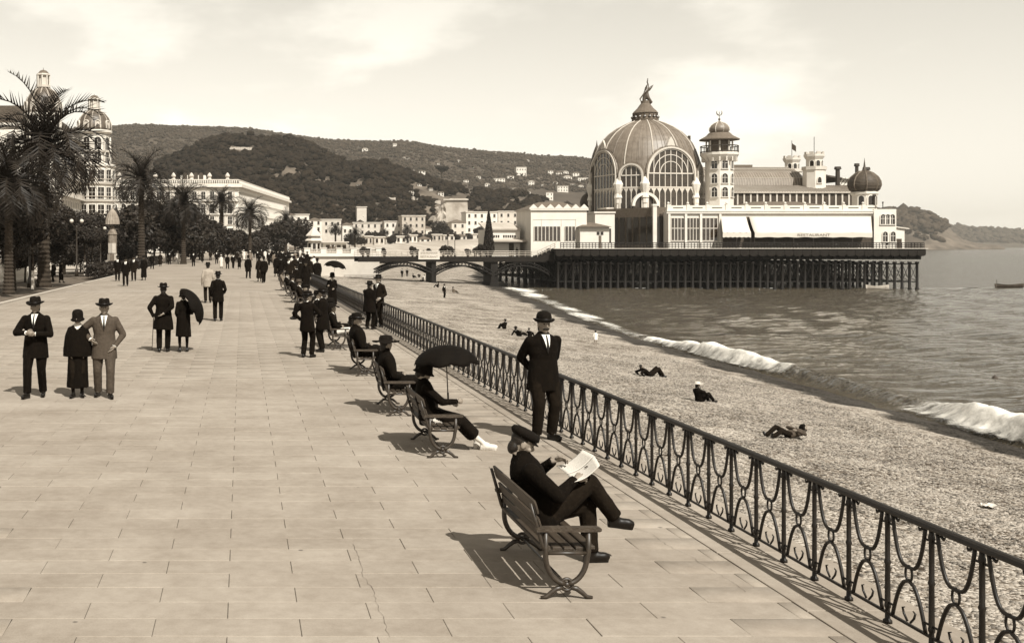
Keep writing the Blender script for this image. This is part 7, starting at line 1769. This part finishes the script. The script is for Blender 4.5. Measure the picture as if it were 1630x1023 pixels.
# --- pair standing by the benches, woman with umbrella, pair at the railing
stand(489, 569, 457, 'man in black standing with a hand on his hip left of the fifth bench', rz=-.5, lod=1, cm=M_black, hat='fedora', hands=[(-.22, .08, .96), (.20, .22, 1.05)], elbows=[(-1, -.4, 0), (1, -.3, -.5)], look=(.8, .8, 0))
stand(514, 560, 452, 'second man in black facing his companion by the fifth bench', rz=1.1, lod=1, cm=M_black, hat='homburg', hands=[(-.10, .26, 1.02), (.20, .14, .95)], look=(.2, 1, -.1), coat='over', hem=.6, collar=True)
stand(529, 495, 430, 'woman in dark dress standing under a black umbrella near the railing', rz=FRONT-.2, lod=1, sex='w', coat='dress', hem=.28, cm=M_black, hat='cloche', hands=[(-.1, .2, 1.0), (.18, .2, 1.12)], grip=(False, True), collar=True)
pu = ground(529, 495); umbrella('black umbrella over the standing woman near the railing', pu+Vector((.14, -.10, 1.98)), (-.18, .02, -1), .44, .80)
stand(588, 524, 443, 'shorter of the two men in dark coats talking at the railing', rz=-.8, lod=1, cm=M_black, coat='over', hem=.62, hat='fedora', hands=[(-.06, .25, 1.0), (.10, .24, .98)], width=1.15)
stand(603, 520, 432, 'taller of the two men talking at the railing', rz=2.3, lod=1, cm=M_navy, coat='suit', hat='fedora', hands=[(-.2, .16, .95), (.24, .02, .9)])
# --- far strollers
FAR = [(308, 424, 399, 'm', M_black, 'fedora', FRONT, 'lone man in black before the whitewashed trunks'), (352, 427, 404, 'w', M_light, 'straw', BACK, 'woman in pale dress just beyond the man in pale jacket'),
       (362, 428, 403, 'm', M_black, 'fedora', BACK, 'dark stroller left in the cluster of three'), (371, 427, 402, 'm', M_black, 'homburg', FRONT, 'dark stroller in the middle of the cluster of three'), (381, 428, 404, 'w', M_black, 'wide', FRONT, 'woman in black at the right of the cluster of three'),
       (395, 443, 404, 'm', M_black, 'fedora', BACK, 'man in black seen from behind, left of the couple in dark coats'), (413, 448, 404, 'w', M_navy, 'wide', BACK, 'woman of the couple in dark coats'), (420, 450, 402, 'm', M_black, 'fedora', BACK, 'man of the couple in dark coats, nearest of the far walkers'),
       (428, 422, 396, 'm', M_black, 'fedora', FRONT, 'man in black beyond the couple in dark coats'), (437, 426, 399, 'm', M_mid, 'fedora', BACK, 'man in grey right of the far couple'), (388, 415, 395, 'w', M_light, 'straw', FRONT, 'woman in white among the far strollers'),
       (404, 410, 392, 'm', M_black, 'fedora', BACK, 'far dark stroller beyond the couple'), (416, 409, 392, 'm', M_navy, 'homburg', FRONT, 'far dark stroller left of the man in grey'), (445, 411, 392, 'w', M_black, 'wide', BACK, 'far woman in black near the bench row end'),
       (335, 415, 396, 'm', M_navy, 'fedora', BACK, 'far man in dark suit under the palms'), (322, 418, 398, 'w', M_black, 'cloche', FRONT, 'far woman in dark dress under the palms'), (270, 421, 399, 'm', M_black, 'fedora', FRONT, 'man in shade beside the whitewashed trunks'), (255, 424, 400, 'w', M_navy, 'wide', FRONT, 'woman in shade left of the whitewashed trunks'),
       (455, 432, 400, 'm', M_black, 'fedora', BACK, 'dark man behind the last benches, left'), (465, 438, 401, 'w', M_light, 'straw', FRONT, 'woman in white behind the last benches'), (474, 442, 402, 'm', M_black, 'homburg', FRONT, 'dark man behind the last benches, middle'), (484, 440, 400, 'm', M_black, 'fedora', BACK, 'dark man behind the last benches, right'), (493, 450, 405, 'w', M_navy, 'wide', BACK, 'woman by the railing near the last benches'), (470, 421, 397, 'm', M_mid, 'straw', BACK, 'man in grey with straw hat far beyond the benches'),
       (459, 412, 394, 'm', M_black, 'fedora', FRONT, 'very far dark walker near the kiosk, left'), (478, 411, 393, 'w', M_light, 'straw', BACK, 'very far walker in white near the kiosk'), (85, 449, 415, 'm', M_black, 'fedora', 1.0, 'man in black in the shade under the round sign'), (97, 450, 415, 'w', M_black, 'wide', -1.0, 'woman in black in the shade right of the round sign')]
FAR += [(447, 447, 404, 'm', M_black, 'homburg', BACK, 'dark man walking just left of the last benches'), (440, 440, 402, 'w', M_black, 'cloche', FRONT, 'woman in black left of the man near the last benches'), (460, 452, 406, 'm', M_navy, 'fedora', FRONT, 'man in dark suit pausing by the tenth bench'), (478, 458, 408, 'm', M_black, 'fedora', BACK, 'man in black standing behind the ninth bench'), (487, 466, 412, 'w', M_black, 'wide', FRONT, 'woman in black with wide hat by the eighth bench'), (472, 476, 416, 'm', M_black, 'cap', .9, 'man in cap standing beside the seventh bench'), (505, 455, 408, 'm', M_black, 'fedora', BACK, 'dark man at the railing beyond the umbrella woman'), (500, 441, 403, 'w', M_light, 'straw', BACK, 'woman in white at the railing far along'), (468, 447, 404, 'w', M_navy, 'cloche', BACK, 'woman in dark coat between the last two benches'), (482, 431, 400, 'm', M_navy, 'fedora', FRONT, 'man in dark suit beyond the last bench'), (489, 424, 397, 'w', M_black, 'wide', BACK, 'far woman in black at the railing'),
       (345, 420, 398, 'm', M_black, 'fedora', FRONT, 'far man in black left of the woman in white'), (377, 418, 397, 'm', M_navy, 'fedora', BACK, 'far man in dark suit behind the cluster of three'), (398, 420, 397, 'w', M_mid, 'straw', FRONT, 'far woman in grey right of the cluster'), (410, 417, 396, 'm', M_black, 'homburg', FRONT, 'far man in black hat in the middle of the walk'), (422, 414, 394, 'w', M_light, 'wide', BACK, 'far woman in pale dress in the middle of the walk'), (433, 413, 394, 'm', M_black, 'fedora', BACK, 'far dark man near the row of far heads'), (450, 418, 396, 'm', M_black, 'fedora', FRONT, 'far dark man left of the very far walkers'), (295, 418, 397, 'm', M_black, 'cap', FRONT, 'man in cap under the dense palm'), (242, 428, 401, 'm', M_black, 'fedora', BACK, 'man in black at the garden edge near the fountain palm'), (283, 420, 398, 'w', M_light, 'straw', FRONT, 'woman in white under the dark trees'), (396, 407, 391, 'm', M_navy, 'fedora', FRONT, 'most distant dark walker, left'), (440, 407, 391, 'm', M_black, 'fedora', BACK, 'most distant dark walker, right')]
for x, yb, yt, sx_, cm_, ht, rz_, lb in FAR:
    stand(x, yb, yt, lb, rz=rz_+random.uniform(-.3, .3), lod=2, sex=sx_, coat='dress' if sx_ == 'w' else random.choice(['suit', 'suit', 'over']), cm=cm_, tm=M_navy if cm_ is not M_black else M_black, hat=ht, hem=.22 if sx_ == 'w' else None, feet=[(-.09, -.12, .085), (.09, .16, .085)], group='far strollers')
for x, lb in ((528, 'left of two people on the terrace by the shelter'), (534, 'right of two people on the terrace by the shelter')):
    person(lb, (xt(x), TY+2, zt_(403)), FRONT, 1.7, 2, cm=M_mid, hat='straw', group='people on the terrace')
for x, lb in ((823, 'man standing before the door of the toll lodge'), (1412, 'person at the pier rail before the end tower')):
    person(lb, ((x-VX)/FPX*188.5, 188.5, ZB if x < 900 else ZD), BACK, 1.72, 2, cm=M_black, hat='fedora', group='people on the pier')

# --- people on the beach
def beach_person(x, y, label, **k):
    p = hit_beach(x, y); d = dict(lod=2, group='people on the beach'); d.update(k); return person(label, p-Vector((0, 0, .02)), **d)
beach_person(707, 474, 'man in dark suit standing on the far beach', rz=FRONT+.6, cm=M_black, hat='fedora')
SITG = dict(pelvis=(0, 0, .11), lean=(0, -.2, 1), feet=[(-.12, .55, .085), (.10, .62, .085)], knees=[(-.12, .34, .40), (.10, .38, .36)], hands=[(-.2, .28, .35), (.2, .3, .33)], elbows=[(-1, 0, -.3), (1, 0, -.3)])
beach_person(722, 466, 'person in grey sitting right of the standing beach man', rz=-1.2, cm=M_mid, hat='cap', **SITG)
beach_person(697, 457, 'dark person sitting behind the standing beach man', rz=1.2, cm=M_black, hat='fedora', **SITG)
beach_person(640, 441, 'left of two dark people standing under the first bridge arch', rz=FRONT, cm=M_black, hat='fedora'); beach_person(648, 440, 'right of two dark people standing under the first bridge arch', rz=FRONT, cm=M_navy, hat='cap')
for i, (x, y, lb) in enumerate([(658, 442, 'leftmost sitter of the beach group below the arches'), (667, 441, 'second sitter of the beach group below the arches'), (675, 444, 'third sitter of the beach group below the arches'), (673, 449, 'sitter nearest the camera in the beach group')]):
    beach_person(x, y, lb, rz=-1+i*.7, cm=[M_black, M_navy, M_light, M_black][i], hat=['fedora', 'straw', 'cap', 'fedora'][i], **SITG)
beach_person(582, 433, 'bather bending near the shore end of the bridge', rz=.5, cm=M_black, hat=None, lean=(0, .6, 1), pelvis=(0, 0, .8), hands=[(-.2, .5, .5), (.2, .5, .5)]); beach_person(590, 430, 'person in white near the shore end of the bridge', rz=.5, cm=M_light, hat='straw', sex='w', coat='dress')
beach_person(803, 523, 'small dark figure sitting alone on the middle beach', rz=.6, H=1.55, cm=M_black, hat='cap', **SITG)
beach_person(826, 535, 'dark figure reclining on one elbow on the middle beach', rz=-.8, lod=1, cm=M_black, hat='fedora', pelvis=(0, 0, .13), lean=(0, -.9, .75), feet=[(-.1, .85, .085), (.1, .80, .085)], knees=[(-.1, .42, .30), (.1, .44, .22)], hands=[(-.35, -.35, .06), (.15, .1, .25)], look=(-.4, 1, .1))
beach_person(843, 536, 'small figure sitting right of the reclining one', rz=-.8, H=1.3, cm=M_black, hat='cap', cat='person', **SITG)
beach_person(948, 549, 'small child in white standing near the wash', rz=-.4, H=1.02, lod=1, sex='w', coat='dress', hem=.62, cm=M_shirt, stock=M_skin, shoes=M_skin, hat='cap', shirt=False)
beach_person(1034, 600, 'sunbather leaning back with knees drawn up on the beach', rz=-1.45, lod=1, cm=M_black, tm=M_navy, hat=None, shirt=False, pelvis=(0, 0, .11), lean=(0, -.85, .62), feet=[(-.1, .62, .085), (.1, .66, .085)], knees=[(-.1, .40, .46), (.1, .44, .42)], hands=[(-.24, -.42, .06), (.24, -.40, .06)], elbows=[(-.3, -1, .3), (.3, -1, .3)], look=(0, 1, .3))
beach_person(1113, 641, 'man in pale straw hat sitting on the shingle with arms round his knees', rz=-1.25, lod=1, cm=M_black, hat='straw_wide', **SITG)
beach_person(1257, 697, 'man in brown jacket lying on his back on the near shingle', rz=-1.35, lod=0, cm=M_brown, tm=M_navy, hat='cap', pelvis=(0, 0, .13), lean=(0, 1, .14), look=(0, .25, 1), feet=[(-.12, -.82, .085), (.14, -.78, .09)], knees=[(-.16, -.40, .36), (.12, -.42, .26)], toes=[(-.4, -.3, .9), (.4, -.3, .9)], hands=[(-.12, .30, .28), (.2, .12, .26)], shirt=False, elbows=[(-1, 0, -.2), (1, 0, -.2)])
pb = hit_beach(1575, 808); pp = tag(link('paper_scrap', None, None, pb), 'crumpled white paper scrap lying on the near shingle', 'paper')
g = G(); V = []; F = []
for i in range(7):
    for j in range(6): V.append((-.17+i*.055, -.12+j*.05, .05+.05*mnoise.noise(Vector((i*.6, j*.6, 1)))+.03*math.sin(i*1.7)))
for i in range(6):
    for j in range(5): q = i*6+j; F.append((q, q+6, q+7, q+1))
g.add(V, F); o = g.obj('sheet', M_paper, pp); o.modifiers.new('s', 'SOLIDIFY').thickness = .004

# ================================================================ boats
def boat(x, y, Y, L, rz, label, m):
    p = at(x, y, Y); t = thing('rowing_boat', label, 'boat', (p.x, Y, SEA), rz, 'small boats'); g = G(); rings = []
    for q in (0, .12, .3, .55, .8, .93, 1):
        w = L*.16*math.sin(math.pi*min(.98, q*.86+.10))**.7; h = .55+.25*abs(q-.5)**2*4; xx = (q-.5)*L; z0 = -.25+.3*abs(q-.5)**3*6
        rings.append([Vector((xx, -w, h)), Vector((xx, -w*.85, h*.35)), Vector((xx, -w*.3, z0)), Vector((xx, w*.3, z0)), Vector((xx, w*.85, h*.35)), Vector((xx, w, h)), Vector((xx, w*.88, h)), Vector((xx, w*.6, .12)), Vector((xx, -w*.6, .12)), Vector((xx, -w*.88, h))])
    g.loft(rings); g.obj('hull', m, t)
    for q in (-.18, .1, .3):
        g = G(); g.box((L*q-.12, -L*.13, .36), (L*q+.12, L*.13, .40)); g.obj('thwart', M_wood, t)
    if L > 4: g = G(); g.tube([(-L*.47, 0, .5), (-L*.475, 0, 1.5)], .05, 6); g.obj('stem_post', m, t)
boat(1607, 458, 12920/68, 5.2, .1, 'dark rowing boat floating alone at the right', M_slate)
boat(1397, 459, 184, 3.9, .05, 'small pale boat moored among the outer piles', M_grey)
bu = thing('mooring_buoy', 'tiny dark buoy bobbing on the open water at right', 'buoy', (at(1584, 603, 60.7).x, 60.7, SEA)); g = G(); g.lathe([(.02, -.15), (.14, -.06), (.17, .06), (.10, .16), (.03, .19), (.025, .26)], 12); g.obj('float', M_slate, bu, True)

# ================================================================ air
hz = G(); hz.box((-6500, -260, -12), (6500, 9000, 262))
hm = bpy.data.materials.new('haze'); hm.use_nodes = True; nt = hm.node_tree; nt.nodes.clear(); ho = nt.nodes.new('ShaderNodeOutputMaterial'); hv = nt.nodes.new('ShaderNodeVolumePrincipled')
hv.inputs['Color'].default_value = (1, .96, .88, 1); hv.inputs['Density'].default_value = .00009; hv.inputs['Anisotropy'].default_value = .2
nt.links.new(hv.outputs[0], ho.inputs['Volume'])
tag(hz.obj('haze', hm), 'thin warm sea haze over the far hills', 'haze', kind='stuff')
bpy.data.objects.remove(T_OB); bpy.data.batch_remove(TRASH); bpy.data.scenes.remove(TMP)
